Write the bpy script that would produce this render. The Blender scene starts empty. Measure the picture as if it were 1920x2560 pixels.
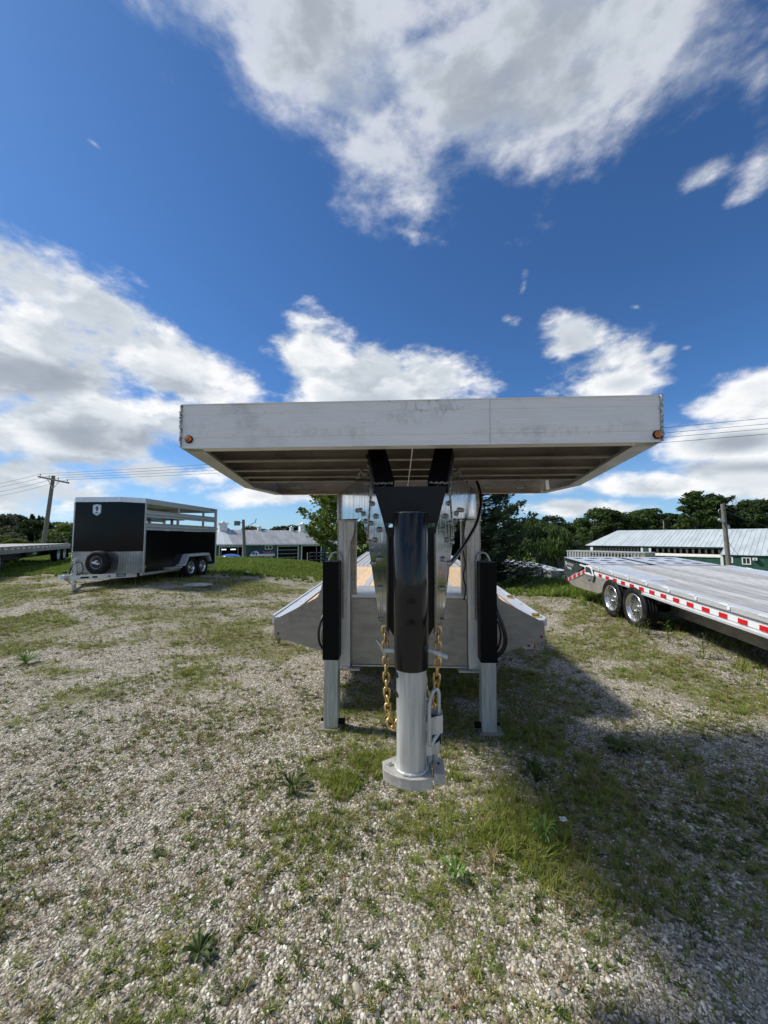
import bpy, bmesh, math, random
import numpy as np
from mathutils import Vector, Matrix, Euler
random.seed(11); np.random.seed(11)
R = math.radians
S = bpy.context.scene
COL = S.collection

# ------------------------------------------------------------------ camera
cam_d = bpy.data.cameras.new('camera'); cam = bpy.data.objects.new('camera', cam_d); COL.objects.link(cam)
cam_d.sensor_fit = 'VERTICAL'; cam_d.sensor_height = 36.0; cam_d.lens = 36.0 * 962 / 2560
cam_d.clip_start = 0.05; cam_d.clip_end = 6000
cam.location = (0, 0, 1.6); cam.rotation_euler = (R(90 + 3.865), 0, R(3.27))
S.camera = cam
S.view_settings.view_transform = 'Standard'; S.view_settings.look = 'None'
S.view_settings.exposure = 0.36; S.view_settings.gamma = 1; S.view_settings.use_curve_mapping = False

# ------------------------------------------------------------------ sun
sun_d = bpy.data.lights.new('sun', 'SUN'); sun = bpy.data.objects.new('sun', sun_d); COL.objects.link(sun)
sun_d.energy = 3.9; sun_d.angle = R(6.5); sun_d.color = (1.0, 0.94, 0.84)
SUNV = Vector((0.94, -0.10, -1.0)).normalized()
sun.rotation_euler = SUNV.to_track_quat('-Z', 'Y').to_euler()
sun.location = (-20, 4, 25)

# ------------------------------------------------------------------ world: Nishita sky + procedural clouds laid out by direction
W = bpy.data.worlds.new('World'); S.world = W; W.use_nodes = True
nt = W.node_tree; nt.nodes.clear()
def N(t, k, **kw):
    n = t.nodes.new(k)
    for a, v in kw.items(): setattr(n, a, v)
    return n
def sock(t, s, v):
    if v is None: return
    if isinstance(v, bpy.types.NodeSocket): t.links.new(v, s)
    else: s.default_value = v
def M_(t, op, a, b=None, c=None, clamp=False):
    n = N(t, 'ShaderNodeMath', operation=op, use_clamp=clamp)
    for i, v in enumerate((a, b, c)): sock(t, n.inputs[i], v)
    return n.outputs[0]
def VM(t, op, a, b=None):
    n = N(t, 'ShaderNodeVectorMath', operation=op)
    sock(t, n.inputs[0], a)
    if b is not None: sock(t, n.inputs[1], b)
    return n
def MIX(t, f, a, b, mode='MIX'):
    n = N(t, 'ShaderNodeMix', data_type='RGBA', blend_type=mode)
    sock(t, n.inputs[0], f); sock(t, n.inputs[6], a); sock(t, n.inputs[7], b)
    return n.outputs[2]
def MR(t, v, a, b, c=0.0, d=1.0, smooth=True):
    n = N(t, 'ShaderNodeMapRange', interpolation_type='SMOOTHSTEP' if smooth else 'LINEAR')
    for i, x in enumerate((v, a, b, c, d)): sock(t, n.inputs[i], x)
    return n.outputs[0]
def NOISE(t, vec, scale, det=4, rough=0.55, dist=0.0, lac=2.0):
    n = N(t, 'ShaderNodeTexNoise')
    sock(t, n.inputs['Vector'], vec); n.inputs['Scale'].default_value = scale; n.inputs['Detail'].default_value = det
    n.inputs['Roughness'].default_value = rough; n.inputs['Distortion'].default_value = dist; n.inputs['Lacunarity'].default_value = lac
    return n
def rgb(*c): return (c[0], c[1], c[2], 1.0)

BLOBS = [(-0.010,0.620,0.230,0.090,-0.05,1.3),(-0.100,0.545,0.215,0.072,-0.42,1.25),(0.125,0.500,0.150,0.095,0.10,1.2),(0.010,0.490,0.105,0.030,-0.03,0.95),(0.100,0.470,0.125,0.042,-0.02,1.1),(0.333,0.429,0.030,0.040,-0.31,0.42),(0.298,0.366,0.055,0.020,0.35,0.60),(0.347,0.368,0.030,0.045,-0.30,0.52),(-0.402,0.281,0.087,0.046,-0.01,1.1),(-0.347,0.251,0.094,0.050,-0.38,1.1),(-0.282,0.215,0.110,0.043,-0.29,1.1),(-0.411,0.211,0.113,0.060,0.16,1.2),(-0.207,0.193,0.047,0.024,0.06,0.9),(-0.404,0.121,0.133,0.050,0.09,1.1),(-0.274,0.141,0.123,0.034,0.06,0.9),(-0.429,0.056,0.149,0.036,0.05,1.0),(-0.293,0.076,0.138,0.029,0.04,0.9),(-0.123,0.225,0.052,0.045,0.03,1.1),(-0.058,0.192,0.112,0.042,0.00,1.1),(0.034,0.200,0.061,0.036,-0.04,1.1),(0.205,0.232,0.041,0.030,-0.12,0.98),(0.245,0.198,0.061,0.044,-0.12,1.05),(0.286,0.209,0.023,0.021,-0.15,0.9),(0.124,0.264,0.030,0.022,-0.09,0.2),(0.141,0.296,0.020,0.040,-0.11,0.1),(0.180,0.299,0.018,0.035,-0.14,0.15),(0.213,0.298,0.015,0.022,-0.16,0.15),(0.260,0.259,0.027,0.012,-0.17,0.2),(0.311,0.209,0.025,0.013,-0.17,0.5),(0.362,0.150,0.055,0.036,-0.14,1.0),(0.345,0.103,0.065,0.022,-0.09,1.1),(0.369,0.066,0.062,0.026,-0.07,1.1),(0.166,0.072,0.064,0.017,-0.03,1.05),(0.280,0.060,0.088,0.016,-0.04,1.0),(-0.162,0.055,0.099,0.018,0.01,0.95),(0.219,0.035,0.085,0.014,-0.02,0.95),(-0.029,0.408,0.035,0.010,-0.15,0.12),(-0.327,0.415,0.017,0.006,-0.46,0.1),(-0.284,0.507,0.012,0.008,0.19,0.1)]
sky = N(nt, 'ShaderNodeTexSky', sky_type='NISHITA'); sky.sun_disc = False
sky.sun_elevation = R(46.6); sky.sun_rotation = math.atan2(-SUNV.x, -SUNV.y); sky.air_density = 0.9; sky.dust_density = 0.35; sky.ozone_density = 3.0
tc = N(nt, 'ShaderNodeTexCoord'); D = tc.outputs['Generated']
sp = N(nt, 'ShaderNodeSeparateXYZ'); nt.links.new(D, sp.inputs[0])
den = M_(nt, 'MAXIMUM', M_(nt, 'ADD', sp.outputs[1], 1.0), 0.02)
u = M_(nt, 'DIVIDE', sp.outputs[0], den); v = M_(nt, 'DIVIDE', sp.outputs[2], den)
uv = N(nt, 'ShaderNodeCombineXYZ'); nt.links.new(u, uv.inputs[0]); nt.links.new(v, uv.inputs[1])
# noise used to tear the outlines; squashed towards the horizon so low clouds lie flatter
q = VM(nt, 'MULTIPLY', D, (1.0, 1.0, 1.9)).outputs[0]
nA = NOISE(nt, q, 4.6, 10, 0.56, 0.12)
nB = NOISE(nt, VM(nt, 'ADD', q, (-0.050, 0.0, 0.070)).outputs[0], 4.6, 8, 0.56, 0.12)
nF = NOISE(nt, q, 15.0, 8, 0.62, 0.05)
nL = NOISE(nt, VM(nt, 'ADD', q, (3.1, 1.7, 0.4)).outputs[0], 1.9, 3, 0.5)
field = None
for (bu, bv, ru, rv, rot, s) in BLOBS:
    mp = N(nt, 'ShaderNodeMapping', vector_type='TEXTURE')
    nt.links.new(uv.outputs[0], mp.inputs[0])
    mp.inputs['Location'].default_value = (bu, bv, 0); mp.inputs['Rotation'].default_value = (0, 0, rot); mp.inputs['Scale'].default_value = (ru * 1.14, rv * 1.14, 1)
    ln = VM(nt, 'LENGTH', mp.outputs[0]).outputs[1]
    f = M_(nt, 'SUBTRACT', s, ln)
    field = f if field is None else M_(nt, 'SMOOTH_MAX', field, f, 0.12)
BASES = [(-0.424, 0.182, 0.085, 0.024, 0.03, 1), (-0.383, 0.116, 0.054, 0.021, -0.25, 1), (-0.429, 0.083, 0.086, 0.018, 0.07, 0.9), (-0.3, 0.12, 0.08, 0.017, -0.04, 0.8), (-0.043, 0.177, 0.067, 0.02, -0.0, 0.6), (0.357, 0.104, 0.048, 0.015, 0.02, 1), (0.341, 0.079, 0.087, 0.01, -0.07, 0.8), (0.254, 0.179, 0.036, 0.013, -0.12, 0.5), (0.119, 0.053, 0.077, 0.011, -0.02, 0.7), (-0.288, 0.187, 0.062, 0.017, -0.21, 0.6)]
base_f = None
for (bu, bv, ru, rv, rot, s) in BASES:          # where the cumulus show their shaded undersides
    mp = N(nt, 'ShaderNodeMapping', vector_type='TEXTURE'); nt.links.new(uv.outputs[0], mp.inputs[0])
    mp.inputs['Location'].default_value = (bu, bv, 0); mp.inputs['Rotation'].default_value = (0, 0, rot); mp.inputs['Scale'].default_value = (ru * 1.3, rv * 1.3, 1)
    f = M_(nt, 'MULTIPLY', MR(nt, VM(nt, 'LENGTH', mp.outputs[0]).outputs[1], 1.0, 0.1), s)
    base_f = f if base_f is None else M_(nt, 'MAXIMUM', base_f, f)
# scattered cloud over the unseen rest of the sky, cover raised to neutralise its light
rest = MR(nt, nL.outputs[0], 0.39, 0.56, -0.6, 0.95)
far = MR(nt, M_(nt, 'ADD', M_(nt, 'ABSOLUTE', u), M_(nt, 'MULTIPLY', v, 0.55)), 0.64, 0.80)
field = M_(nt, 'MAXIMUM', field, M_(nt, 'SUBTRACT', rest, M_(nt, 'MULTIPLY', M_(nt, 'SUBTRACT', 1.0, far), 2.5)))
tear = M_(nt, 'ADD', M_(nt, 'MULTIPLY', M_(nt, 'SUBTRACT', nA.outputs[0], 0.5), 2.6), M_(nt, 'MULTIPLY', M_(nt, 'SUBTRACT', nF.outputs[0], 0.5), 0.95))
fd = M_(nt, 'ADD', M_(nt, 'MINIMUM', field, 0.75), tear)
high0 = MR(nt, v, 0.30, 0.44)
dens = MR(nt, fd, M_(nt, 'MULTIPLY', high0, -0.16), M_(nt, 'ADD', 0.62, M_(nt, 'MULTIPLY', high0, 0.45)))
dens = M_(nt, 'POWER', dens, 1.2)
core = MR(nt, fd, 0.30, 1.15)
high = MR(nt, v, 0.28, 0.42)
high = MR(nt, v, 0.28, 0.42)
relief = MR(nt, M_(nt, 'SUBTRACT', nA.outputs[0], nB.outputs[0]), -0.085, 0.075)      # lit towards the sun, grey on the lee side
lit = M_(nt, 'SUBTRACT', 1.0, M_(nt, 'MULTIPLY', core, MR(nt, high, 0, 1, 0.42, 0.74)), clamp=True)
lit = M_(nt, 'MULTIPLY', lit, M_(nt, 'ADD', M_(nt, 'MULTIPLY', relief, 0.55), 0.62))
lit = M_(nt, 'MULTIPLY', lit, M_(nt, 'SUBTRACT', 1.0, M_(nt, 'MULTIPLY', M_(nt, 'MULTIPLY', base_f, MR(nt, nA.outputs[0], 0.3, 0.55)), 0.62)))
lit = M_(nt, 'ADD', lit, M_(nt, 'MULTIPLY', M_(nt, 'SUBTRACT', nF.outputs[0], 0.5), 0.35), clamp=True)
cc = N(nt, 'ShaderNodeValToRGB'); nt.links.new(lit, cc.inputs[0])
e = cc.color_ramp.elements
e[0].position = 0.0; e[0].color = rgb(0.26, 0.30, 0.37); e[1].position = 1.0; e[1].color = rgb(1.0, 1.0, 1.0)
m = e.new(0.32); m.color = rgb(0.42, 0.465, 0.525)
m = e.new(0.62); m.color = rgb(0.70, 0.75, 0.80)
ccol = VM(nt, 'MULTIPLY', cc.outputs[0], (7.9, 7.9, 7.9)).outputs[0]
skyc = VM(nt, 'MULTIPLY', sky.outputs[0], (0.44, 0.72, 1.0)).outputs[0]
# pale haze low down
hz = MR(nt, sp.outputs[2], 0.0, 0.30, 1.0, 0.0)
skyc = MIX(nt, M_(nt, 'MULTIPLY', hz, 0.30), skyc, rgb(0.56 * 7.9, 0.74 * 7.9, 0.97 * 7.9))
col = MIX(nt, M_(nt, 'MULTIPLY', dens, 0.97), skyc, ccol)
bg = N(nt, 'ShaderNodeBackground'); bg.inputs[1].default_value = 0.10
nt.links.new(col, bg.inputs[0])
wo = N(nt, 'ShaderNodeOutputWorld'); nt.links.new(bg.outputs[0], wo.inputs[0])

# ------------------------------------------------------------------ materials
MATS = {}
def mat(name, base=(0.5, 0.5, 0.5), rough=0.5, metal=0.0, coat=0.0, spec=None, emis=None):
    m = bpy.data.materials.new(name); m.use_nodes = True
    t = m.node_tree; b = t.nodes['Principled BSDF']
    b.inputs['Base Color'].default_value = rgb(*base); b.inputs['Roughness'].default_value = rough; b.inputs['Metallic'].default_value = metal
    b.inputs['Coat Weight'].default_value = coat; b.inputs['Coat Roughness'].default_value = 0.08
    if spec is not None: b.inputs['Specular IOR Level'].default_value = spec
    if emis: b.inputs['Emission Color'].default_value = rgb(*emis[0]); b.inputs['Emission Strength'].default_value = emis[1]
    MATS[name] = m
    return m, t, b
def objc(t): return N(t, 'ShaderNodeTexCoord').outputs['Object']
def vary(t, b, c1, c2, scale, stretch=(1, 1, 1), det=5, lo=0.35, hi=0.65, rough=None, bump=0.0, bdist=0.01, rg=0.6):
    """two tones mixed by noise, optional roughness range and bump"""
    v = VM(t, 'MULTIPLY', objc(t), stretch).outputs[0]
    n = NOISE(t, v, scale, det, rg)
    f = MR(t, n.outputs[0], lo, hi)
    c = MIX(t, f, rgb(*c1), rgb(*c2)); t.links.new(c, b.inputs['Base Color'])
    if rough: t.links.new(MR(t, n.outputs[0], lo, hi, rough[0], rough[1]), b.inputs['Roughness'])
    if bump:
        bp = N(t, 'ShaderNodeBump'); bp.inputs['Strength'].default_value = bump; bp.inputs['Distance'].default_value = bdist
        t.links.new(n.outputs[0], bp.inputs['Height']); t.links.new(bp.outputs[0], b.inputs['Normal'])
    return c, f, n
# mill-finish aluminium with drawn lines, smudges and scratches
def alu(name, c1, c2, rough, metal, stretch=(1.5, 1.5, 60), scale=6, smudge=0.35, bump=0.12):
    m, t, b = mat(name, c1, rough, metal)
    oc = objc(t)
    n1 = NOISE(t, VM(t, 'MULTIPLY', oc, stretch).outputs[0], scale, 5, 0.6)
    n2 = NOISE(t, oc, 3.1, 6, 0.62, 0.5)
    n3 = NOISE(t, VM(t, 'MULTIPLY', oc, (1, 1, 2.2)).outputs[0], 24, 5, 0.7, 1.2)
    c = MIX(t, MR(t, n1.outputs[0], 0.3, 0.7), rgb(*c1), rgb(*c2))
    dk = tuple(x * 0.62 for x in c1)
    c = MIX(t, M_(t, 'MULTIPLY', MR(t, n2.outputs[0], 0.52, 0.72), smudge), c, rgb(*dk))
    c = MIX(t, M_(t, 'MULTIPLY', M_(t, 'MULTIPLY', MR(t, n3.outputs[0], 0.62, 0.72), MR(t, n2.outputs[0], 0.42, 0.55)), smudge * 1.6, clamp=True), c, rgb(*tuple(x * 0.5 for x in c1)))
    t.links.new(c, b.inputs['Base Color'])
    t.links.new(MR(t, n2.outputs[0], 0.35, 0.7, rough * 0.85, min(1, rough * 1.3)), b.inputs['Roughness'])
    bp = N(t, 'ShaderNodeBump'); bp.inputs['Strength'].default_value = bump; bp.inputs['Distance'].default_value = 0.002
    t.links.new(n1.outputs[0], bp.inputs['Height']); t.links.new(bp.outputs[0], b.inputs['Normal'])
    return m
alu('alu_front', (0.72, 0.705, 0.67), (0.80, 0.785, 0.75), 0.55, 0.15, (1.2, 1.2, 55), 7, 0.75, 0.15)
alu('alu_plain', (0.50, 0.505, 0.50), (0.60, 0.605, 0.60), 0.42, 0.75, (3, 3, 40), 4, 0.25)
alu('alu_dull', (0.32, 0.295, 0.255), (0.40, 0.372, 0.33), 0.55, 0.55, (2, 2, 8), 3, 0.45)
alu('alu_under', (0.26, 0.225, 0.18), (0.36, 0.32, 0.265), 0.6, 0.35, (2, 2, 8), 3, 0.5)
alu('alu_post', (0.64, 0.64, 0.62), (0.73, 0.73, 0.71), 0.42, 0.3, (30, 30, 1.5), 3, 0.3)
alu('alu_white', (0.66, 0.68, 0.70), (0.74, 0.76, 0.78), 0.35, 0.45, (3, 3, 3), 3, 0.12)
# hand smears and a brown scuff of their own on the front beam
t = MATS['alu_front'].node_tree; b = t.nodes['Principled BSDF']; base = b.inputs['Base Color'].links[0].from_socket; oc = objc(t); sx_ = N(t, 'ShaderNodeSeparateXYZ'); t.links.new(oc, sx_.inputs[0]); sm = None
for (cx_, cz_, rx_, rz_, k_) in ((0.10, 2.095, 0.17, 0.045, 0.85), (0.02, 2.05, 0.16, 0.03, 0.5), (0.50, 1.992, 0.34, 0.028, 0.5), (-0.30, 2.00, 0.25, 0.03, 0.35), (-0.80, 2.03, 0.10, 0.05, 0.3), (0.80, 2.01, 0.08, 0.04, 0.35)):
    d_ = M_(t, 'ADD', M_(t, 'POWER', M_(t, 'ABSOLUTE', M_(t, 'DIVIDE', M_(t, 'SUBTRACT', sx_.outputs[0], cx_), rx_)), 2.0), M_(t, 'POWER', M_(t, 'ABSOLUTE', M_(t, 'DIVIDE', M_(t, 'SUBTRACT', sx_.outputs[2], cz_), rz_)), 2.0))
    f_ = M_(t, 'MULTIPLY', MR(t, d_, 1.0, 0.0), k_); sm = f_ if sm is None else M_(t, 'MAXIMUM', sm, f_)
nz_ = NOISE(t, VM(t, 'MULTIPLY', oc, (1, 1, 0.8)).outputs[0], 38, 4, 0.65, 0.8); f_ = M_(t, 'MULTIPLY', M_(t, 'MULTIPLY', sm, 0.6), MR(t, nz_.outputs[0], 0.42, 0.66))
sp_ = NOISE(t, oc, 55, 3, 0.6); f2_ = M_(t, 'MULTIPLY', MR(t, sp_.outputs[0], 0.70, 0.78), 0.6)
t.links.new(MIX(t, M_(t, 'MAXIMUM', f_, f2_), base, rgb(0.30, 0.28, 0.25)), b.inputs['Base Color'])
m, t, b = mat('alu_polished', (0.36, 0.37, 0.38), 0.08, 1.0)
n = NOISE(t, VM(t, 'MULTIPLY', objc(t), (12, 12, 1.5)).outputs[0], 3, 4, 0.6)
t.links.new(MR(t, n.outputs[0], 0.35, 0.7, 0.08, 0.30), b.inputs['Roughness'])
bp = N(t, 'ShaderNodeBump'); bp.inputs['Strength'].default_value = 0.06; bp.inputs['Distance'].default_value = 0.004
t.links.new(NOISE(t, objc(t), 5, 2).outputs[0], bp.inputs['Height']); t.links.new(bp.outputs[0], b.inputs['Normal'])
m, t, b = mat('chrome', (0.66, 0.67, 0.67), 0.22, 0.9)
m, t, b = mat('bolt_steel', (0.42, 0.43, 0.44), 0.35, 0.9); vary(t, b, (0.30, 0.31, 0.32), (0.55, 0.56, 0.57), 60)
m, t, b = mat('black_paint', (0.008, 0.009, 0.010), 0.26, 0.0, 0.04, 0.14)
c, f, n = vary(t, b, (0.006, 0.007, 0.008), (0.014, 0.015, 0.017), 5, rough=(0.16, 0.34), bump=0.05, bdist=0.002)
dust = NOISE(t, objc(t), 130, 3, 0.7); t.links.new(MIX(t, M_(t, 'MULTIPLY', MR(t, dust.outputs[0], 0.70, 0.78), 0.4), c, rgb(0.12, 0.12, 0.12)), b.inputs['Base Color'])
m, t, b = mat('black_gloss', (0.006, 0.007, 0.009), 0.13, 0.0, 0.0, 0.40); dn = NOISE(t, objc(t), 150, 3, 0.7); c = MIX(t, M_(t, 'MULTIPLY', MR(t, dn.outputs[0], 0.69, 0.76), 0.5), rgb(0.006, 0.007, 0.009), rgb(0.14, 0.14, 0.13)); t.links.new(c, b.inputs['Base Color'])
t.links.new(MR(t, NOISE(t, objc(t), 9, 4, 0.6).outputs[0], 0.35, 0.7, 0.09, 0.26), b.inputs['Roughness'])
m, t, b = mat('black_satin', (0.004, 0.004, 0.005), 0.5, 0, 0, 0.12)
m, t, b = mat('black_gloss_panel', (0.004, 0.005, 0.006), 0.10, 0.0, 0.0, 0.16)
bp = N(t, 'ShaderNodeBump'); bp.inputs['Strength'].default_value = 0.10; bp.inputs['Distance'].default_value = 0.02
t.links.new(NOISE(t, objc(t), 1.6, 2).outputs[0], bp.inputs['Height']); t.links.new(bp.outputs[0], b.inputs['Normal'])
m, t, b = mat('galvanised', (0.5, 0.53, 0.54), 0.4, 0.35)
oc = objc(t)
n1 = NOISE(t, VM(t, 'MULTIPLY', oc, (22, 22, 1.0)).outputs[0], 3.2, 4, 0.6); n2 = NOISE(t, oc, 55, 4, 0.7)
c = MIX(t, MR(t, n1.outputs[0], 0.34, 0.66), rgb(0.36, 0.38, 0.37), rgb(0.56, 0.58, 0.56))
c = MIX(t, M_(t, 'MULTIPLY', MR(t, n2.outputs[0], 0.45, 0.7), 0.3), c, rgb(0.52, 0.54, 0.53))
n3 = NOISE(t, VM(t, 'MULTIPLY', oc, (34, 34, 0.7)).outputs[0], 1.2, 2, 0.4)
c = MIX(t, M_(t, 'MULTIPLY', MR(t, n3.outputs[0], 0.64, 0.74), 0.5), c, rgb(0.36, 0.33, 0.24))
t.links.new(c, b.inputs['Base Color']); t.links.new(MR(t, n1.outputs[0], 0.3, 0.7, 0.28, 0.5), b.inputs['Roughness'])
m, t, b = mat('cast_plate', (0.5, 0.5, 0.48), 0.6, 0.35)
oc = objc(t); n1 = NOISE(t, oc, 22, 6, 0.7); n2 = NOISE(t, oc, 9, 4, 0.6)
c = MIX(t, MR(t, n1.outputs[0], 0.35, 0.65), rgb(0.33, 0.32, 0.295), rgb(0.48, 0.47, 0.44))
c = MIX(t, M_(t, 'MULTIPLY', MR(t, n2.outputs[0], 0.60, 0.72), 0.8), c, rgb(0.42, 0.24, 0.12)); t.links.new(c, b.inputs['Base Color'])
bp = N(t, 'ShaderNodeBump'); bp.inputs['Strength'].default_value = 0.4; bp.inputs['Distance'].default_value = 0.002
t.links.new(n1.outputs[0], bp.inputs['Height']); t.links.new(bp.outputs[0], b.inputs['Normal'])
m, t, b = mat('gold_chromate', (0.72, 0.50, 0.18), 0.32, 0.9); vary(t, b, (0.42, 0.26, 0.07), (0.78, 0.60, 0.28), 35)
m, t, b = mat('weld', (0.42, 0.40, 0.37), 0.45, 0.7); vary(t, b, (0.16, 0.15, 0.14), (0.62, 0.61, 0.58), 90, bump=0.5, bdist=0.003)
m, t, b = mat('weld_dark', (0.1, 0.09, 0.08), 0.5, 0.4); vary(t, b, (0.05, 0.04, 0.035), (0.26, 0.23, 0.2), 90, bump=0.5, bdist=0.003)
m, t, b = mat('rubber', (0.014, 0.014, 0.015), 0.66, 0, 0, 0.2); vary(t, b, (0.009, 0.009, 0.010), (0.034, 0.032, 0.029), 9, lo=0.4, hi=0.8)
m, t, b = mat('hose_rubber', (0.008, 0.008, 0.009), 0.35, 0, 0, 0.5)
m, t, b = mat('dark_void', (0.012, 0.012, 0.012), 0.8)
m, t, b = mat('amber_lens', (0.55, 0.14, 0.01), 0.12, 0, 0.6); vary(t, b, (0.22, 0.05, 0.005), (0.85, 0.26, 0.02), 60)
m, t, b = mat('red_lens', (0.35, 0.01, 0.01), 0.15, 0, 0.6)
m, t, b = mat('red_tape', (0.55, 0.012, 0.016), 0.35, 0, 0.3); vary(t, b, (0.46, 0.010, 0.014), (0.62, 0.018, 0.022), 40)
m, t, b = mat('white_tape', (0.72, 0.73, 0.74), 0.3, 0, 0.3)
m, t, b = mat('orange_plastic', (0.50, 0.10, 0.02), 0.4)
m, t, b = mat('white_paint', (0.74, 0.76, 0.77), 0.4); vary(t, b, (0.62, 0.64, 0.65), (0.78, 0.80, 0.81), 3)
m, t, b = mat('sign_blue', (0.020, 0.030, 0.17), 0.4)
m, t, b = mat('sign_white', (0.72, 0.76, 0.80), 0.4)
m, t, b = mat('sign_orange', (0.62, 0.20, 0.10), 0.4)
m, t, b = mat('sign_black', (0.01, 0.01, 0.012), 0.4)
m, t, b = mat('sticker_cream', (0.72, 0.70, 0.60), 0.4)
m, t, b = mat('faint_print', (0.50, 0.49, 0.45), 0.6, 0.4)
m, t, b = mat('glass_dark', (0.02, 0.025, 0.03), 0.06, 0, 0.5)
m, t, b = mat('lamp_tube', (0.9, 0.93, 0.95), 0.4, emis=((0.85, 0.95, 1.0), 1.6))
m, t, b = mat('blue_gelcoat', (0.02, 0.10, 0.42), 0.22, 0, 0.5)
m, t, b = mat('silver_paint', (0.42, 0.45, 0.48), 0.28, 0.4, 0.5)
m, t, b = mat('navy_paint', (0.02, 0.03, 0.06), 0.2, 0, 0.5)
m, t, b = mat('grey_paint', (0.16, 0.17, 0.18), 0.4); vary(t, b, (0.13, 0.135, 0.14), (0.20, 0.205, 0.21), 2)
m, t, b = mat('ramp_side', (0.045, 0.06, 0.06), 0.4, 0.3); vary(t, b, (0.035, 0.05, 0.05), (0.07, 0.085, 0.085), 3)
# green painted board wall
m, t, b = mat('green_wall', (0.018, 0.075, 0.055), 0.6)
c, f, n = vary(t, b, (0.012, 0.052, 0.038), (0.022, 0.085, 0.06), 1.2, (1, 1, 0.2))
# wood
def wood(name, c1, c2, stretch, rough=0.75, scale=3.0, island=0.25, bump=0.2):
    m, t, b = mat(name, c1, rough, 0, 0, 0.3)
    n1 = NOISE(t, VM(t, 'MULTIPLY', objc(t), stretch).outputs[0], scale, 6, 0.65, 0.4)
    c = MIX(t, MR(t, n1.outputs[0], 0.32, 0.68), rgb(*c1), rgb(*c2))
    oi = N(t, 'ShaderNodeObjectInfo')
    k = M_(t, 'ADD', M_(t, 'MULTIPLY', oi.outputs['Random'], island), 1 - island / 2)
    cx = N(t, 'ShaderNodeCombineXYZ'); [t.links.new(k, cx.inputs[i]) for i in range(3)]
    c = VM(t, 'MULTIPLY', c, cx.outputs[0]).outputs[0]; t.links.new(c, b.inputs['Base Color'])
    bp = N(t, 'ShaderNodeBump'); bp.inputs['Strength'].default_value = bump; bp.inputs['Distance'].default_value = 0.004
    t.links.new(n1.outputs[0], bp.inputs['Height']); t.links.new(bp.outputs[0], b.inputs['Normal'])
    return m
wood('new_wood', (0.52, 0.36, 0.21), (0.66, 0.50, 0.33), (16, 1.0, 16))
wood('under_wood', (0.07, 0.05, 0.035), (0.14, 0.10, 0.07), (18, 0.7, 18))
wood('grey_wood', (0.22, 0.22, 0.225), (0.56, 0.56, 0.565), (22, 0.9, 22), 0.7, 2.2, 0.5, 0.4)
wood('pale_wood', (0.34, 0.34, 0.33), (0.48, 0.48, 0.46), (18, 0.7, 18))
wood('pole_wood', (0.13, 0.115, 0.10), (0.24, 0.22, 0.20), (14, 14, 0.7), 0.85)
wood('dark_slats', (0.035, 0.03, 0.028), (0.09, 0.08, 0.072), (3, 3, 1), 0.85)
# diamond plate
m, t, b = mat('diamond_plate', (0.6, 0.62, 0.64), 0.24, 0.95)
oc = objc(t)
def tread(t, oc, sc):
    s = N(t, 'ShaderNodeSeparateXYZ'); t.links.new(oc, s.inputs[0])
    return s
s_ = tread(t, oc, 1)
a1 = M_(t, 'SINE', M_(t, 'MULTIPLY', M_(t, 'ADD', M_(t, 'ADD', s_.outputs[0], s_.outputs[1]), s_.outputs[2]), 75))
a2 = M_(t, 'SINE', M_(t, 'MULTIPLY', M_(t, 'SUBTRACT', M_(t, 'SUBTRACT', s_.outputs[0], s_.outputs[1]), s_.outputs[2]), 75))
hh = MR(t, M_(t, 'MULTIPLY', a1, a2), 0.1, 0.6)
bp = N(t, 'ShaderNodeBump'); bp.inputs['Strength'].default_value = 1.0; bp.inputs['Distance'].default_value = 0.012
t.links.new(hh, bp.inputs['Height']); t.links.new(bp.outputs[0], b.inputs['Normal'])
nn = NOISE(t, oc, 2.2, 4); t.links.new(MIX(t, MR(t, nn.outputs[0], 0.35, 0.65), rgb(0.24, 0.25, 0.26), rgb(0.40, 0.42, 0.43)), b.inputs['Base Color'])
m, t, b = mat('diamond_deck', (0.56, 0.60, 0.66), 0.42, 0.4)
oc = objc(t); vo = N(t, 'ShaderNodeTexVoronoi'); vo.inputs['Scale'].default_value = 28; t.links.new(oc, vo.inputs['Vector'])
nn = NOISE(t, oc, 2.0, 4)
c = MIX(t, MR(t, vo.outputs[0], 0.1, 0.6), rgb(0.76, 0.79, 0.83), rgb(0.56, 0.60, 0.66)); c = MIX(t, MR(t, nn.outputs[0], 0.4, 0.7, 0, 0.4), c, rgb(0.42, 0.45, 0.50)); t.links.new(c, b.inputs['Base Color'])
bp = N(t, 'ShaderNodeBump'); bp.inputs['Strength'].default_value = 0.5; bp.inputs['Distance'].default_value = 0.004
t.links.new(vo.outputs[0], bp.inputs['Height']); t.links.new(bp.outputs[0], b.inputs['Normal'])
# metal roofs
def roof_mat(name, c1, c2):
    m, t, b = mat(name, c1, 0.5, 0.25)
    oc = objc(t); n1 = NOISE(t, VM(t, 'MULTIPLY', oc, (1.4, 0.25, 0.25)).outputs[0], 1.0, 4, 0.6); n2 = NOISE(t, oc, 0.35, 5, 0.7)
    c = MIX(t, MR(t, n1.outputs[0], 0.38, 0.62), rgb(*c1), rgb(*c2)); c = MIX(t, MR(t, n2.outputs[0], 0.5, 0.75, 0, 0.45), c, rgb(*tuple(x * 0.7 for x in c1)))
    t.links.new(c, b.inputs['Base Color'])
roof_mat('roof_grey', (0.27, 0.285, 0.30), (0.36, 0.375, 0.39)); roof_mat('roof_pale', (0.46, 0.50, 0.52), (0.54, 0.58, 0.60)); roof_mat('roof_blue', (0.50, 0.56, 0.57), (0.60, 0.66, 0.67))
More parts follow.
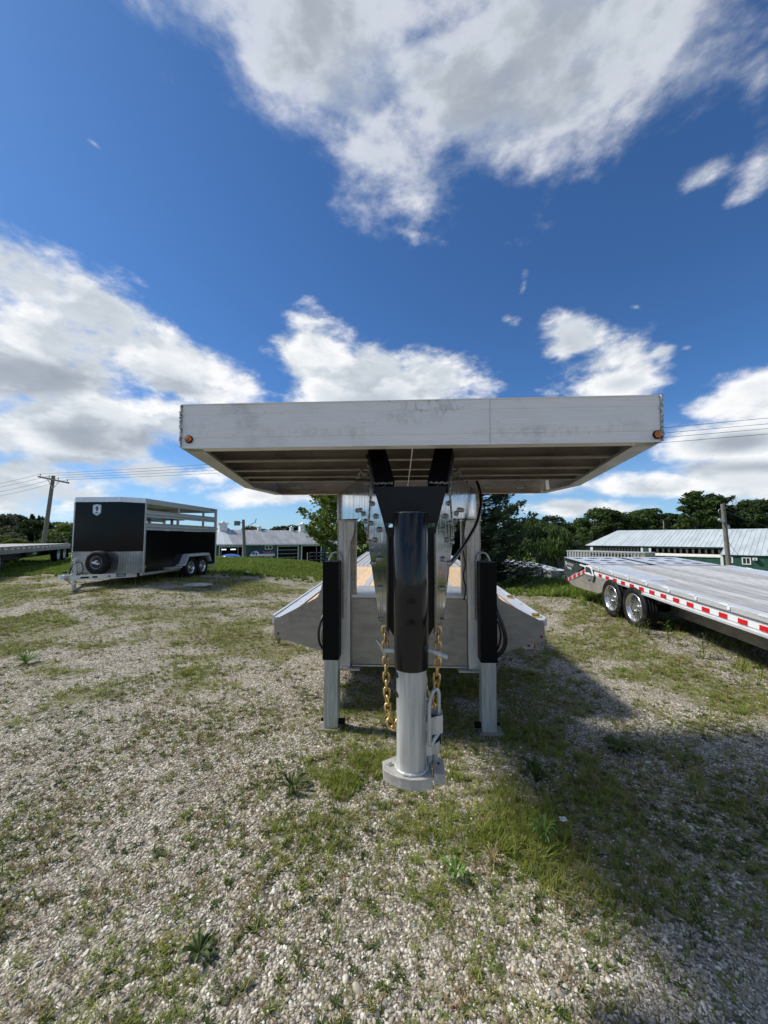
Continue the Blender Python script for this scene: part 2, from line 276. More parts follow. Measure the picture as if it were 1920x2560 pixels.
# leaves, needles, bark, grass: tone varies from leaf to leaf (each leaf is its own island)
def leaf_mat(name, cols, rough=0.6, objrand=0.3, trans=0.25):
    m, t, b = mat(name, cols[0], rough, 0, 0, 0.25)
    g = N(t, 'ShaderNodeNewGeometry'); oi = N(t, 'ShaderNodeObjectInfo')
    cr = N(t, 'ShaderNodeValToRGB'); el = cr.color_ramp.elements
    el[0].color = rgb(*cols[0]); el[1].color = rgb(*cols[-1])
    for i in range(1, len(cols) - 1):
        k = el.new(i / (len(cols) - 1)); k.color = rgb(*cols[i])
    x = M_(t, 'ADD', M_(t, 'MULTIPLY', g.outputs['Random Per Island'], 1 - objrand), M_(t, 'MULTIPLY', oi.outputs['Random'], objrand))
    t.links.new(x, cr.inputs[0]); t.links.new(cr.outputs[0], b.inputs['Base Color'])
    tr = N(t, 'ShaderNodeBsdfTranslucent'); t.links.new(cr.outputs[0], tr.inputs[0])
    mx = N(t, 'ShaderNodeMixShader'); mx.inputs[0].default_value = trans
    out = t.nodes['Material Output']; t.links.new(b.outputs[0], mx.inputs[1]); t.links.new(tr.outputs[0], mx.inputs[2]); t.links.new(mx.outputs[0], out.inputs[0])
    return m
leaf_mat('leaf_dark', [(0.018, 0.036, 0.012), (0.035, 0.062, 0.018), (0.06, 0.095, 0.028)])
leaf_mat('leaf_mid', [(0.03, 0.055, 0.014), (0.06, 0.10, 0.022), (0.11, 0.155, 0.04)])
leaf_mat('leaf_light', [(0.075, 0.12, 0.022), (0.15, 0.21, 0.040), (0.24, 0.30, 0.07)])
leaf_mat('leaf_grey', [(0.045, 0.055, 0.03), (0.09, 0.10, 0.055), (0.14, 0.14, 0.085)])
leaf_mat('needle', [(0.016, 0.038, 0.022), (0.032, 0.066, 0.036), (0.075, 0.115, 0.065)])
leaf_mat('needle_far', [(0.014, 0.034, 0.012), (0.028, 0.055, 0.018), (0.05, 0.08, 0.025)])
leaf_mat('grass_blade', [(0.10, 0.15, 0.022), (0.185, 0.245, 0.040), (0.28, 0.32, 0.065), (0.42, 0.37, 0.14)], 0.6, 0.65, 0.35)
leaf_mat('grass_lush', [(0.095, 0.155, 0.022), (0.17, 0.24, 0.038), (0.26, 0.32, 0.07)], 0.6, 0.5, 0.35)
leaf_mat('grass_dry', [(0.20, 0.155, 0.075), (0.36, 0.29, 0.15), (0.14, 0.085, 0.05)], 0.7, 0.6, 0.25)
leaf_mat('weed_leaf', [(0.035, 0.058, 0.014), (0.065, 0.095, 0.022), (0.12, 0.15, 0.035)], 0.5, 0.4, 0.25)
leaf_mat('weed_bright', [(0.08, 0.17, 0.03), (0.14, 0.25, 0.05), (0.20, 0.32, 0.08)], 0.5, 0.4, 0.3)
leaf_mat('petal', [(0.7, 0.7, 0.66), (0.8, 0.8, 0.78)], 0.6, 0.3, 0.2)
m, t, b = mat('bark', (0.07, 0.055, 0.045), 0.9); vary(t, b, (0.04, 0.033, 0.027), (0.11, 0.09, 0.075), 12, (1, 1, 0.3), bump=0.5)
m, t, b = mat('dead_bark', (0.2, 0.19, 0.18), 0.9); vary(t, b, (0.14, 0.13, 0.12), (0.25, 0.24, 0.23), 5)
m, t, b = mat('stone_slab', (0.4, 0.39, 0.37), 0.85); vary(t, b, (0.30, 0.29, 0.27), (0.48, 0.47, 0.45), 9, bump=0.4)
# pebbles: colour differs from stone to stone
m, t, b = mat('pebble', (0.4, 0.38, 0.34), 0.75, 0, 0, 0.3)
oi = N(t, 'ShaderNodeObjectInfo'); cr = N(t, 'ShaderNodeValToRGB'); cr.color_ramp.interpolation = 'CONSTANT'; t.links.new(oi.outputs['Random'], cr.inputs[0])
el = cr.color_ramp.elements; el[0].color = rgb(0.33, 0.30, 0.24); el[1].position = 0.93; el[1].color = rgb(0.78, 0.76, 0.70)
for p_, c_ in ((0.14, (0.43, 0.395, 0.32)), (0.3, (0.19, 0.185, 0.165)), (0.42, (0.52, 0.485, 0.41)), (0.56, (0.34, 0.29, 0.215)), (0.66, (0.12, 0.125, 0.13)), (0.74, (0.60, 0.575, 0.50)), (0.86, (0.33, 0.27, 0.215))):
    k = el.new(p_); k.color = rgb(*c_)
nn = NOISE(t, objc(t), 30, 3); c = MIX(t, MR(t, nn.outputs[0], 0.3, 0.7, 0.0, 0.35), cr.outputs[0], rgb(0.32, 0.285, 0.22)); t.links.new(c, b.inputs['Base Color'])
# ground: crushed stone, soil between, plant cover where the 'veg' attribute says so
m, t, b = mat('ground', (0.3, 0.28, 0.25), 0.9, 0, 0, 0.2)
oc = objc(t)
at = N(t, 'ShaderNodeAttribute'); at.attribute_name = 'veg'; veg = at.outputs['Fac']
at2 = N(t, 'ShaderNodeAttribute'); at2.attribute_name = 'turf'; turf = at2.outputs['Fac']
def stones(scale, rnd=1.0):
    v1 = N(t, 'ShaderNodeTexVoronoi'); v1.inputs['Scale'].default_value = scale; v1.inputs['Randomness'].default_value = rnd
    t.links.new(VM(t, 'ADD', oc, VM(t, 'MULTIPLY', NOISE(t, oc, scale * 0.8, 2).outputs[1], (0.35 / scale,) * 3).outputs[0]).outputs[0], v1.inputs['Vector'])
    return v1
va, vb = stones(62), stones(31)
cr = N(t, 'ShaderNodeValToRGB'); s1 = N(t, 'ShaderNodeSeparateColor'); t.links.new(va.outputs['Color'], s1.inputs[0]); t.links.new(s1.outputs[0], cr.inputs[0])
el = cr.color_ramp.elements; el[0].color = rgb(0.15, 0.14, 0.11); el[1].color = rgb(0.70, 0.665, 0.57)
for p_, c_ in ((0.3, (0.26, 0.235, 0.19)), (0.55, (0.37, 0.34, 0.275)), (0.8, (0.49, 0.46, 0.385))):
    k = el.new(p_); k.color = rgb(*c_)
cr2 = N(t, 'ShaderNodeValToRGB'); s2 = N(t, 'ShaderNodeSeparateColor'); t.links.new(vb.outputs['Color'], s2.inputs[0]); t.links.new(s2.outputs[0], cr2.inputs[0])
el = cr2.color_ramp.elements; el[0].color = rgb(0.20, 0.18, 0.145); el[1].color = rgb(0.60, 0.57, 0.485)
c = MIX(t, MR(t, s2.outputs[1], 0.55, 0.6), cr.outputs[0], cr2.outputs[0])
gap = MR(t, va.outputs['Distance'], 0.40, 0.75)
c = MIX(t, M_(t, 'MULTIPLY', gap, 0.85), c, rgb(0.085, 0.07, 0.05))
deb = NOISE(t, oc, 3.3, 6, 0.72); c = MIX(t, MR(t, deb.outputs[0], 0.52, 0.66, 0, 0.55), c, rgb(0.135, 0.11, 0.075))
nz = NOISE(t, oc, 0.55, 5, 0.62); c = MIX(t, MR(t, nz.outputs[0], 0.46, 0.66, 0, 0.55), c, rgb(0.33, 0.285, 0.225))
nz2 = NOISE(t, oc, 6.0, 5, 0.7)
vf = MR(t, M_(t, 'ADD', veg, M_(t, 'MULTIPLY', M_(t, 'SUBTRACT', nz2.outputs[0], 0.5), 0.9)), 0.32, 0.66)
nz3 = NOISE(t, oc, 14, 4, 0.7)
gcol = MIX(t, MR(t, nz3.outputs[0], 0.35, 0.65), rgb(0.12, 0.105, 0.048), rgb(0.165, 0.175, 0.055))
c = MIX(t, M_(t, 'MULTIPLY', vf, 0.66), c, gcol)
tcol = MIX(t, MR(t, nz3.outputs[0], 0.35, 0.65), rgb(0.09, 0.115, 0.028), rgb(0.15, 0.195, 0.045))
c = MIX(t, turf, c, tcol); t.links.new(c, b.inputs['Base Color'])
bp = N(t, 'ShaderNodeBump'); bp.inputs['Strength'].default_value = 0.9; bp.inputs['Distance'].default_value = 0.012; bp.invert = True
t.links.new(M_(t, 'ADD', va.outputs['Distance'], M_(t, 'MULTIPLY', vb.outputs['Distance'], 0.7)), bp.inputs['Height']); t.links.new(bp.outputs[0], b.inputs['Normal'])
MT = MATS
# brushed shade of soft white cloth etc. not needed

# ------------------------------------------------------------------ mesh helpers
class MB:
    def __init__(s): s.v = []; s.f = []; s.sm = []
    def add(s, vs, fs, smooth=False):
        o = len(s.v); s.v += [tuple(p) for p in vs]; s.f += [tuple(i + o for i in f) for f in fs]; s.sm += [smooth] * len(fs); return s
    def box(s, x0, x1, y0, y1, z0, z1, bev=0.0):
        if bev <= 0:
            vs = [(x, y, z) for z in (z0, z1) for y in (y0, y1) for x in (x0, x1)]
            return s.add(vs, [(0, 2, 3, 1), (4, 5, 7, 6), (0, 1, 5, 4), (2, 6, 7, 3), (0, 4, 6, 2), (1, 3, 7, 5)])
        bm = bmesh.new(); bmesh.ops.create_cube(bm, size=1)
        for v_ in bm.verts: v_.co = Vector(((x0 + x1) / 2 + v_.co.x * (x1 - x0), (y0 + y1) / 2 + v_.co.y * (y1 - y0), (z0 + z1) / 2 + v_.co.z * (z1 - z0)))
        bmesh.ops.bevel(bm, geom=bm.edges[:], offset=bev, segments=2, profile=0.6, affect='EDGES')
        return s.bm(bm)
    def bm(s, bm, smooth=False):
        bm.verts.index_update(); s.add([v_.co.copy() for v_ in bm.verts], [[v_.index for v_ in f.verts] for f in bm.faces], smooth); bm.free(); return s
    def prism(s, pts, vec):
        """closed polygon pts (3-D) extruded along vec"""
        n = len(pts); vec = Vector(vec); a = [Vector(p) for p in pts]; b = [p + vec for p in a]
        nrm = Vector((0, 0, 0))
        for i in range(n): nrm += a[i].cross(a[(i + 1) % n])
        fs = [tuple(range(n)), tuple(range(2 * n - 1, n - 1, -1))] + [(i, i + n, (i + 1) % n + n, (i + 1) % n) for i in range(n)]
        if nrm.dot(vec) > 0: fs = [tuple(reversed(f)) for f in fs]
        return s.add(a + b, fs)
    def tube(s, pts, r, seg=8, closed=False, smooth=True, caps=True):
        P = [Vector(p) for p in pts]; n = len(P); rs = r if hasattr(r, '__len__') else [r] * n
        vs = []; up = None
        for i in range(n):
            a = P[i - 1] if (i > 0 or closed) else P[i]; b_ = P[(i + 1) % n] if (i < n - 1 or closed) else P[i]
            d = (b_ - a).normalized()
            if up is None: up = Vector((0, 0, 1)) if abs(d.z) < 0.9 else Vector((1, 0, 0))
            x = d.cross(up).normalized(); y = x.cross(d).normalized(); up = y
            for k in range(seg):
                t_ = 2 * math.pi * k / seg; vs.append(P[i] + (x * math.cos(t_) + y * math.sin(t_)) * rs[i])
        fs = []
        for i in range(n if closed else n - 1):
            for k in range(seg):
                j = (i + 1) % n; fs.append((i * seg + k, i * seg + (k + 1) % seg, j * seg + (k + 1) % seg, j * seg + k))
        s.add(vs, fs, smooth)
        if caps and not closed:
            s.add([vs[k] for k in range(seg)], [tuple(reversed(range(seg)))]); s.add([vs[(n - 1) * seg + k] for k in range(seg)], [tuple(range(seg))])
        return s
    def cyl(s, a, b_, r0, r1=None, seg=24, smooth=True): return s.tube([a, b_], [r0, r0 if r1 is None else r1], seg, smooth=smooth)
    def lathe(s, prof, c, axis='x', seg=40, smooth=True):
        """prof: list of (along, radius) revolved about an axis through c"""
        vs = []
        for (a, r_) in prof:
            for k in range(seg):
                t_ = 2 * math.pi * k / seg; p, q_ = r_ * math.cos(t_), r_ * math.sin(t_)
                vs.append({'x': (c[0] + a, c[1] + p, c[2] + q_), 'y': (c[0] + p, c[1] + a, c[2] + q_), 'z': (c[0] + p, c[1] + q_, c[2] + a)}[axis])
        fs = [(i * seg + k, i * seg + (k + 1) % seg, (i + 1) * seg + (k + 1) % seg, (i + 1) * seg + k) for i in range(len(prof) - 1) for k in range(seg)]
        return s.add(vs, fs, smooth)
    def bar(s, a, b_, w, h, up=(0, 0, 1)):
        """box section between two points"""
        a, b_ = Vector(a), Vector(b_); d = (b_ - a).normalized(); x = d.cross(Vector(up)).normalized() * w / 2; y = x.cross(d).normalized() * h / 2
        vs = [p + i * x + j * y for p in (a, b_) for i, j in ((-1, -1), (1, -1), (1, 1), (-1, 1))]
        return s.add(vs, [(0, 1, 2, 3), (7, 6, 5, 4), (0, 4, 5, 1), (1, 5, 6, 2), (2, 6, 7, 3), (3, 7, 4, 0)])
    def mesh(s, name, mt, off=None, fix=True):
        me = bpy.data.meshes.new(name); vs = s.v if off is None else [(p[0] - off[0], p[1] - off[1], p[2] - off[2]) for p in s.v]
        me.from_pydata(vs, [], s.f); me.polygons.foreach_set('use_smooth', s.sm)
        me.materials.append(MT[mt]); me.update()
        if fix:
            bm = bmesh.new(); bm.from_mesh(me); bmesh.ops.recalc_face_normals(bm, faces=bm.faces[:]); bm.to_mesh(me); bm.free()
        return me
def link(name, me, parent=None, loc=None, rot=None):
    o = bpy.data.objects.new(name, me); COL.objects.link(o)
    if parent is not None: o.parent = parent
    if loc is not None: o.location = loc
    if rot is not None: o.rotation_euler = rot
    return o
def tag(o, label=None, cat=None, group=None, kind=None):
    if label: o['label'] = label
    if cat: o['category'] = cat
    if group: o['group'] = group
    if kind: o['kind'] = kind
    return o
def thing(name, label, cat, loc=(0, 0, 0), rot=(0, 0, 0), group=None):
    return tag(link(name, None, None, loc, rot), label, cat, group)
def part(name, mb, mt, parent, off=None, label=None):
    o = link(name, mb.mesh(name, mt, off), parent)
    if label: o['label'] = label
    return o
def rep(name, me, parent, loc, rot=(0, 0, 0), scale=None):
    o = link(name, me, parent, loc, rot)
    if scale is not None: o.scale = scale
    return o
def copy_tree(o, parent=None):
    c = o.copy(); COL.objects.link(c)
    if parent is not None: c.parent = parent
    for ch in [x for x in KIDS.get(o.name, [])]: copy_tree(ch, c)
    return c
KIDS = {}
def index_kids():
    KIDS.clear()
    for o in bpy.data.objects:
        if o.parent: KIDS.setdefault(o.parent.name, []).append(o)
def text_mesh(txt, size, mt, depth=0.002, align='LEFT', bold=0.0):
    cu = bpy.data.curves.new('t', 'FONT'); cu.body = txt; cu.size = size; cu.extrude = depth; cu.align_x = align; cu.offset = bold; cu.resolution_u = 2
    o = bpy.data.objects.new('t', cu); COL.objects.link(o); dg = bpy.context.evaluated_depsgraph_get()
    me = bpy.data.meshes.new_from_object(o.evaluated_get(dg)); bpy.data.objects.remove(o); me.materials.clear(); me.materials.append(MT[mt]); me.name = 'lettering'
    return me
def sstep(x, a, b): x = np.clip((x - a) / (b - a), 0, 1); return x * x * (3 - 2 * x)
# numpy value noise
_perm = np.random.RandomState(5).rand(256, 256)
def vnoise(x, y):
    x = np.asarray(x, float); y = np.asarray(y, float); xi = np.floor(x).astype(int); yi = np.floor(y).astype(int); fx = x - xi; fy = y - yi
    fx = fx * fx * (3 - 2 * fx); fy = fy * fy * (3 - 2 * fy); g = lambda a, b: _perm[a & 255, b & 255]
    return (g(xi, yi) * (1 - fx) + g(xi + 1, yi) * fx) * (1 - fy) + (g(xi, yi + 1) * (1 - fx) + g(xi + 1, yi + 1) * fx) * fy
def fbm(x, y, o=4):
    s = 0; a = 0.5; w = 0
    for i in range(o): s = s + a * vnoise(x * 2 ** i + 17 * i, y * 2 ** i + 9 * i); w += a; a *= 0.55
    return s / w

# ------------------------------------------------------------------ ground
CX = [-60, -25, -12, -3, 2, 5.7, 8, 15, 40]; CY = [40, 32, 25, 20.5, 17.5, 14.2, 13.6, 13.6, 13.6]
def H(x, y):
    x = np.asarray(x, float); y = np.asarray(y, float)
    h = 0.28 * sstep(-x, 2.5, 7.5) * sstep(y, 5, 10) + 0.14 * sstep(x, 2.2, 3.6) * sstep(y, 4, 6.3) * (1 - sstep(y, 9, 11.5))
    d = y - np.interp(x, CX, CY)
    h = h - 4.8 * sstep(d, -1.0, 24) + 3.4 * sstep(y, 60, 100) * sstep(x, -30, 20)
    bump = (fbm(x * 0.6, y * 0.6, 3) - 0.5) * 0.06 + (fbm(x * 2.6 + 40, y * 2.6, 3) - 0.5) * 0.028
    return h + bump * (1 - 0.0 * x)
PATCH = [(-0.40, 2.6, 0.50, 0.42, .45), (0.50, 2.25, 0.38, 0.34, .4), (0.15, 1.95, 0.25, 0.2, .4), (-3.2, 6.0, 1.0, 0.55, .55), (-2.4, 3.9, 0.4, 0.25, .5), (-6.5, 6.4, 1.2, 0.8, .55), (-0.55, 2.1, 0.3, 0.22, .35),
         (1.1, 2.6, 0.35, 0.3, .3), (0.9, 3.6, 0.5, 0.5, .25), (-5.5, 8.5, 2.0, 0.8, .3), (3.4, 6.3, 0.6, 0.5, .35), (3.2, 4.5, 0.5, 0.5, .3), (2.4, 3.2, 0.5, 0.4, .25), (-1.5, 2.9, .5, .4, .25), (1.35, 2.0, .4, .3, .3), (2.9, 5.6, 0.4, 1.2, .3)]
def TURF(x, y):
    x = np.asarray(x, float); y = np.asarray(y, float)
    yb = np.interp(x, [-14, -8, -3, 0, 3, 5, 9], [12.5, 13.5, 14.0, 13.5, 10.6, 8.9, 8.5])
    n = (fbm(x * 0.8 + 5, y * 0.8, 3) - 0.5) * 4.5
    return sstep(y - yb + n * 0.8, -0.8, 2.6)
def VEG(x, y):
    x = np.asarray(x, float); y = np.asarray(y, float)
    n = fbm(x * 0.9 + 3, y * 0.9 + 8, 4); n2 = fbm(x * 3.1 + 70, y * 3.1, 3)
    v_ = sstep(n, 0.43, 0.70) * 0.62 + sstep(n2, 0.50, 0.74) * 0.45 + 0.05
    for (a, b_, ra, rb, s_) in PATCH: v_ = v_ + s_ * np.exp(-((x - a) / ra) ** 2 - ((y - b_) / rb) ** 2) * (0.35 + 1.3 * n2)
    v_ = v_ * (0.55 + 0.75 * sstep(y, 2.2, 5.5)) + 0.35 * sstep(y, 7.5, 12) * sstep(n, 0.35, 0.6) + sstep(x, 0.6, 2.2) * 0.09
    v_ = np.minimum(v_, 0.30 + 0.7 * sstep(y, 1.75, 2.6))
    v_ = v_ * (1 - 0.45 * np.exp(-((x + 2.1) / 1.0) ** 2 - ((y - 3.0) / 1.2) ** 2))
    return np.clip(v_, 0, 1)
def axis(lo, hi, fine0, fine1, d0, g):
    a = list(np.arange(fine0, fine1 + 1e-6, d0)); s_ = d0; x = fine1
    while x < hi: s_ *= g; x += s_; a.append(x)
    s_ = d0; x = fine0; pre = []
    while x > lo: s_ *= g; x -= s_; pre.append(x)
    return np.array(pre[::-1] + a)
gx = axis(-1500, 1500, -9, 9, 0.09, 1.09); gy = axis(-300, 2500, 0.8, 17, 0.09, 1.09)
XX, YY = np.meshgrid(gx, gy); ZZ = H(XX, YY)
nx, ny = len(gx), len(gy)
me = bpy.data.meshes.new('ground'); vs = np.stack([XX.ravel(), YY.ravel(), ZZ.ravel()], 1)
ii = (np.arange(ny - 1)[:, None] * nx + np.arange(nx - 1)[None, :]).ravel()
fs = np.stack([ii, ii + 1, ii + nx + 1, ii + nx], 1)
me.vertices.add(len(vs)); me.vertices.foreach_set('co', vs.ravel()); me.loops.add(fs.size); me.loops.foreach_set('vertex_index', fs.ravel().astype(np.int32))
me.polygons.add(len(fs)); me.polygons.foreach_set('loop_start', np.arange(0, fs.size, 4, dtype=np.int32)); me.polygons.foreach_set('use_smooth', np.ones(len(fs), bool)); me.update(calc_edges=True)
me.materials.append(MT['ground'])
for nm, fn in (('veg', VEG), ('turf', TURF)):
    a_ = me.attributes.new(nm, 'FLOAT', 'POINT'); a_.data.foreach_set('value', fn(XX, YY).ravel().astype(np.float32))
tag(link('ground', me), 'pale crushed-stone lot with weeds, turning to grass at its far edge', kind='structure')
def hz_(x, y): return float(H(x, y))

# ------------------------------------------------------------------ locating helper: a bearing read off the photograph, taken out to a chosen distance
_F = 962.0; _e = cam.rotation_euler.to_matrix()
def ray(px, py): return _e @ Vector(((px - 960) / _F, (1280 - py) / _F, -1.0))
TILT = R(1.9); _RT = Matrix.Rotation(-TILT, 3, 'X'); EYE = Vector((0, 0, 1.6))
def at(px, py, d):                      # trailer-aligned frame with its origin at eye height
    r_ = _RT @ ray(px, py); return r_ * (d / r_.y)
def gp(px, py, z=0.0):                  # world point at height z
    r_ = ray(px, py); k = (z - 1.6) / r_.z; return EYE + r_ * k
def wp(px, py, dist):                   # world point at forward distance dist
    return EYE + ray(px, py) * dist

# ================================================================== THE GOOSENECK TRAILER
C0 = 0.02
g_loc = Vector((0, 1.45, 0)); Q = _RT @ (g_loc - EYE)
G = thing('gooseneck_trailer', 'big aluminium gooseneck trailer with black coupler tube and gold safety chains, nearest the camera', 'trailer', g_loc, (TILT, 0, 0))
def gpart(name, mb, mt, parent=None, label=None): return part(name, mb, mt, parent or G, Q, label)
def wob(a, b, n, r_, jit=0.3):          # a weld bead: lumpy tube
    a, b = Vector(a), Vector(b); ps = []; rs = []
    for i in range(n + 1):
        ps.append(a.lerp(b, i / n) + Vector([random.uniform(-1, 1) * r_ * jit for _ in range(3)])); rs.append(r_ * (1.25 if i % 2 else 0.62) * random.uniform(0.85, 1.15))
    return ps, rs
def weld(a, b, n, r_, parent=None, mt='weld', jit=0.3):
    ps, rs = wob(a, b, n, r_, jit); return gpart('weld_bead', MB().tube(ps, rs, 6), mt, parent)
UZ, TZ = 0.300, 0.472
FL, FR = -0.872, 0.926
def hw(y): return 0.90 + (1.305 - 0.90) * min(max((y - 1.44) / (3.0 - 1.44), 0), 1)
# front beam with shallow extruded ribs
prof = [(1.440, UZ), (1.440, UZ + .008), (1.4425, UZ + .010), (1.4425, UZ + .040), (1.4405, UZ + .042), (1.4405, UZ + .118), (1.4425, UZ + .121), (1.4425, UZ + .131), (1.4405, UZ + .134), (1.4405, TZ - .004), (1.4365, TZ - .003), (1.4365, TZ), (1.470, TZ), (1.470, UZ + .012), (1.505, UZ + .012), (1.505, UZ)]
fb = gpart('front_beam', MB().prism([(FL, a, b) for a, b in prof], (FR - FL, 0, 0)), 'alu_front')
gpart('seam', MB().box(at(1225, 1050, 1.44).x - .0012, at(1225, 1050, 1.44).x + .0015, 1.4385, 1.4425, UZ + .002, TZ - .006), 'alu_plain', fb)
weld((FL - .002, 1.437, UZ + .002), (FL - .002, 1.437, TZ - .002), 30, .0052); weld((FR + .002, 1.437, UZ + .002), (FR + .002, 1.437, TZ - .002), 34, .0048)
for px, py in ((471, 1098), (1645, 1086)):
    p = at(px, py, 1.436)
    l_ = gpart('clearance_light', MB().lathe([(0.004, .0155), (-.002, .0155), (-.003, .0135)], (p.x, 1.4375, p.z), 'y', 20), 'black_satin')
    gpart('lens', MB().lathe([(0.002, .0130), (-.004, .0128), (-.007, .010), (-.0085, .005), (-.009, .0001)], (p.x, 1.4365, p.z), 'y', 18), 'amber_lens', l_)
for s in (-1, 1):
    ex = FL if s < 0 else FR
    pts = [(ex, 1.44), (C0 + s * 1.305, 3.0), (C0 + s * 1.305, 3.72)]
    mb = MB()
    for (a, b_) in ((pts[0], pts[1]), (pts[1], pts[2])):
        d = Vector((b_[0] - a[0], b_[1] - a[1])).normalized(); n_ = Vector((d.y, -d.x)) * s       # outward
        o_ = [(a[0], a[1]), (b_[0], b_[1]), (b_[0] - n_.x * .012, b_[1] - n_.y * .012), (a[0] - n_.x * .012, a[1] - n_.y * .012)]
        mb.prism([(x, y, UZ + .013) for x, y in o_], (0, 0, TZ - UZ - .015))
        o_ = [(a[0], a[1]), (b_[0], b_[1]), (b_[0] - n_.x * .075, b_[1] - n_.y * .075), (a[0] - n_.x * .075, a[1] - n_.y * .075)]
        mb.prism([(x, y, UZ) for x, y in o_], (0, 0, .012))
    sb = gpart('side_beam', mb, 'alu_plain')
    gpart('stake_pocket', MB().prism([(ex + s * .001, 1.50, UZ + .10), (ex + s * .040, 1.52, UZ + .052), (ex + s * .001, 1.50, UZ + .045)], (0, .05, 0)), 'alu_dull', sb)
    m_ = MB().cyl((ex + s * .004, 1.50, UZ + .032), (ex + s * .014, 1.50, UZ + .032), .006, seg=10); gpart('side_stud', m_, 'bolt_steel', sb)
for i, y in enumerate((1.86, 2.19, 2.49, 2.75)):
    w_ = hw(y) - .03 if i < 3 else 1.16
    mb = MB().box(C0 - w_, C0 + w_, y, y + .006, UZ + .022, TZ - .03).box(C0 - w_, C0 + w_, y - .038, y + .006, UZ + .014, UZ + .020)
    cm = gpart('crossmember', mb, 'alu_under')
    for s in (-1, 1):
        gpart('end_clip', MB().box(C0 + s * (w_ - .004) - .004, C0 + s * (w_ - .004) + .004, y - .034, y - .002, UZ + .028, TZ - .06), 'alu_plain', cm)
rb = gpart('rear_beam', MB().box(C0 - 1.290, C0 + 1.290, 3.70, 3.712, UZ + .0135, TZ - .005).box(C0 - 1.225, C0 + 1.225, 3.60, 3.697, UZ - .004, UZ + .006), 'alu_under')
# hook left on the rear beam, cable along the middle
a_ = at(706, 1219, 3.60); gpart('hook_rod', MB().tube([(a_.x, 3.60, a_.z), (a_.x + .10, 3.59, a_.z - .004), (a_.x + .16, 3.59, a_.z - .004), (a_.x + .175, 3.59, a_.z - .012)], .004, 6), 'bolt_steel')
for px in (1219, 1302): a_ = at(px, 1217, 3.60); gpart('rear_clip', MB().tube([(a_.x - .045, 3.59, a_.z), (a_.x - .025, 3.585, a_.z + .012), (a_.x + .03, 3.585, a_.z + .012), (a_.x + .045, 3.59, a_.z), (a_.x + .02, 3.585, a_.z - .012), (a_.x - .03, 3.585, a_.z - .010)], .005, 6, closed=True), 'bolt_steel')
gpart('cable', MB().tube([(C0 + .01, 1.50, UZ + .03), (C0 + .005, 1.9, UZ + .010), (C0, 2.4, UZ + .006), (C0 - .004, 3.0, UZ + .012), (C0, 3.55, UZ + .02)], .0035, 6), 'white_tape')
# deck boards seen from below
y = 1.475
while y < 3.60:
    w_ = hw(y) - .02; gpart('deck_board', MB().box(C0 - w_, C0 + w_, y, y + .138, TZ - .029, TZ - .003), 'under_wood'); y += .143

# ---- neck plates: two polished plates that spread apart towards the risers
def nx_(d): return .093 + .273 * (d - 1.5)
BOLTS = [(932.7, 1259), (942, 1290.5), (929.7, 1308), (951, 1324), (939.5, 1349.6), (925.4, 1354.5), (951, 1397), (935, 1407), (951.8, 1469), (954, 1547)]
BOLTS2 = [(921.8, 1233), (910.8, 1303), (915, 1324), (890.6, 1276), (898, 1275), (906, 1284), (903.5, 1177.6), (896.7, 1182.5), (909, 1182.5), (890.6, 1190), (915.7, 1205.7)]
for s in (-1, 1):
    X = lambda d, o=0.0: C0 + s * (nx_(d) + o)
    nrm = Vector((s * 1.0, -.273, 0)).normalized()
    def plate(name, pts, mt, o, th): return gpart(name, MB().prism([(X(d, o), d, z) for d, z in pts], nrm * th), mt)
    npl = plate('neck_plate', [(1.50, .15), (1.82, .178), (1.925, -.066), (1.84, -.162), (1.64, -.396), (1.50, -.41)], 'alu_polished', -.006, .010)
    rpl = plate('neck_plate', [(1.81, .285), (3.42, .285), (3.42, .054), (2.30, .040), (2.14, .033), (1.97, -.069), (1.90, -.10), (1.80, .17)], 'alu_polished', -.014, .008)
    # bars that climb from the plates to the deck frame
    fl = gpart('neck_flange', MB().prism([(X(1.50, .004), 1.50, .150), (X(1.60, .004), 1.52, .150), (X(1.80, -.012), 1.80, .298), (X(1.70, -.008), 1.70, .298)], (s * .008, 0, 0)), 'weld_dark')
    ps, rs = wob((X(1.82, .006), 1.82, .178), (X(1.925, .006), 1.925, -.066), 34, .0042); gpart('weld_bead', MB().tube(ps, rs, 6), 'weld', npl)
    for k, (BL, P_) in enumerate(((BOLTS, npl), (BOLTS2, rpl))):
        for (px, py) in BL:
            kk = (1015 - px) / 962; d = (.093 - .4095 - C0) / (kk - .273); z = (1313 - py) * d / 962
            if k == 1: d = min(d, 3.3)
            b0 = Vector((X(d, .004 if k == 0 else -.006), d, z)); sc = 0.78 if k == 0 else 0.9
            up_ = Vector((0, 0, 1)); yd = nrm.cross(up_); hx = lambda o, r: [b0 + nrm * o + (up_ * math.cos(a) + yd * math.sin(a)) * r for a in [math.pi / 3 * q__ for q__ in range(6)]]
            mb = MB().cyl(b0, b0 + nrm * .0025, .0165 * sc, seg=14).prism(hx(.0025, .0140 * sc), nrm * .0085).cyl(b0 + nrm * .011, b0 + nrm * .0145, .0070 * sc, seg=10)
            gpart('bolt', mb, 'bolt_steel', P_)
    # square tube with weld round its foot
    lo, hi = Vector((C0 + s * .106, 1.515, .150)), Vector((C0 + s * .155, 1.74, .325))
    st = gpart('neck_tube', MB().bar(lo, hi, .078, .060, (0, 0, 1)), 'black_satin')
    ps, rs = wob((C0 + s * .072, 1.488, .163), (C0 + s * .142, 1.488, .163), 13, .0050, .5); gpart('weld_bead', MB().tube(ps, rs, 6), 'weld_dark', st)
    ps, rs = wob((C0 + s * .148, 1.49, .165), (C0 + s * .196, 1.70, .315), 16, .0042, .5); gpart('weld_bead', MB().tube(ps, rs, 6), 'weld_dark', st)
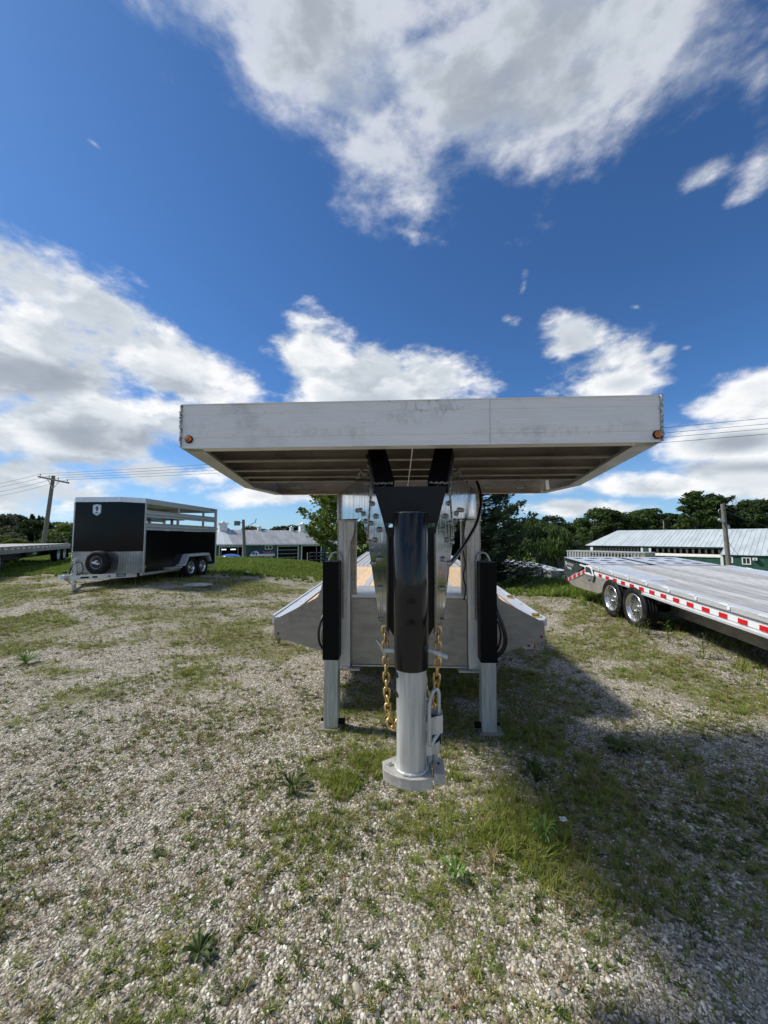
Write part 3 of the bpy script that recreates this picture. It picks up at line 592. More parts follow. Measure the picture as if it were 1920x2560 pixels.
# ---- black gusset with two slots, column behind the tube
mb = MB(); Yg = 1.488
def gz(pts): mb.prism([(x, Yg, z) for x, z in pts], (0, .010, 0))
gz([(-.126, .150), (.159, .150), (.1215, .006), (-.0855, .006)])
gz([(-.0500, .006), (.0850, .006), (.0850, -.008), (-.0500, -.008)])
gz([(-.0855, .006), (-.0775, .006), (-.0735, -.008), (-.0815, -.008)]); gz([(.1215, .006), (.1175, -.008), (.1095, -.008), (.1135, .006)])
gz([(-.0815, -.008), (.1175, -.008), (.111, -.030), (.086, -.056), (-.0545, -.056), (-.077, -.030)])
gpart('gusset_plate', mb, 'black_paint')
gpart('column_box', MB().prism([(-.074, 1.515, -.030), (.109, 1.515, -.030), (.109, 1.515, -.392), (.076, 1.515, -.450), (-.038, 1.515, -.450), (-.074, 1.515, -.392)], (0, .09, 0)), 'black_paint')
# ---- coupler: outer black tube, galvanised inner tube, cast plate
TX, TY = .0176, 1.447
ot = gpart('coupler_sleeve', MB().lathe([(.045, .0565), (.047, .0590), (.047, .0625), (.045, .0640), (-.520, .0640), (-.524, .0625), (-.524, .0570), (-.45, .0568), (.045, .0565)], (TX, TY, 0), 'z', 64), 'black_gloss')
gpart('sleeve_rim', MB().lathe([(.0462, .0588), (.0478, .0592), (.0478, .0622), (.0462, .0628)], (TX, TY, 0), 'z', 64), 'alu_plain', ot)
weld((TX - .066, 1.487, .03), (TX - .066, 1.487, -.40), 50, .0022, ot, 'black_paint'); weld((TX + .066, 1.487, .03), (TX + .066, 1.487, -.40), 50, .0022, ot, 'black_paint')
for z in (-.279, -.353):
    sb = gpart('set_bolt', MB().cyl((TX, TY - .060, z), (TX, TY - .070, z), .0190, .0175, 12), 'black_gloss', ot)
    gpart('nut', MB().cyl((TX, TY - .070, z - .001), (TX, TY - .082, z - .001), .0155, seg=6, smooth=False).cyl((TX, TY - .082, z), (TX, TY - .098, z), .0092, .0085, 12), 'black_gloss', sb)
it = gpart('coupler_tube', MB().lathe([(-.40, .0555), (-.888, .0555)], (TX, TY, 0), 'z', 64), 'galvanised')
for z in (-.548, -.618): gpart('pin_hole', MB().cyl((TX - .0548, TY - .018, z), (TX - .0535, TY - .0175, z), .0105, seg=16).cyl((TX - .050, TY - .020, z), (TX - .0535, TY - .0215, z), .0095, seg=16), 'dark_void', it)
ring = [(TX + .0575 * math.cos(k * math.pi / 24), TY + .0575 * math.sin(k * math.pi / 24), -.882) for k in range(48)]
gpart('weld_bead', MB().tube(ring, [.0062 * random.uniform(.85, 1.15) for _ in ring], 6, closed=True), 'galvanised', it)
bpz = [(-.0843, 1.4225), (-.055, 1.398), (-.022, 1.380), (.016, 1.371), (.050, 1.373), (.0908, 1.3866), (.0908, 1.52), (-.03, 1.535), (-.042, 1.51), (-.092, 1.473)]
bm = bmesh.new(); vs_ = [bm.verts.new((x, y_, -.9235)) for x, y_ in bpz]; f_ = bm.faces.new(vs_); ex_ = bmesh.ops.extrude_face_region(bm, geom=[f_]); bmesh.ops.translate(bm, verts=[g_ for g_ in ex_['geom'] if isinstance(g_, bmesh.types.BMVert)], vec=(0, 0, .0385))
bmesh.ops.bevel(bm, geom=[e_ for e_ in bm.edges], offset=.0028, segments=2, profile=.6, affect='EDGES')
cp = gpart('coupler_plate', MB().bm(bm), 'cast_plate')
gpart('plate_bolt', MB().cyl((-.066, 1.452, -.886), (-.066, 1.452, -.876), .0105, seg=6, smooth=False).cyl((-.066, 1.452, -.876), (-.066, 1.452, -.872), .007, seg=12), 'galvanised', cp)
blk = gpart('latch_block', MB().box(.095, .1355, 1.388, 1.482, -.908, -.872, .003), 'cast_plate')
gpart('block_hole', MB().cyl((.115, 1.448, -.8725), (.115, 1.448, -.8712), .0058, seg=14), 'dark_void', blk)
gpart('latch_pin', MB().cyl((.106, 1.475, -.872), (.106, 1.475, -.82), .011, seg=16).cyl((.083, 1.470, -.885), (.083, 1.470, -.83), .012, seg=16), 'galvanised', blk)
mb = MB(); Yh = 1.432
mb.prism([(x, Yh, z) for x, z in ((.075, -.705), (.131, -.690), (.131, -.752), (.118, -.757), (.092, -.762), (.092, -.800), (.119, -.782), (.119, -.826), (.070, -.838))], (0, .004, 0))
mb.box(.1275, .1310, Yh + .004, Yh + .045, -.750, -.692).box(.1155, .1190, Yh + .004, Yh + .045, -.822, -.786).box(.068, .131, Yh + .045, Yh + .049, -.83, -.69)
hs = gpart('latch_housing', mb, 'galvanised')
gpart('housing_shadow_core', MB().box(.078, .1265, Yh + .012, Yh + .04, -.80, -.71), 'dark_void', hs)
weld((.072, Yh, -.715), (.070, Yh, -.745), 5, .004, hs, 'galvanised'); weld((.070, Yh, -.815), (.068, Yh, -.84), 4, .004, hs, 'galvanised')
gpart('latch_handle', MB().tube([(.1185, 1.450, -.70), (.1185, 1.450, -.655), (.1190, 1.446, -.622), (.1150, 1.438, -.604), (.106, 1.432, -.597), (.096, 1.425, -.604), (.086, 1.415, -.622), (.081, 1.408, -.645), (.080, 1.403, -.70), (.080, 1.402, -.765), (.082, 1.404, -.781), (.088, 1.411, -.785), (.100, 1.424, -.772), (.117, 1.440, -.757)], .0066, 12), 'galvanised')
# ---- pull pin and its clip
pz = -.466
pn = gpart('pull_pin', MB().tube([(TX - .104, TY, pz), (TX - .06, TY, pz), (TX + .06, TY, pz + .002), (TX + .073, TY, pz + .003), (TX + .080, TY - .002, pz - .001), (TX + .132, TY - .016, pz - .016)], [.0088, .0088, .0088, .0095, .0095, .0082], 16), 'galvanised')
gpart('clip', MB().tube([(-.108, 1.43, -.425), (-.100, 1.428, -.437), (-.090, 1.428, -.457), (-.083, 1.43, -.475), (-.075, 1.43, -.490), (-.078, 1.445, -.476), (-.090, 1.452, -.455), (-.100, 1.45, -.438), (-.108, 1.44, -.425)], .0022, 6, closed=True), 'chrome', pn)
# ---- safety chains, link by link
def link_mesh():
    n = 20; L_, W_, r_ = .0195, .0115, .0046; pts = []
    for k in range(n):
        t_ = 2 * math.pi * k / n; c_, s_ = math.cos(t_), math.sin(t_); pts.append((W_ * s_, 0, (L_ - W_) * (1 if c_ > 0 else -1) * (1 if abs(c_) > .15 else 0) + W_ * c_ if abs(c_) > .15 else (L_ - W_) * c_ / .15 + W_ * c_))
    return MB().tube(pts, r_, 8, closed=True).mesh('chain_link', 'gold_chromate')
LM = link_mesh()
def chain(path):
    P_ = [Vector(p) for p in path]; ch = None; d_acc = 0; k = 0; step = .0300
    i = 0; pos = P_[0].copy(); seg_i = 0; total = sum((P_[j + 1] - P_[j]).length for j in range(len(P_) - 1))
    def pt(s_):
        for j in range(len(P_) - 1):
            l_ = (P_[j + 1] - P_[j]).length
            if s_ <= l_ or j == len(P_) - 2: return P_[j].lerp(P_[j + 1], s_ / l_), (P_[j + 1] - P_[j]).normalized()
            s_ -= l_
    n = int(total / step); root = link('safety_chain', MB().cyl(P_[0] + Vector((-.012, .006, .012)), P_[0] + Vector((.012, .006, .012)), .005, seg=10).mesh('safety_chain', 'bolt_steel', Q), G)
    for k in range(n + 1):
        p, d = pt(k * step); q_ = d.to_track_quat('Z', 'Y'); e_ = (q_ @ Euler((0, 0, (R(12) if k % 2 else R(98)) + random.uniform(-.15, .15))).to_quaternion()).to_euler()
        rep('chain_link', LM, root, p - Q, e_)
    return root
def arc(a, b_, sag, n=14): return [Vector(a).lerp(Vector(b_), i / n) + Vector((0, 0, -sag * math.sin(math.pi * i / n))) for i in range(n + 1)]
chain([(-.083, 1.52, -.412), (-.080, 1.52, -.55), (-.076, 1.52, -.68), (-.069, 1.525, -.755), (-.060, 1.53, -.792), (-.046, 1.54, -.800), (-.034, 1.55, -.775), (-.028, 1.56, -.72), (-.020, 1.57, -.64), (-.005, 1.58, -.56)])
chain([(.122, 1.52, -.412), (.121, 1.52, -.52), (.115, 1.52, -.62), (.109, 1.525, -.688), (.098, 1.54, -.715), (.085, 1.55, -.700), (.076, 1.56, -.65), (.066, 1.57, -.60), (.04, 1.58, -.57)])
# ---- risers, legs, loops
for s in (-1, 1):
    X0 = lambda v_: C0 + s * v_
    def bx(name, a, b_, y0, y1, z0, z1, mt, parent=None, bev=0): return gpart(name, MB().box(min(X0(a), X0(b_)), max(X0(a), X0(b_)), y0, y1, z0, z1, bev), mt, parent)
    rp = bx('riser_post', .520, .626, 3.42, 3.54, -1.255, .040, 'alu_post', None, .004)
    bx('riser_web', .474, .518, 3.47, 3.55, -1.250, .040, 'alu_dull', rp)
    bx('riser_cap', .474, .634, 3.405, 3.60, .046, .286, 'alu_polished', rp, .004)
    bx('cap_lip', .470, .640, 3.395, 3.60, .036, .0455, 'alu_plain', rp)
    bx('cap_edge', .600, .615, 3.396, 3.404, .050, .280, 'weld', rp)
    bx('foot_flange', .430, .636, 3.39, 3.55, -1.270, -1.2575, 'alu_plain', rp)
    bx('riser_rib', .546, .572, 3.392, 3.419, -.815, .030, 'alu_plain', rp)
    ps, rs = wob((X0(.575), 3.402, .03), (X0(.575), 3.402, -.81), 80, .0062, .15); gpart('weld_bead', MB().tube(ps, rs, 6), 'weld', rp)
    ps, rs = wob((X0(.545), 3.412, -.80), (X0(.578), 3.412, -.822), 6, .006, .2); gpart('weld_bead', MB().tube(ps, rs, 6), 'weld', rp)
    ps, rs = wob((X0(.628), 3.418, -.62), (X0(.628), 3.418, -1.25), 60, .0055, .5); gpart('weld_bead', MB().tube(ps, rs, 6), 'weld', rp)
    ps, rs = wob((X0(.628), 3.418, .03), (X0(.628), 3.418, -.45), 50, .0045, .3); gpart('weld_bead', MB().tube(ps, rs, 6), 'weld', rp)
    ps, rs = wob((X0(.525), 3.40, -1.2535), (X0(.62), 3.40, -1.2535), 12, .006, .4); gpart('weld_bead', MB().tube(ps, rs, 6), 'weld', rp)
    cur = [(.545, .034), (.478, .034), (.478, -.03), (.484, -.07), (.498, -.115), (.515, -.16), (.528, -.22), (.535, -.32), (.540, -.45), (.5455, -.55)]
    gpart('curved_gusset', MB().prism([(X0(a), 3.400, b_) for a, b_ in cur], (0, .006, 0)), 'alu_polished', rp)
    lg = bx('landing_leg', .590, .728, 3.245, 3.384, -1.135, -.310, 'black_satin', None, .006)
    bx('inner_leg', .598, .718, 3.255, 3.375, -1.700, -1.136, 'galvanised', lg, .005)
    bx('foot_pad', .575, .770, 3.225, 3.41, -1.716, -1.7015, 'alu_dull', lg)
    gpart('foot_pin', MB().cyl((X0(.596), 3.31, -1.665), (X0(.545), 3.31, -1.665), .024, seg=14), 'black_satin', lg)
    gpart('foot_pin', MB().cyl((X0(.720), 3.31, -1.655), (X0(.75), 3.31, -1.655), .014, seg=12), 'black_satin', lg)
    bx('leg_bracket', .628, .70, 3.386, 3.42, -1.05, -.42, 'alu_plain', lg)
    x_ = .650
    gpart('tie_loop', MB().tube([(X0(x_ - .055), 3.40, -.33), (X0(x_ - .052), 3.40, -.27), (X0(x_ - .035), 3.40, -.243), (X0(x_), 3.40, -.238), (X0(x_ + .025), 3.40, -.250), (X0(x_ + .045), 3.40, -.285), (X0(x_ + .058), 3.40, -.33)], .0085, 8), 'alu_plain', lg)
# hoses
def hose(pts, r_): gpart('hose', MB().tube([at(*p) for p in pts], r_, 10), 'hose_rubber')
def smooth_path(P_, n=5):
    P_ = [Vector(p) for p in P_]; out = []
    for i in range(len(P_) - 1):
        p0 = P_[max(i - 1, 0)]; p1 = P_[i]; p2 = P_[i + 1]; p3 = P_[min(i + 2, len(P_) - 1)]
        for k in range(n):
            t_ = k / n; out.append(0.5 * ((2 * p1) + (p2 - p0) * t_ + (2 * p0 - 5 * p1 + 4 * p2 - p3) * t_ ** 2 + (-p0 + 3 * p1 - 3 * p2 + p3) * t_ ** 3))
    return out + [P_[-1]]
def hose(pts, r_, mt='hose_rubber'): gpart('hose', MB().tube(smooth_path([at(*p) for p in pts]), r_, 10), mt)
hose([(1166, 1200, 3.34), (1176, 1186, 3.32), (1190, 1200, 3.25), (1199, 1225, 3.2), (1202, 1255, 3.1), (1199, 1280, 3.0), (1191, 1309, 2.8), (1170, 1348, 2.55), (1146, 1384, 2.3), (1128, 1406, 2.1), (1112, 1420, 1.95)], .0125)
hose([(1168, 1190, 3.37), (1166, 1230, 3.36), (1163, 1300, 3.37), (1156, 1360, 3.37), (1163, 1410, 3.37), (1158, 1440, 3.37), (1164, 1470, 3.38), (1160, 1500, 3.38)], .0075)
hose([(1236, 1505, 3.30), (1243, 1530, 3.26), (1254, 1556, 3.24), (1263, 1590, 3.24), (1262, 1614, 3.25), (1251, 1633, 3.27), (1236, 1644, 3.30)], .0175)
hose([(1236, 1545, 3.34), (1247, 1560, 3.33), (1252, 1590, 3.33), (1246, 1618, 3.33), (1236, 1632, 3.34)], .009)
hose([(812, 1530, 3.32), (803, 1552, 3.27), (797, 1575, 3.25), (797, 1597, 3.25), (801, 1612, 3.27), (812, 1628, 3.31)], .0105)
hose([(812, 1552, 3.34), (805, 1575, 3.32), (803, 1595, 3.32), (808, 1615, 3.34)], .005, 'bolt_steel')
# ---- tool box between the risers
tb = gpart('tool_box', MB().box(-.484, .530, 3.455, 3.93, -1.237, -.652, .004), 'alu_dull')
gpart('box_lid', MB().box(-.490, .536, 3.445, 3.94, -.648, -.618, .003), 'alu_plain', tb)
gpart('box_lip', MB().box(-.484, .530, 3.447, 3.50, -1.252, -1.240), 'alu_plain', tb)
gpart('gap_shade_panel', MB().box(-.60, .64, 3.60, 3.66, -1.20, -.70), 'black_satin')  # black panel added behind the box to paint the gaps beside it as shade
# ---- lower deck
Y0, YE = 3.72, 12.9
DZ = -.897
for s, xo in ((-1, -1.285), (1, 1.292)):
    tp = [at(690.4, 1549, Y0), at(735, 1526, Y0), at(790, 1497, Y0), at(797.5, 1491, Y0), at(802.5, 1481, Y0), at(806, 1470, Y0), at(809, 1455, Y0)]
    pts = [(abs(p.x - C0) / abs(tp[0].x - C0) * (abs(xo - C0)), p.z) for p in tp]
    pts = pts + [(.56, -.40), (.56, -1.22), (.86, -1.205), (pts[0][0], -1.082)]
    fp = gpart('front_plate', MB().prism([(C0 + s * a, Y0, b_) for a, b_ in pts], (0, .010, 0)), 'alu_dull')
    xx = abs(xo - C0)
    rl = gpart('side_rail', MB().box(min(C0 + s * xx, C0 + s * (xx - .012)), max(C0 + s * xx, C0 + s * (xx - .012)), Y0 + .012, YE, -1.08, DZ - .004)
               .box(min(C0 + s * (xx + .0), C0 + s * (xx - .105)), max(C0 + s * (xx + .0), C0 + s * (xx - .105)), Y0 + .004, YE, DZ - .003, DZ + .004), 'alu_white')
    gpart('rub_rail', MB().box(min(C0 + s * (xx + .012), C0 + s * (xx + .034)), max(C0 + s * (xx + .012), C0 + s * (xx + .034)), Y0 + .03, YE, DZ - .060, DZ + .014), 'alu_white', rl)
    for k in range(18):
        yy = Y0 + .22 + k * .5; gpart('stake_pocket', MB().box(min(C0 + s * (xx - .006), C0 + s * (xx + .016)), max(C0 + s * (xx - .006), C0 + s * (xx + .016)), yy, yy + .06, DZ - .070, DZ + .007), 'alu_dull', rl)
    p = at(695 if s < 0 else 1354, 1584 if s < 0 else 1592, Y0)
    ml = gpart('marker_light', MB().lathe([(0.0, .0125), (-.004, .0125), (-.006, .011)], (p.x, Y0, p.z), 'y', 16), 'black_satin')
    gpart('lens', MB().lathe([(-.003, .0105), (-.008, .0095), (-.010, .005), (-.0105, .0001)], (p.x, Y0 - .001, p.z), 'y', 14), 'red_lens', ml)
def planks(x0, x1, n, y0, y1, mt, z0, z1, gap, name):
    w_ = (x1 - x0) / n; mb = MB().box(0, w_ - gap, 0, y1 - y0, 0, z1 - z0); me_ = mb.mesh(name, mt)
    for k in range(n): rep(name, me_, G, Vector((x0 + k * w_ + gap / 2, y0, z0 + random.uniform(-.001, .001))) - Q)
for (a, b_, n) in ((-1.155, -.63, 3), (-.55, .59, 6), (.67, 1.175, 3)): planks(a, b_, n, 3.76, 8.40, 'new_wood', DZ - .035, DZ, .005, 'plank')
for a in (-.626, .594): gpart('floor_strip', MB().box(a, a + .072, 3.76, 8.40, DZ - .03, DZ + .003), 'alu_white')
planks(-1.155, 1.175, 24, 8.42, YE - .02, 'alu_white', DZ - .035, DZ + .004, .030, 'floor_extrusion')
gpart('floor_pan', MB().box(-1.16, 1.18, 3.76, YE, DZ - .06, DZ - .040), 'alu_dull')
gpart('tail_beam', MB().box(-1.26, 1.29, YE, YE + .03, -1.08, DZ + .004), 'alu_white')
for s in (-1, 1):
    gpart('frame_rail', MB().box(C0 + s * .5 - .05, C0 + s * .5 + .05, 3.95, YE - .1, -1.24, DZ - .062), 'alu_plain')
for (px, py) in ((1274.5, 1490), (1339, 1536)):
    r_ = _RT @ ray(px, py); k = (DZ + .03) / r_.z; p = r_ * k
    rt = gpart('tie_down_ratchet', MB().box(p.x - .03, p.x + .03, p.y - .03, p.y + .03, DZ + .004, DZ + .020).cyl((p.x - .035, p.y, DZ + .03), (p.x + .035, p.y, DZ + .03), .013, seg=12), 'gold_chromate')
    gpart('ratchet_handle', MB().bar((p.x, p.y, DZ + .03), (p.x + .01, p.y + .09, DZ + .02), .03, .008), 'alu_white', rt)
p = at(1320, 1611, 3.76)
sw = gpart('strap_winch', MB().prism([(p.x - .060, 3.74, p.z + .045), (p.x + .045, 3.74, p.z + .045), (p.x + .045, 3.74, p.z - .020), (p.x + .025, 3.74, p.z - .040), (p.x - .035, 3.74, p.z - .040), (p.x - .060, 3.74, p.z - .020)], (0, .012, 0)), 'galvanised')
gpart('winch_bore', MB().lathe([(0, .022), (-.006, .021), (-.006, .018), (.004, .018)], (p.x - .004, 3.739, p.z + .003), 'y', 18), 'galvanised', sw)
gpart('bore_hole', MB().lathe([(-.004, .0175), (-.004, .0001)], (p.x - .004, 3.739, p.z + .003), 'y', 16), 'dark_void', sw)
gpart('strap_roll', MB().cyl((p.x - .10, 3.80, p.z), (p.x + .07, 3.80, p.z), .042, seg=20).tube([(p.x - .04, 3.77, p.z - .04), (p.x, 3.765, p.z - .062), (p.x + .035, 3.77, p.z - .045)], .005, 6), 'orange_plastic', sw)
# axles and wheels far back under the deck
def tyre_mesh(Rr, Rm, w_, name='tyre'):
    pr = [(-w_ * .42, Rm), (-w_ * .49, Rm + (Rr - Rm) * .3), (-w_ * .5, Rm + (Rr - Rm) * .62), (-w_ * .43, Rr * .965), (-w_ * .36, Rr * .995), (-w_ * .22, Rr), (-w_ * .215, Rr * .982), (-w_ * .17, Rr * .982), (-w_ * .165, Rr), (-.003 - w_ * .03, Rr), (-w_ * .03, Rr * .982), (w_ * .03, Rr * .982), (w_ * .033, Rr), (w_ * .165, Rr), (w_ * .17, Rr * .982), (w_ * .215, Rr * .982), (w_ * .22, Rr), (w_ * .36, Rr * .995), (w_ * .43, Rr * .965), (w_ * .5, Rm + (Rr - Rm) * .62), (w_ * .49, Rm + (Rr - Rm) * .3), (w_ * .42, Rm)]
    return MB().lathe(pr, (0, 0, 0), 'x', 48).mesh(name, 'rubber')
def rim_mesh(Rm, w_, spokes, mt, dish=.3, name='rim'):
    """outer face towards -x"""
    mb = MB().lathe([(-w_ * .46, Rm * 1.03), (-w_ * .50, Rm * 1.0), (-w_ * .47, Rm * .93), (-w_ * dish * .2, Rm * .86), (w_ * .3, Rm * .84), (w_ * .42, Rm)], (0, 0, 0), 'x', 40)
    mb.lathe([(-w_ * .34, .0001), (-w_ * .34, Rm * .13), (-w_ * .22, Rm * .17), (-w_ * .10, Rm * .34), (w_ * .05, Rm * .36)], (0, 0, 0), 'x', 24)
    for k in range(spokes):
        t_ = 2 * math.pi * k / spokes; c_, s_ = math.cos(t_), math.sin(t_)
        mb.bar((-w_ * .14, c_ * Rm * .30, s_ * Rm * .30), (-w_ * .18, c_ * Rm * .90, s_ * Rm * .90), Rm * (0.20 if spokes < 8 else .06), Rm * .10, (1, 0, 0))
    for k in range(6):
        t_ = 2 * math.pi * (k + .5) / 6; mb.cyl((-w_ * .10, math.cos(t_) * Rm * .25, math.sin(t_) * Rm * .25), (-w_ * .20, math.cos(t_) * Rm * .25, math.sin(t_) * Rm * .25), Rm * .035, seg=6, smooth=False)
    return mb.mesh(name, mt)
def hubdisc(Rm, w_, mt='dark_void', name='brake_drum'): return MB().lathe([(w_ * .06, .0001), (w_ * .06, Rm * .80), (w_ * .3, Rm * .82)], (0, 0, 0), 'x', 24).mesh(name, mt)
T1, R1, B1 = tyre_mesh(.375, .225, .22), rim_mesh(.225, .20, 8, 'silver_paint'), hubdisc(.225, .2)
def put_wheel(parent, loc, side, T_, R_, B_=None, rot=0.0, tilt=0.0):
    """side -1: outer face to -x"""
    t_ = rep('wheel', T_, parent, loc, (0, 0, 0 if side < 0 else math.pi)); rep('rim', R_, t_, (0, 0, 0), (rot, 0, 0))
    if B_: rep('brake_drum', B_, t_, (0, 0, 0))
    return t_
for y in (8.95, 9.85):
    zc = -(1.6 + y * math.sin(TILT)) / math.cos(TILT) + .375 + (-.0)
    gpart('axle', MB().cyl((-1.0, y, zc), (1.04, y, zc), .055, seg=12), 'black_satin')
    for s in (-1, 1): put_wheel(G, Vector((C0 + s * .92, y, zc)) - Q, s, T1, R1, B1)

# ================================================================== BLACK LIVESTOCK TRAILER (left)
def plane_hit(px, py, p0, n):
    r_ = ray(px, py); k = (Vector(p0) - EYE).dot(Vector(n)) / r_.dot(Vector(n)); return EYE + r_ * k
LG = 0.24; l_loc = Vector((-8.49, 10.13, LG)); 
L_ = thing('livestock_trailer', 'black livestock trailer with slatted open sides and diamond plate nose', 'trailer', l_loc, (0, 0, 0))
def lp(name, mb, mt, parent=None): return part(name, mb, mt, parent or L_)
HWd, NS, LEN, ZB, ZT = 1.065, .43, 4.55, .38, 2.49
FW = .66
def wall(p, q_, z0, z1, th=.02): return [(p[0], p[1], z0), (q_[0], q_[1], z0), (q_[0], q_[1], z1), (p[0], p[1], z1)]
segs = [((-FW, 0), (FW, 0)), ((FW, 0), (HWd, NS)), ((-HWd, NS), (-FW, 0))]
for i, (a, b_) in enumerate(segs):
    d = Vector((b_[0] - a[0], b_[1] - a[1], 0)).normalized(); inn = Vector((-d.y, d.x, 0)) * .02
    lp('nose_panel', MB().prism(wall(a, b_, .985, 2.355), inn), 'black_gloss_panel')
    o = Vector((d.y, -d.x, 0)) * .004
    a2, b2 = Vector((*a, 0)) + o, Vector((*b_, 0)) + o
    lp('diamond_guard', MB().prism(wall(a2, b2, ZB, .985), inn), 'diamond_plate')
    a2, b2 = Vector((*a, 0)) + o * 2.5, Vector((*b_, 0)) + o * 2.5
    lp('top_trim', MB().prism(wall(a2, b2, 2.355, ZT), inn * 1.6), 'alu_white')
for x in (-HWd, HWd): lp('corner_trim', MB().box(x - .014, x + .014, NS - .012, NS + .040, ZB, ZT - .002), 'alu_plain')
lp('roof', MB().prism([(-FW + .03, .03, ZT - .012), (FW - .03, .03, ZT - .012), (HWd - .03, NS, ZT - .012), (HWd - .03, LEN - .02, ZT - .012), (-HWd + .03, LEN - .02, ZT - .012), (-HWd + .03, NS, ZT - .012)], (0, 0, .018)), 'alu_white')
lp('floor', MB().box(-HWd + .03, HWd - .03, NS, LEN - .02, ZB + .0, ZB + .06), 'alu_dull')
for s in (-1, 1):
    def sx(a, b_): return (min(s * a, s * b_), max(s * a, s * b_))
    lp('side_panel', MB().box(*sx(HWd - .02, HWd), NS + .042, LEN - .05, ZB, 1.585), 'black_gloss_panel')
    lp('top_rail', MB().box(*sx(HWd - .05, HWd + .012), NS + .042, LEN - .05, 2.335, ZT - .002), 'alu_plain')
    for z0, z1 in ((1.965, 2.165), (1.590, 1.795)):
        zm = z0 + (z1 - z0) * .42
        pr = [(HWd - .03, z0), (HWd + .012, z0), (HWd + .012, z0 + .012), (HWd + .004, z0 + .03), (HWd + .004, zm - .02), (HWd + .020, zm), (HWd + .020, zm + .018), (HWd + .004, zm + .04), (HWd + .004, z1 - .02), (HWd + .014, z1 - .006), (HWd + .014, z1), (HWd - .03, z1)]
        lp('side_slat', MB().prism([(s * a, NS + .042, b_) for a, b_ in pr], (0, LEN - .05 - NS - .042, 0)), 'alu_plain')
    for y in (2.05, 3.62): lp('slat_post', MB().box(*sx(HWd - .045, HWd - .008), y - .05, y + .05, 1.586, 2.334), 'alu_plain')
    lp('rear_post', MB().box(*sx(HWd - .06, HWd + .016), LEN - .048, LEN + .03, ZB, ZT), 'alu_post')
    lp('frame_rail', MB().box(*sx(HWd - .09, HWd - .004), -.02 + NS, LEN, ZB - .075, ZB - .004), 'alu_plain')
lp('rear_header', MB().box(-HWd + .06, HWd - .06, LEN - .04, LEN + .02, 2.34, ZT - .004), 'alu_plain')
lp('rear_gate', MB().box(-HWd + .06, HWd - .06, LEN - .02, LEN + .01, ZB, 1.60), 'black_gloss_panel')
lp('divider_gate', MB().box(-.98, .98, 2.50, 2.53, ZB + .06, 1.35).box(-.98, .98, 2.50, 2.53, 1.42, 1.60).box(-.98, .98, 2.50, 2.53, 1.95, 2.02).box(-.30, -.2, 2.5, 2.54, 1.60, 2.2).box(.5, .58, 2.5, 2.54, 1.6, 2.2), 'alu_plain')
lp('name_plate', MB().box(HWd + .0125, HWd + .016, LEN - .46, LEN - .18, 2.395, 2.455), 'sign_black')
o_ = link('lettering', text_mesh('EBY', .062, 'white_tape', .0008, 'CENTER', .001), L_, (HWd + .0172, LEN - .32, 2.403), (R(90), 0, R(90)))
lp('side_marker', MB().box(HWd + .001, HWd + .012, NS + .06, NS + .10, .50, .57), 'amber_lens')
lp('warning_sticker', MB().box(HWd + .0205, HWd + .0225, 2.46, 2.58, 1.675, 1.70), 'sticker_cream')
# crest on the nose: shield, hatted head, letters
sh = [(-.118, -.002, .135), (0, -.002, .158), (.118, -.002, .135), (.118, -.002, -.070), (.085, -.002, -.105), (0, -.002, -.155), (-.085, -.002, -.105), (-.118, -.002, -.070)]
def sc_(pts, k, y, dz=0): return [(a * k, y, c_ * k + dz) for a, _, c_ in pts]
EMB = Vector((-.02, 0, 2.13))
em = link('crest', MB().prism(sc_(sh, 1, -.003), (0, -.008, 0)).mesh('crest', 'chrome'), L_, EMB)
lp('crest_border', MB().prism(sc_(sh, .90, -.0115), (0, -.001, 0)), 'sign_black', em); lp('crest_field', MB().prism(sc_(sh, .82, -.0128), (0, -.001, 0)), 'alu_white', em)
def emb(name, pts, y=-.0142): lp(name, MB().prism([(a, y, c_) for a, c_ in pts], (0, -.0014, 0)), 'sign_black', em)
emb('hat_brim', [(-.072, .070), (-.060, .052), (-.03, .046), (.03, .046), (.060, .052), (.072, .072), (.045, .066), (0, .062), (-.045, .066)])
emb('hat_crown', [(-.034, .066), (-.026, .098), (-.010, .106), (.004, .100), (.016, .108), (.028, .096), (.036, .068)])
emb('bandana_face', [(-.036, .044), (.044, .044), (.040, .012), (.020, -.022), (.004, -.042), (-.014, -.022), (-.034, .010)])
lp('cheek', MB().prism([(a, -.0158, c_) for a, c_ in ((-.022, .040), (-.008, .040), (-.008, .014), (-.018, .012))], (0, -.001, 0)), 'alu_white', em)
link('lettering', text_mesh('EBY', .050, 'sign_black', .0008, 'CENTER', .0022), em, (.002, -.0155, -.090), (R(90), 0, 0))
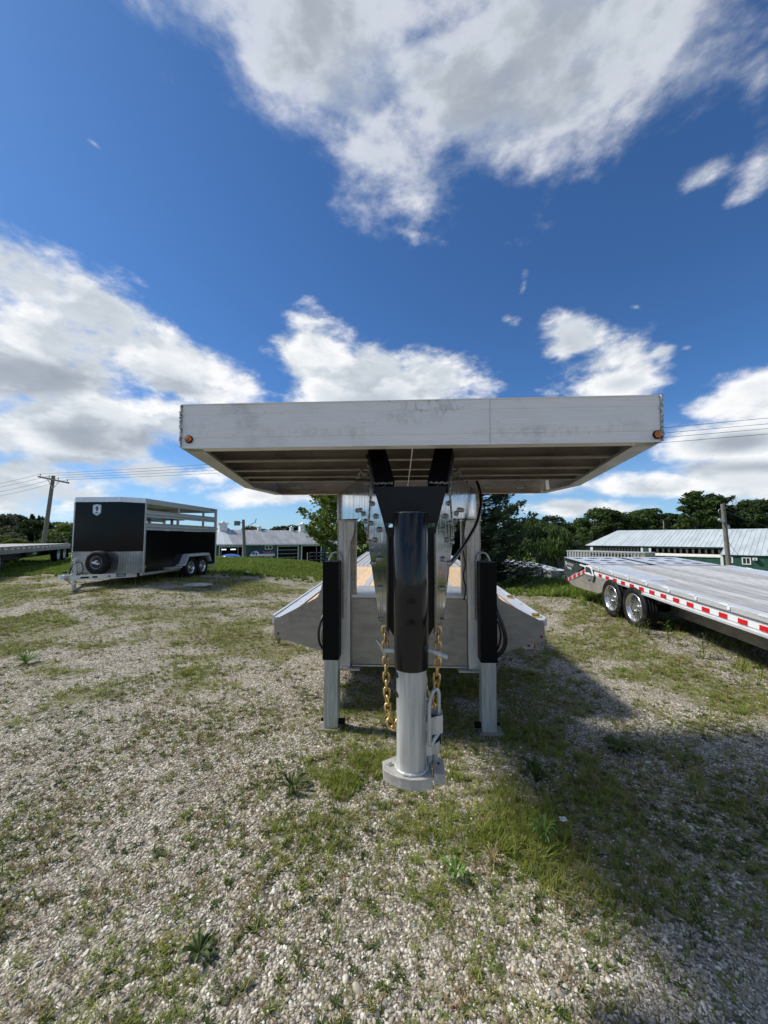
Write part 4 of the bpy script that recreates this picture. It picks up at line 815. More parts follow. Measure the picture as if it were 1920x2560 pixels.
# tongue, coupler, jack, spare
for s in (-1, 1):
    a, b_ = Vector((s * .06, -.86, ZB - .03)), Vector((s * .86, .46, ZB - .055))
    tr = lp('tongue_rail', MB().bar(a, b_, .05, .125), 'alu_white')
    if s > 0:
        d = (b_ - a).normalized(); nn_ = Vector((d.y, -d.x, 0)).normalized()
        def on(t_, z0, z1, w_, mt, name, o=.0265): 
            p = a + d * t_; lp(name, MB().prism([p + nn_ * o + Vector((0, 0, z0)), p + d * w_ + nn_ * o + Vector((0, 0, z0)), p + d * w_ + nn_ * o + Vector((0, 0, z1)), p + nn_ * o + Vector((0, 0, z1))], nn_ * .002), mt, tr)
        on(1.02, -.042, .044, .24, 'sign_blue', 'sticker'); on(1.03, -.005, .008, .22, 'white_tape', 'sticker_stripe', .0286); on(1.03, -.040, -.030, .22, 'white_tape', 'sticker_stripe', .0286); on(1.09, .014, .034, .10, 'white_tape', 'sticker_stripe', .0286)
        for t_, w_ in ((.22, .18), (.48, .11)): on(t_, -.022, .022, w_, 'dark_void', 'tongue_slot')
        c_ = a + d * .86 + nn_ * .027; lp('round_badge', MB().cyl(c_, c_ + nn_ * .002, .030, seg=20), 'grey_paint', tr)
        link('lettering', text_mesh('EBY', .03, 'sign_blue', .0005, 'CENTER', .0005), tr, a + d * 1.14 + nn_ * .0308 + Vector((0, 0, .013)), (R(90), 0, math.atan2(d.y, d.x)))
cpz = ZB - .0
lp('coupler', MB().box(-.075, .075, -1.04, -.80, cpz - .02, cpz + .055, .02).cyl((0, -1.05, cpz - .03), (0, -1.05, cpz + .06), .055, .04, 16).box(-.02, .02, -.98, -.84, cpz + .055, cpz + .085), 'alu_white')
jk = lp('tongue_jack', MB().cyl((.06, -.70, cpz - .36), (.06, -.70, cpz + .40), .038, seg=18), 'galvanised')
lp('jack_head', MB().cyl((.06, -.70, cpz + .40), (.06, -.70, cpz + .46), .05, seg=18).tube([(.06, -.70, cpz + .43), (.14, -.72, cpz + .43), (.15, -.72, cpz + .50)], .01, 8), 'galvanised', jk)
lp('jack_foot', MB().box(-.06, .18, -.80, -.60, cpz - .372, cpz - .36).box(-.30, .34, -.86, -.62, cpz - .40, cpz - .374), 'black_satin', jk)
for k in range(3):
    ps = arc((-.05 + .06 * k, -.92, cpz), (.02 + .05 * k, -.66, cpz - .02), .12 + .04 * k); lp('hitch_chain', MB().tube([p + Vector((0, 0, .012 * (i % 2))) for i, p in enumerate(ps)], [.010 if i % 2 else .006 for i in range(len(ps))], 6), 'galvanised')
lp('breakaway_cable', MB().tube(smooth_path([(.0, -.95, cpz), (-.10, -.98, cpz - .06), (-.16, -.96, cpz - .11), (-.19, -.92, cpz - .16)]), .005, 6), 'white_tape')
lp('wiring', MB().tube(smooth_path([(.04, -.60, cpz + .10), (-.02, -.70, cpz + .24), (-.02, -.78, cpz + .05), (.06, -.80, cpz + .30), (.16, -.66, cpz + .36), (.20, -.62, cpz + .16), (.10, -.60, cpz + .03)], 6), .011, 8), 'hose_rubber')
lp('wiring_plug', MB().box(-.11, -.05, -.88, -.80, cpz + .05, cpz + .13, .01), 'black_satin')
T2, R2, B2 = tyre_mesh(.365, .205, .215), rim_mesh(.200, .19, 6, 'chrome'), hubdisc(.2, .19)
R2b = rim_mesh(.200, .19, 12, 'grey_paint')
sp = rep('spare_wheel', T2, L_, (.22, -.155, .70), (0, 0, R(90)), (1, .86, .86)); rep('rim', R2b, sp, (0, 0, 0)); rep('brake_drum', B2, sp, (0, 0, 0))
lp('spare_bracket', MB().bar((.16, -.285, .71), (.34, -.285, .67), .05, .04).bar((.20, -.29, .68), (.28, -.29, .76), .05, .03), 'white_tape')
# wheels, well and faceted fender
wys = (2.62, 3.36)
for y in wys:
    for s in (-1, 1): put_wheel(L_, (s * (HWd + .06), y, .365), s, T2, R2, B2, R(10 + 30 * y))
    lp('axle', MB().cyl((-1.0, y, .36), (1.0, y, .36), .045, seg=10), 'black_satin')
for s in (-1, 1):
    xo, xi = s * (HWd + .225), s * (HWd + .003)
    pr = [(1.98, .50), (2.12, .50), (2.34, .80), (2.40, .825), (3.60, .825), (3.66, .80), (3.84, .52), (3.78, .50), (3.62, .765), (3.58, .785), (2.42, .785), (2.37, .765), (2.16, .46), (1.98, .46)]
    lp('fender', MB().prism([(xi, a, b_) for a, b_ in pr], (xo - xi, 0, 0)), 'alu_white')
    lp('fender_skirt', MB().prism([(xo - s * .003, a, b_) for a, b_ in [(2.34, .80), (3.66, .80), (3.60, .74), (2.42, .74)]], (s * .005, 0, 0)), 'alu_white')
    lp('running_board', MB().box(min(xi, xo), max(xi, xo), 1.35, 1.975, .40, .455), 'alu_plain')

# ================================================================== FLATBED ON THE RIGHT
dR = ray(1030, 1286).normalized(); XR = dR.cross(Vector((0, 0, 1))).normalized(); ZR = XR.cross(dR)
MRt = Matrix((XR, dR, ZR)).transposed()
r_loc = EYE + XR * 3.68 + dR * 8.36 - ZR * 1.926
Fb = thing('flatbed_trailer', 'aluminium flatbed trailer with weathered plank deck and red-and-white reflective tape on the right', 'trailer', r_loc, MRt.to_euler())
def fp_(name, mb, mt, parent=None): return part(name, mb, mt, parent or Fb)
def loc_r(p): return MRt.transposed() @ (Vector(p) - r_loc)
def fside(px, py): return loc_r(plane_hit(px, py, r_loc, XR))
WD, FY = 2.82, -7.8
dz = .85
for s, x0 in ((1, 0.0), (-1, WD)):
    def xx(a, b_): return (min(x0 + s * a, x0 + s * b_), max(x0 + s * a, x0 + s * b_))
    sr = fp_('side_rail', MB().box(*xx(.02, .09), FY, 0, .650, dz - .004).box(*xx(.0, .10), FY, 0, dz - .003, dz + .006).box(*xx(-.012, .02), FY, 0, .785, dz - .004), 'alu_white')
    fp_('tape_band', MB().box(*xx(.010, .0185), FY, -.02, .678, .735), 'white_tape', sr)
    y = -.43; k = 0
    while y > -7.6:
        fp_('red_tape', MB().box(*xx(.005, .0095), y - .125, y, .678, .735), 'red_tape', sr); y -= .2725
    fp_('lower_rail', MB().box(*xx(-.010, .05), FY, -1.88, .622, .649), 'alu_white', sr)
    y = -.35
    while y > -7.6:
        fp_('strap_bracket', MB().box(*xx(-.020, .012), y - .12, y, dz - .014, dz + .009).box(*xx(-.026, -.0125), y - .16, y - .122, dz - .045, dz - .006), 'white_paint', sr); y -= .52
    fp_('main_beam', MB().box(*xx(.55, .70), FY, -.05, .28, .60), 'alu_under')  # darker aluminium tone chosen here to deepen the shade under the deck
    # dovetail side with tape
    pr = [(.04, .790), (1.08, .415), (1.08, .330), (.04, .705)]
    dvt = fp_('dovetail_rail', MB().prism([(x0 + s * .01, a, b_) for a, b_ in pr], (s * .06, 0, 0)), 'alu_white')
    fp_('dovetail_web', MB().prism([(x0 + s * .02, a, b_) for a, b_ in [(-1.1, .62), (.04, .66), (1.06, .32), (.9, .27), (.1, .30), (-.4, .34)]], (s * .02, 0, 0)), 'alu_dull', dvt)
    for k in range(4):
        a0 = .18 + k * .235; a1 = a0 + .125; zf = lambda a: .790 - (a - .04) * .375 / 1.04; zl = lambda a: .705 - (a - .04) * .375 / 1.04
        fp_('red_tape', MB().prism([(x0 + s * .008, a, b_) for a, b_ in [(a0, zl(a0) + .008), (a1, zl(a1) + .008), (a1, zf(a1) - .010), (a0, zf(a0) - .010)]], (-s * .004, 0, 0)), 'red_tape', dvt)
    # hinge plate at the rear corner
    hp = [(.12, .65), (.12, .815), (.06, .840), (-.12, .838), (-.20, .80), (-.28, .66)]
    hg = fp_('hinge_plate', MB().prism([(x0 - s * .014, a, b_) for a, b_ in hp], (-s * .008, 0, 0)), 'white_paint')
    fp_('hinge_inset', MB().prism([(x0 - s * .0225, a, b_) for a, b_ in [(.085, .685), (.085, .785), (.04, .812), (-.10, .810), (-.16, .78), (-.22, .675), (-.07, .705)]], (-s * .003, 0, 0)), 'ramp_side', hg)
    fp_('hinge_gusset', MB().prism([(x0 - s * .010, a, b_) for a, b_ in [(.10, .648), (.02, .675), (-.14, .675), (-.28, .648), (-.25, .58), (-.19, .535), (-.07, .565), (.04, .535), (.07, .60)]], (-s * .006, 0, 0)), 'grey_paint', hg)
# deck boards, with tread plate let in over the wheels
bw = (WD - .20) / 14; mb = MB().box(0, bw - .011, FY, -.02, -.035, 0); pm = mb.mesh('deck_board', 'grey_wood')
mbs = MB().box(0, bw - .011, FY, -1.90, -.035, 0).mesh('deck_board', 'grey_wood'); mbe = MB().box(0, bw - .011, -.33, -.02, -.035, 0).mesh('deck_board', 'grey_wood')
for k in range(14):
    x = .10 + k * bw + .003; zz = dz + random.uniform(-.003, .001)
    if 0 <= k <= 1 or k >= 12: rep('deck_board', mbs, Fb, (x, 0, zz)); rep('deck_board', mbe, Fb, (x, 0, zz))
    else: rep('deck_board', pm, Fb, (x, 0, zz))
for x0, x1 in ((.105, .10 + 2 * bw), (.10 + 12 * bw, WD - .105)): fp_('tread_plate', MB().box(x0, x1 - .004, -1.895, -.335, dz - .03, dz + .002), 'diamond_deck')
fp_('rear_cross_bar', MB().box(.03, WD - .03, -.015, .05, dz - .12, dz - .002), 'alu_plain')
for y in np.arange(-7.8, -.2, .5): fp_('crossmember', MB().box(.10, WD - .10, y, y + .04, .68, dz - .04), 'alu_dull')
# ramps folded over the dovetail: tread sheets with oval holes
def holed_panel(x0, x1, y0, y1, holes, th):
    cu = bpy.data.curves.new('p', 'CURVE'); cu.dimensions = '2D'; cu.fill_mode = 'BOTH'; cu.extrude = th / 2
    def spl(pts):
        s_ = cu.splines.new('POLY'); s_.points.add(len(pts) - 1); s_.use_cyclic_u = True
        for p, q_ in zip(s_.points, pts): p.co = (q_[0], q_[1], 0, 1)
    spl([(x0, y0), (x1, y0), (x1, y1), (x0, y1)])
    for (cx, cy, rx, ry) in holes: spl([(cx + rx * math.cos(2 * math.pi * k / 20), cy + ry * math.sin(2 * math.pi * k / 20)) for k in range(20)])
    o = bpy.data.objects.new('p', cu); COL.objects.link(o); me_ = bpy.data.meshes.new_from_object(o.evaluated_get(bpy.context.evaluated_depsgraph_get())); bpy.data.objects.remove(o)
    me_.materials.clear(); me_.materials.append(MT['diamond_deck']); me_.name = 'ramp_tread'; me_.transform(Matrix.Translation((0, 0, dz + .004))); return me_
for x0, x1 in ((.06, 1.25), (1.42, 2.66)):
    w_ = x1 - x0
    hs_ = [(x0 + w_ * (.19 + .29 * i + .06 * (j % 2)), .30 + .42 * j, .125, .100) for j in range(3) for i in range(3)]
    rp = link('ramp', holed_panel(x0, x1, .06, 1.44, hs_, .012), Fb, (0, 0, 0))
    for s, xa in ((1, x0), (-1, x1)):
        pr = [(.14, dz - .005), (1.44, dz - .005), (1.44, dz - .40), (1.25, dz - .44), (.50, dz - .16)]
        sp_ = fp_('ramp_side', MB().prism([(xa + s * .002, a, b_) for a, b_ in pr], (s * .012, 0, 0)), 'ramp_side', rp)
        for k in range(9): fp_('ramp_cleat', MB().box(xa - s * .010 if s > 0 else xa + .0, xa if s > 0 else xa + .010, .25 + k * .13, .31 + k * .13, dz - .045, dz - .012), 'black_satin', rp)
    fp_('ramp_foot', MB().box(x0, x1, 1.445, 1.46, dz - .36, dz - .01), 'ramp_side', rp)
    fp_('ramp_tray', MB().box(x0 + .02, x1 - .02, .1, 1.43, dz - .075, dz - .06), 'black_satin', rp)
lx = .0615
lg_ = fp_('side_logo', MB().prism([(lx - .003, a, b_) for a, b_ in [(1.36, .765), (1.30, .755), (1.285, .70), (1.34, .61), (1.325, .69)]], (-.002, 0, 0)), 'white_tape')
for k in range(6): fp_('logo_letter_block', MB().box(lx - .005, lx - .003, 1.255 - k * .062 - .054, 1.255 - k * .062, .690, .755), 'silver_paint', lg_)
link('lettering', text_mesh('TRAILERS', .062, 'white_tape', .0008, 'LEFT', .001), Fb, (lx - .006, 1.25, .612), (R(90), 0, R(-90)))
fp_('latch', MB().bar((.02, .44, .80), (.02, .10, .79), .02, .03), 'white_paint')
fp_('tail_lamp', MB().box(-.02, .05, 1.085, 1.11, .32, .38), 'red_lens')
for k in range(14):
    pass
T3, R3, B3 = tyre_mesh(.345, .232, .225), rim_mesh(.230, .21, 18, 'chrome', .2), hubdisc(.222, .2)
for y in (-.92, -1.66):
    for s, x in ((-1, .09), (1, WD - .09)): put_wheel(Fb, (x, y, .357), s, T3, R3, B3, R(40 * y))
    for s, x in ((-1, .09), (1, WD - .09)): fp_('hub_cap', MB().cyl((x + s * .06, y, .357), (x + s * .10, y, .357), .055, .045, 16), 'chrome')
    fp_('axle', MB().cyl((.2, y, .357), (WD - .2, y, .357), .06, seg=10), 'black_satin')
for s, x in ((-1, .05), (1, WD - .30)): pass

# ================================================================== FLATBED AT THE FAR LEFT
pA, pB = Vector((-14.13, 12.68, 0)), Vector((-20.36, 22.67, 0)); dL = (pB - pA).normalized(); nL_ = Vector((-dL.y, dL.x, 0))    # nL_ points away
yawL = math.atan2(dL.y, dL.x) - math.pi / 2
gL = hz_(-18.7, 20.1)
Lf = thing('float_trailer', 'long low grey flatbed with dark tyres parked behind the black livestock trailer', 'trailer', (pA.x, pA.y, gL), (0, 0, yawL))
# local: +y rearwards along the near edge, -x away from the camera
def gl(name, mb, mt, parent=None): return part(name, mb, mt, parent or Lf)
dh = 1.28 - gL
gl('near_rail', MB().box(-.06, .02, -5, 10.4, dh - .27, dh - .005).box(-.12, .03, -5, 10.4, dh - .03, dh), 'grey_paint')
gl('far_rail', MB().box(-2.60, -2.52, -5, 10.4, dh - .27, dh - .002), 'grey_paint')
me_ = MB().box(0, .195, -4.98, 10.38, -.04, 0).mesh('deck_board', 'pale_wood')
for k in range(12): rep('deck_board', me_, Lf, (-2.50 + k * .2, 0, dh + .002 + random.uniform(0, .004)))
for k in range(24):
    y = -4.8 + k * .64; gl('tape', MB().box(.0215, .025, y, y + .30, dh - .115, dh - .055), 'white_tape'); gl('tape', MB().box(.0215, .025, y + .31, y + .61, dh - .115, dh - .055), 'red_tape')
for k in range(16): gl('rail_pocket', MB().box(.031, .06, -4.6 + k * .95, -4.5 + k * .95, dh - .05, dh + .02), 'white_paint')
for x in (-.75, -1.75): gl('frame_beam', MB().box(x - .07, x + .07, -5, 10.3, .42, dh - .28), 'black_satin')
gl('crossmembers', MB().box(-2.50, -.08, -4.9, 10.2, dh - .20, dh - .06), 'dark_void')
T4, R4, B4 = tyre_mesh(.50, .30, .28), MB().lathe([(-.10, .30), (-.12, .285), (-.08, .26), (.0, .22), (.02, .12), (-.05, .11), (-.06, .0001)], (0, 0, 0), 'x', 32).mesh('rim', 'silver_paint'), None
wl = Matrix.Rotation(-yawL, 3, 'Z') @ (Vector((-18.75, 20.15, 0)) - Vector((pA.x, pA.y, 0)))
for y in (wl.y - .05, wl.y + 1.25, -.9, .4):
    for s, x in ((1, -.28), (-1, -2.3)):
        t_ = rep('wheel', T4, Lf, (x, y, .49), (0, 0, math.pi if s > 0 else 0)); rep('rim', R4, t_, (0, 0, 0))
gl('air_tank', MB().cyl((-.5, wl.y - 3.6, .62), (-.5, wl.y - 3.0, .62), .13, seg=18), 'galvanised')
gl('mud_flap', MB().box(-.6, -.1, wl.y + 1.95, wl.y + 1.97, .2, .8), 'black_satin')

# ================================================================== BARNS
def frame2(A, B): 
    a, b_ = Vector((A.x, A.y, 0)), Vector((B.x, B.y, 0)); d = (b_ - a).normalized(); return a, d, Vector((-d.y, d.x, 0)), math.atan2(d.y, d.x)
def roofpanel(name, mt, parent, x0, x1, P_, rib=.30, th=.03, hip=0.0):
    """roof slope from eave P_[0]=(y,z) to ridge P_[1]; standing ribs as one joined sheet"""
    (y0, z0), (y1, z1) = P_; v_ = []; n = max(2, int((x1 - x0) / rib)); mb = MB(); d = Vector((0, y1 - y0, z1 - z0)); up = Vector((0, -(z1 - z0), y1 - y0)).normalized()
    if up.z < 0: up = -up
    mb.prism([(x0, y0, z0), (x1, y0, z0), (x1, y1, z1), (x0 + hip, y1, z1)], up * th)
    for i in range(n + 1):
        x = x0 + (x1 - x0) * i / n
        if x < x0 + hip: continue
        mb.prism([Vector((x - .02, y0, z0)) + up * th, Vector((x + .02, y0, z0)) + up * th, Vector((x + .02, y1, z1)) + up * th, Vector((x - .02, y1, z1)) + up * th], up * .035)
    return part(name, mb, mt, parent)
# --- left workshop barn
a_, d_, n_, yw = frame2(wp(496, 1360, 57.3), wp(880, 1358, 71.0)); zf = -4.75
BL = thing('workshop_barn', 'green workshop barn with grey metal roof, open bay doors and a blue sign', 'building', (a_.x, a_.y, zf), (0, 0, yw))
Lb = (Vector((wp(880, 1358, 71.0).x, wp(880, 1358, 71.0).y, 0)) - a_).length
n3 = Vector((n_.x, n_.y, 0)); a3 = Vector((a_.x, a_.y, 0))
def bl(px, py, off=0.0):
    h = plane_hit(px, py, a3 + n3 * off, n3); return ((h - a3).dot(Vector((d_.x, d_.y, 0))), h.z - zf)
ze = bl(600, 1359.7, -.4)[1]; zr = 2.95 - zf; Wb = 10.5
wl_ = []
openings = []
for (x0, x1, y1) in ((549.5, 605.5, 1368), (695, 744.5, 1366), (754.5, 802, 1365)):
    u0, zt = bl(x0, y1); u1, _ = bl(x1, y1); openings.append((u0, u1, zt))
wins = []
for (x0, x1, y1, y0) in ((662, 681, 1363.5, 1373.5),): wins.append((bl(x0, y1)[0], bl(x1, y1)[0], bl(x0, y0)[1], bl(x0, y1)[1]))
lows = []
for (x0, x1, y1) in ((642.5, 656.5, 1394), (661, 680.5, 1391.5)): lows.append((bl(x0, y1)[0], bl(x1, y1)[0], bl(x0, y1)[1]))
xs = 0.0; mb = MB()
for (u0, u1, zt) in openings:
    mb.box(xs, u0, 0, .2, 0, ze); mb.box(u0, u1, 0, .2, zt, ze); xs = u1
mb.box(xs, Lb, 0, .2, 0, ze); mb.box(0, .2, .2, Wb, 0, ze).box(Lb - .2, Lb, .2, Wb, 0, ze).box(0, Lb, Wb - .2, Wb, 0, ze)
mb.prism([(0.01, 0, ze), (0.01, Wb, ze), (0.01, Wb / 2, zr - .1)], (.2, 0, 0)); mb.prism([(Lb - .21, 0, ze), (Lb - .21, Wb, ze), (Lb - .21, Wb / 2, zr - .1)], (.2, 0, 0))
part('wall', mb, 'green_wall', BL)
xs_split = bl(574, 1340, 2)[0]
roofpanel('roof', 'roof_pale', BL, -.3, xs_split, [(-.5, ze - .05), (Wb / 2, zr)], .9); roofpanel('roof', 'roof_grey', BL, xs_split, Lb + .3, [(-.5, ze - .05), (Wb / 2, zr)], .9)
roofpanel('roof', 'roof_grey', BL, -.3, Lb + .3, [(Wb + .5, ze - .05), (Wb / 2 + .01, zr)], .9)
part('fascia', MB().box(-.3, Lb + .3, -.55, -.505, ze - .22, ze - .02), 'white_paint', BL)
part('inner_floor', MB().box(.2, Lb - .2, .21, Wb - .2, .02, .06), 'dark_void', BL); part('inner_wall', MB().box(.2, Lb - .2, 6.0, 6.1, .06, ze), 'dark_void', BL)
for i, (u0, u1, zt) in enumerate(openings):
    part('door_frame', MB().box(u0 - .12, u0, -.06, -.005, 0, zt + .12).box(u1, u1 + .12, -.06, -.005, 0, zt + .12).box(u0, u1, -.06, -.005, zt, zt + .12), 'white_paint', BL)
    part('door_track', MB().box(u0 + .3, u0 + .38, .8, .9, 2.0, zt).box(u1 - .5, u1 - .42, .8, .9, 2.0, zt), 'alu_plain', BL)
    part('wall_lamp', MB().box((u0 + u1) / 2 - .28, (u0 + u1) / 2 - .08, -.16, -.06, zt + .30, zt + .62).box((u0 + u1) / 2 + .08, (u0 + u1) / 2 + .28, -.16, -.06, zt + .30, zt + .62), 'white_paint', BL)
u0, u1, zt = openings[0]
for (a, b_, z) in ((.30, .50, -.55), (.72, .95, -.55)): part('ceiling_light', MB().box(u0 + (u1 - u0) * a, u0 + (u1 - u0) * b_, 4.0, 4.3, zt + z, zt + z + .14), 'lamp_tube', BL)
u0, u1, zt = openings[1]
for k in range(3): part('door_section', MB().box(u0 + .05, u1 - .05, .22, .27, zt - .62 * (k + 1) + .04, zt - .62 * k - .02), 'black_satin', BL); 
for k in range(1, 4): part('door_seam', MB().box(u0 + .05, u1 - .05, .205, .218, zt - .62 * k - .02, zt - .62 * k + .035), 'silver_paint', BL)
for (u0, u1, z0, z1) in wins:
    w_ = part('window', MB().box(u0, u1, -.05, -.003, z0, z0 + .1).box(u0, u1, -.05, -.003, z1 - .1, z1).box(u0, u0 + .1, -.05, -.003, z0 + .1, z1 - .1).box(u1 - .1, u1, -.05, -.003, z0 + .1, z1 - .1).box((u0 + u1) / 2 - .05, (u0 + u1) / 2 + .05, -.05, -.003, z0 + .1, z1 - .1), 'white_paint', BL)
    for a, b_ in ((u0 + .1, (u0 + u1) / 2 - .05), ((u0 + u1) / 2 + .05, u1 - .1)): part('pane', MB().box(a, b_, -.02, -.004, z0 + .1, z1 - .1), 'glass_dark', w_)
for k, (u0, u1, z1) in enumerate(lows):
    w_ = part('window' if k == 0 else 'door', MB().box(u0, u1, -.05, -.003, z1 - .12, z1).box(u0, u0 + .12, -.05, -.003, 0, z1 - .12).box(u1 - .12, u1, -.05, -.003, 0, z1 - .12), 'silver_paint', BL)
    part('pane', MB().box(u0 + .12, u1 - .12, -.02, -.004, 0.0, z1 - .12), 'glass_dark', w_)
(sx0, sz1), (sx1, _), (_, sz0) = bl(624.5, 1376.5), bl(686.5, 1376.5), bl(624.5, 1391)
sg = part('sign', MB().box(sx0, sx1, -.13, -.06, sz0, sz1), 'sign_blue', BL)
part('sign_band', MB().box(sx0, sx1, -.140, -.131, sz0, sz0 + (sz1 - sz0) * .37), 'sign_white', sg)
hS = sz1 - sz0; wS = sx1 - sx0
link('lettering', text_mesh('TerraPro', hS * .50, 'sign_orange', .004, 'CENTER', .012), sg, (sx0 + wS * .73, -.142, sz0 + hS * .50), (R(90), 0, 0))
# sign picture: pale trailer and truck outline, with dark wheels
part('sign_truck', MB().prism([(sx0 + wS * a, -.141, sz0 + hS * b_) for a, b_ in ((.04, .32), (.06, .62), (.12, .78), (.20, .90), (.28, .86), (.34, .66), (.37, .40), (.34, .30), (.20, .26))], (0, -.004, 0)), 'sign_white', sg)
part('sign_trailer_body', MB().prism([(sx0 + wS * a, -.1455, sz0 + hS * b_) for a, b_ in ((.065, .45), (.09, .66), (.185, .76), (.185, .28), (.12, .34))], (0, -.003, 0)), 'sign_blue', sg)
part('sign_grille', MB().prism([(sx0 + wS * a, -.1455, sz0 + hS * b_) for a, b_ in ((.215, .72), (.25, .66), (.29, .52), (.27, .20), (.235, .18), (.215, .36))], (0, -.003, 0)), 'sign_blue', sg)
part('sign_small_line', MB().box(sx0 + wS * .44, sx0 + wS * .96, -.143, -.1405, sz0 + hS * .14, sz0 + hS * .20), 'silver_paint', sg)
for (px, w_, h_, big) in ((557, 1.25, 1.6, 1), (755.5, 1.05, 1.7, 1), (648, .55, .9, 0), (728.5, .55, .9, 0)):
    h = plane_hit(px, 1320, a3 + n3 * (Wb / 2), n3); xl = (h - a3).dot(Vector((d_.x, d_.y, 0))); yc_ = Wb / 2
    cu_ = part('cupola', MB().box(xl - w_ / 2, xl + w_ / 2, yc_ - w_ / 2, yc_ + w_ / 2, zr - .35, zr + h_ * .62), 'white_paint', BL)
    part('cap', MB().box(xl - w_ * .68, xl + w_ * .68, yc_ - w_ * .68, yc_ + w_ * .68, zr + h_ * .62, zr + h_ * .70).prism([(xl - w_ * .3, yc_ - w_ * .5, zr + h_ * .70), (xl + w_ * .3, yc_ - w_ * .5, zr + h_ * .70), (xl, yc_ - w_ * .5, zr + h_ * .92)], (0, w_, 0)), 'white_paint', cu_)
# --- long barn on the right
a_, d_, n_, yw = frame2(wp(1471, 1363, 57.0), wp(1816, 1368, 45.5)); zf = -4.7
BR = thing('cattle_barn', 'long low barn with pale blue metal roof and dark slatted openings behind the right flatbed', 'building', (a_.x, a_.y, zf), (0, 0, yw))
a3 = Vector((a_.x, a_.y, 0)); n3 = Vector((n_.x, n_.y, 0)); d3 = Vector((d_.x, d_.y, 0))
def br(px, py, off=0.0): h = plane_hit(px, py, a3 + n3 * off, n3); return ((h - a3).dot(d3), h.z - zf)
Lm = br(1812, 1368)[0]; LT = Lm + 26; ze = .52 - zf; Wb = 15.0; zr = 2.75 - zf
roofpanel('roof', 'roof_blue', BR, -.4, Lm, [(-.2, ze - .03), (Wb / 2, zr)], .45, .03, 2.0)
sl = (zr - ze + .05) / (Wb / 2 + .6)
roofpanel('roof', 'roof_blue', BR, Lm + .01, LT, [(-3.3, ze - .05 - sl * 2.7), (Wb / 2, zr)], .45)
roofpanel('roof', 'roof_blue', BR, -.4, LT, [(Wb + .6, ze - .05), (Wb / 2 + .01, zr)], .6, .03, 2.0)
mb = MB().box(0, LT, Wb - .2, Wb, 0, ze).box(0, .2, 0, Wb, 0, ze - .9).box(LT - .2, LT, 0, Wb, 0, ze); mb.prism([(0.01, 0, ze), (0.01, Wb, ze), (2.4, Wb / 2, zr - .25)], (.2, 0, 0))
part('wall', mb, 'white_paint', BR)
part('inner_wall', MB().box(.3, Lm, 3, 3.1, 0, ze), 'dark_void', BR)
zb1, zb0 = ze - .10, br(1700, 1384)[1]
part('lower_wall', MB().box(0, Lm, -.12, .1, zb0 - 1.2, zb0).box(0, Lm, -.1, .1, 0, zb0 - 1.9), 'sticker_cream', BR); part('lower_wall', MB().box(0, Lm, -.1, .1, zb0 - 1.88, zb0 - 1.21), 'green_wall', BR)
part('ledge', MB().box(br(1632, 1384)[0], Lm, -1.3, -.13, zb0 - .32, zb0 - .22), 'white_paint', BR)
part('low_front', MB().box(br(1640, 1384)[0], Lm, -1.2, -1.0, zb0 - 1.15, zb0 - .33), 'green_wall', BR)
sm_ = MB().box(-.11, .11, -.02, .02, 0, 1).mesh('slat', 'dark_slats')
x = .6; j = 0
xd = br(1601, 1370)[0]; xd2 = br(1629, 1370)[0]
while x < Lm - .3:
    if not (xd - .1 < x < xd2 + .1): rep('slat', sm_, BR, (x, .02, zb0), (0, 0, 0), (1, 1, zb1 - zb0 - .12))
    x += .38 if x < xd else .62; j += 1
part('header', MB().box(0, Lm, -.03, .05, zb1 - .14, zb1), 'green_wall', BR)
for (x0, x1) in ((1476.5, 1483), (1602.5, 1608), (1622.5, 1628)): part('barn_door', MB().box(br(x0, 1370)[0], br(x1, 1370)[0], -.14, -.04, zb0 - .55, zb1 - .15), 'white_paint', BR)
part('green_door', MB().box(br(1608.5, 1370)[0], br(1622, 1370)[0], -.08, -.02, zb0 - .4, zb1 - .15), 'green_wall', BR)
# forward wing
yf = -3.1; zw = ze - .1 - sl * 2.6
part('wing_wall', MB().box(Lm + .02, LT, yf, yf + .2, 0, zw).box(Lm + .02, Lm + .2, yf + .2, 0, 0, zw), 'green_wall', BR)
part('wing_corner', MB().box(Lm - .05, Lm + .2, yf - .05, yf - .005, 0, zw), 'white_paint', BR)
for (x0, x1, y1, y0, nm) in ((1854, 1877, 1393, 1411, 'window'), (1823.5, 1832, 1391.5, 1407, 'door')):
    u0, z1 = br(x0, y1, yf); u1, _ = br(x1, y1, yf); z0 = br(x0, y0, yf)[1]
    w_ = part(nm, MB().box(u0, u1, yf - .05, yf - .003, z0, z0 + .1).box(u0, u1, yf - .05, yf - .003, z1 - .1, z1).box(u0, u0 + .1, yf - .05, yf - .003, z0 + .1, z1 - .1).box(u1 - .1, u1, yf - .05, yf - .003, z0 + .1, z1 - .1), 'white_paint', BR)
    part('pane', MB().box(u0 + .1, u1 - .1, yf - .02, yf - .004, z0 + .1, z1 - .1), 'glass_dark' if nm == 'window' else 'silver_paint', w_)
    if nm == 'window': part('mullion', MB().box((u0 + u1) / 2 - .03, (u0 + u1) / 2 + .03, yf - .045, yf - .021, z0 + .1, z1 - .1), 'white_paint', w_)
u0, z1 = br(1882, 1394.5, yf); u1, _ = br(1894, 1394.5, yf); z0 = br(1882, 1400.5, yf)[1]
ac = part('air_conditioner', MB().box(u0, u1, yf - .4, yf - .003, z0, z1, .01), 'white_paint', BR)
part('grille', MB().box(u0 + .12, u1 - .12, yf - .41, yf - .403, z0 + .06, z1 - .06), 'grey_paint', ac)

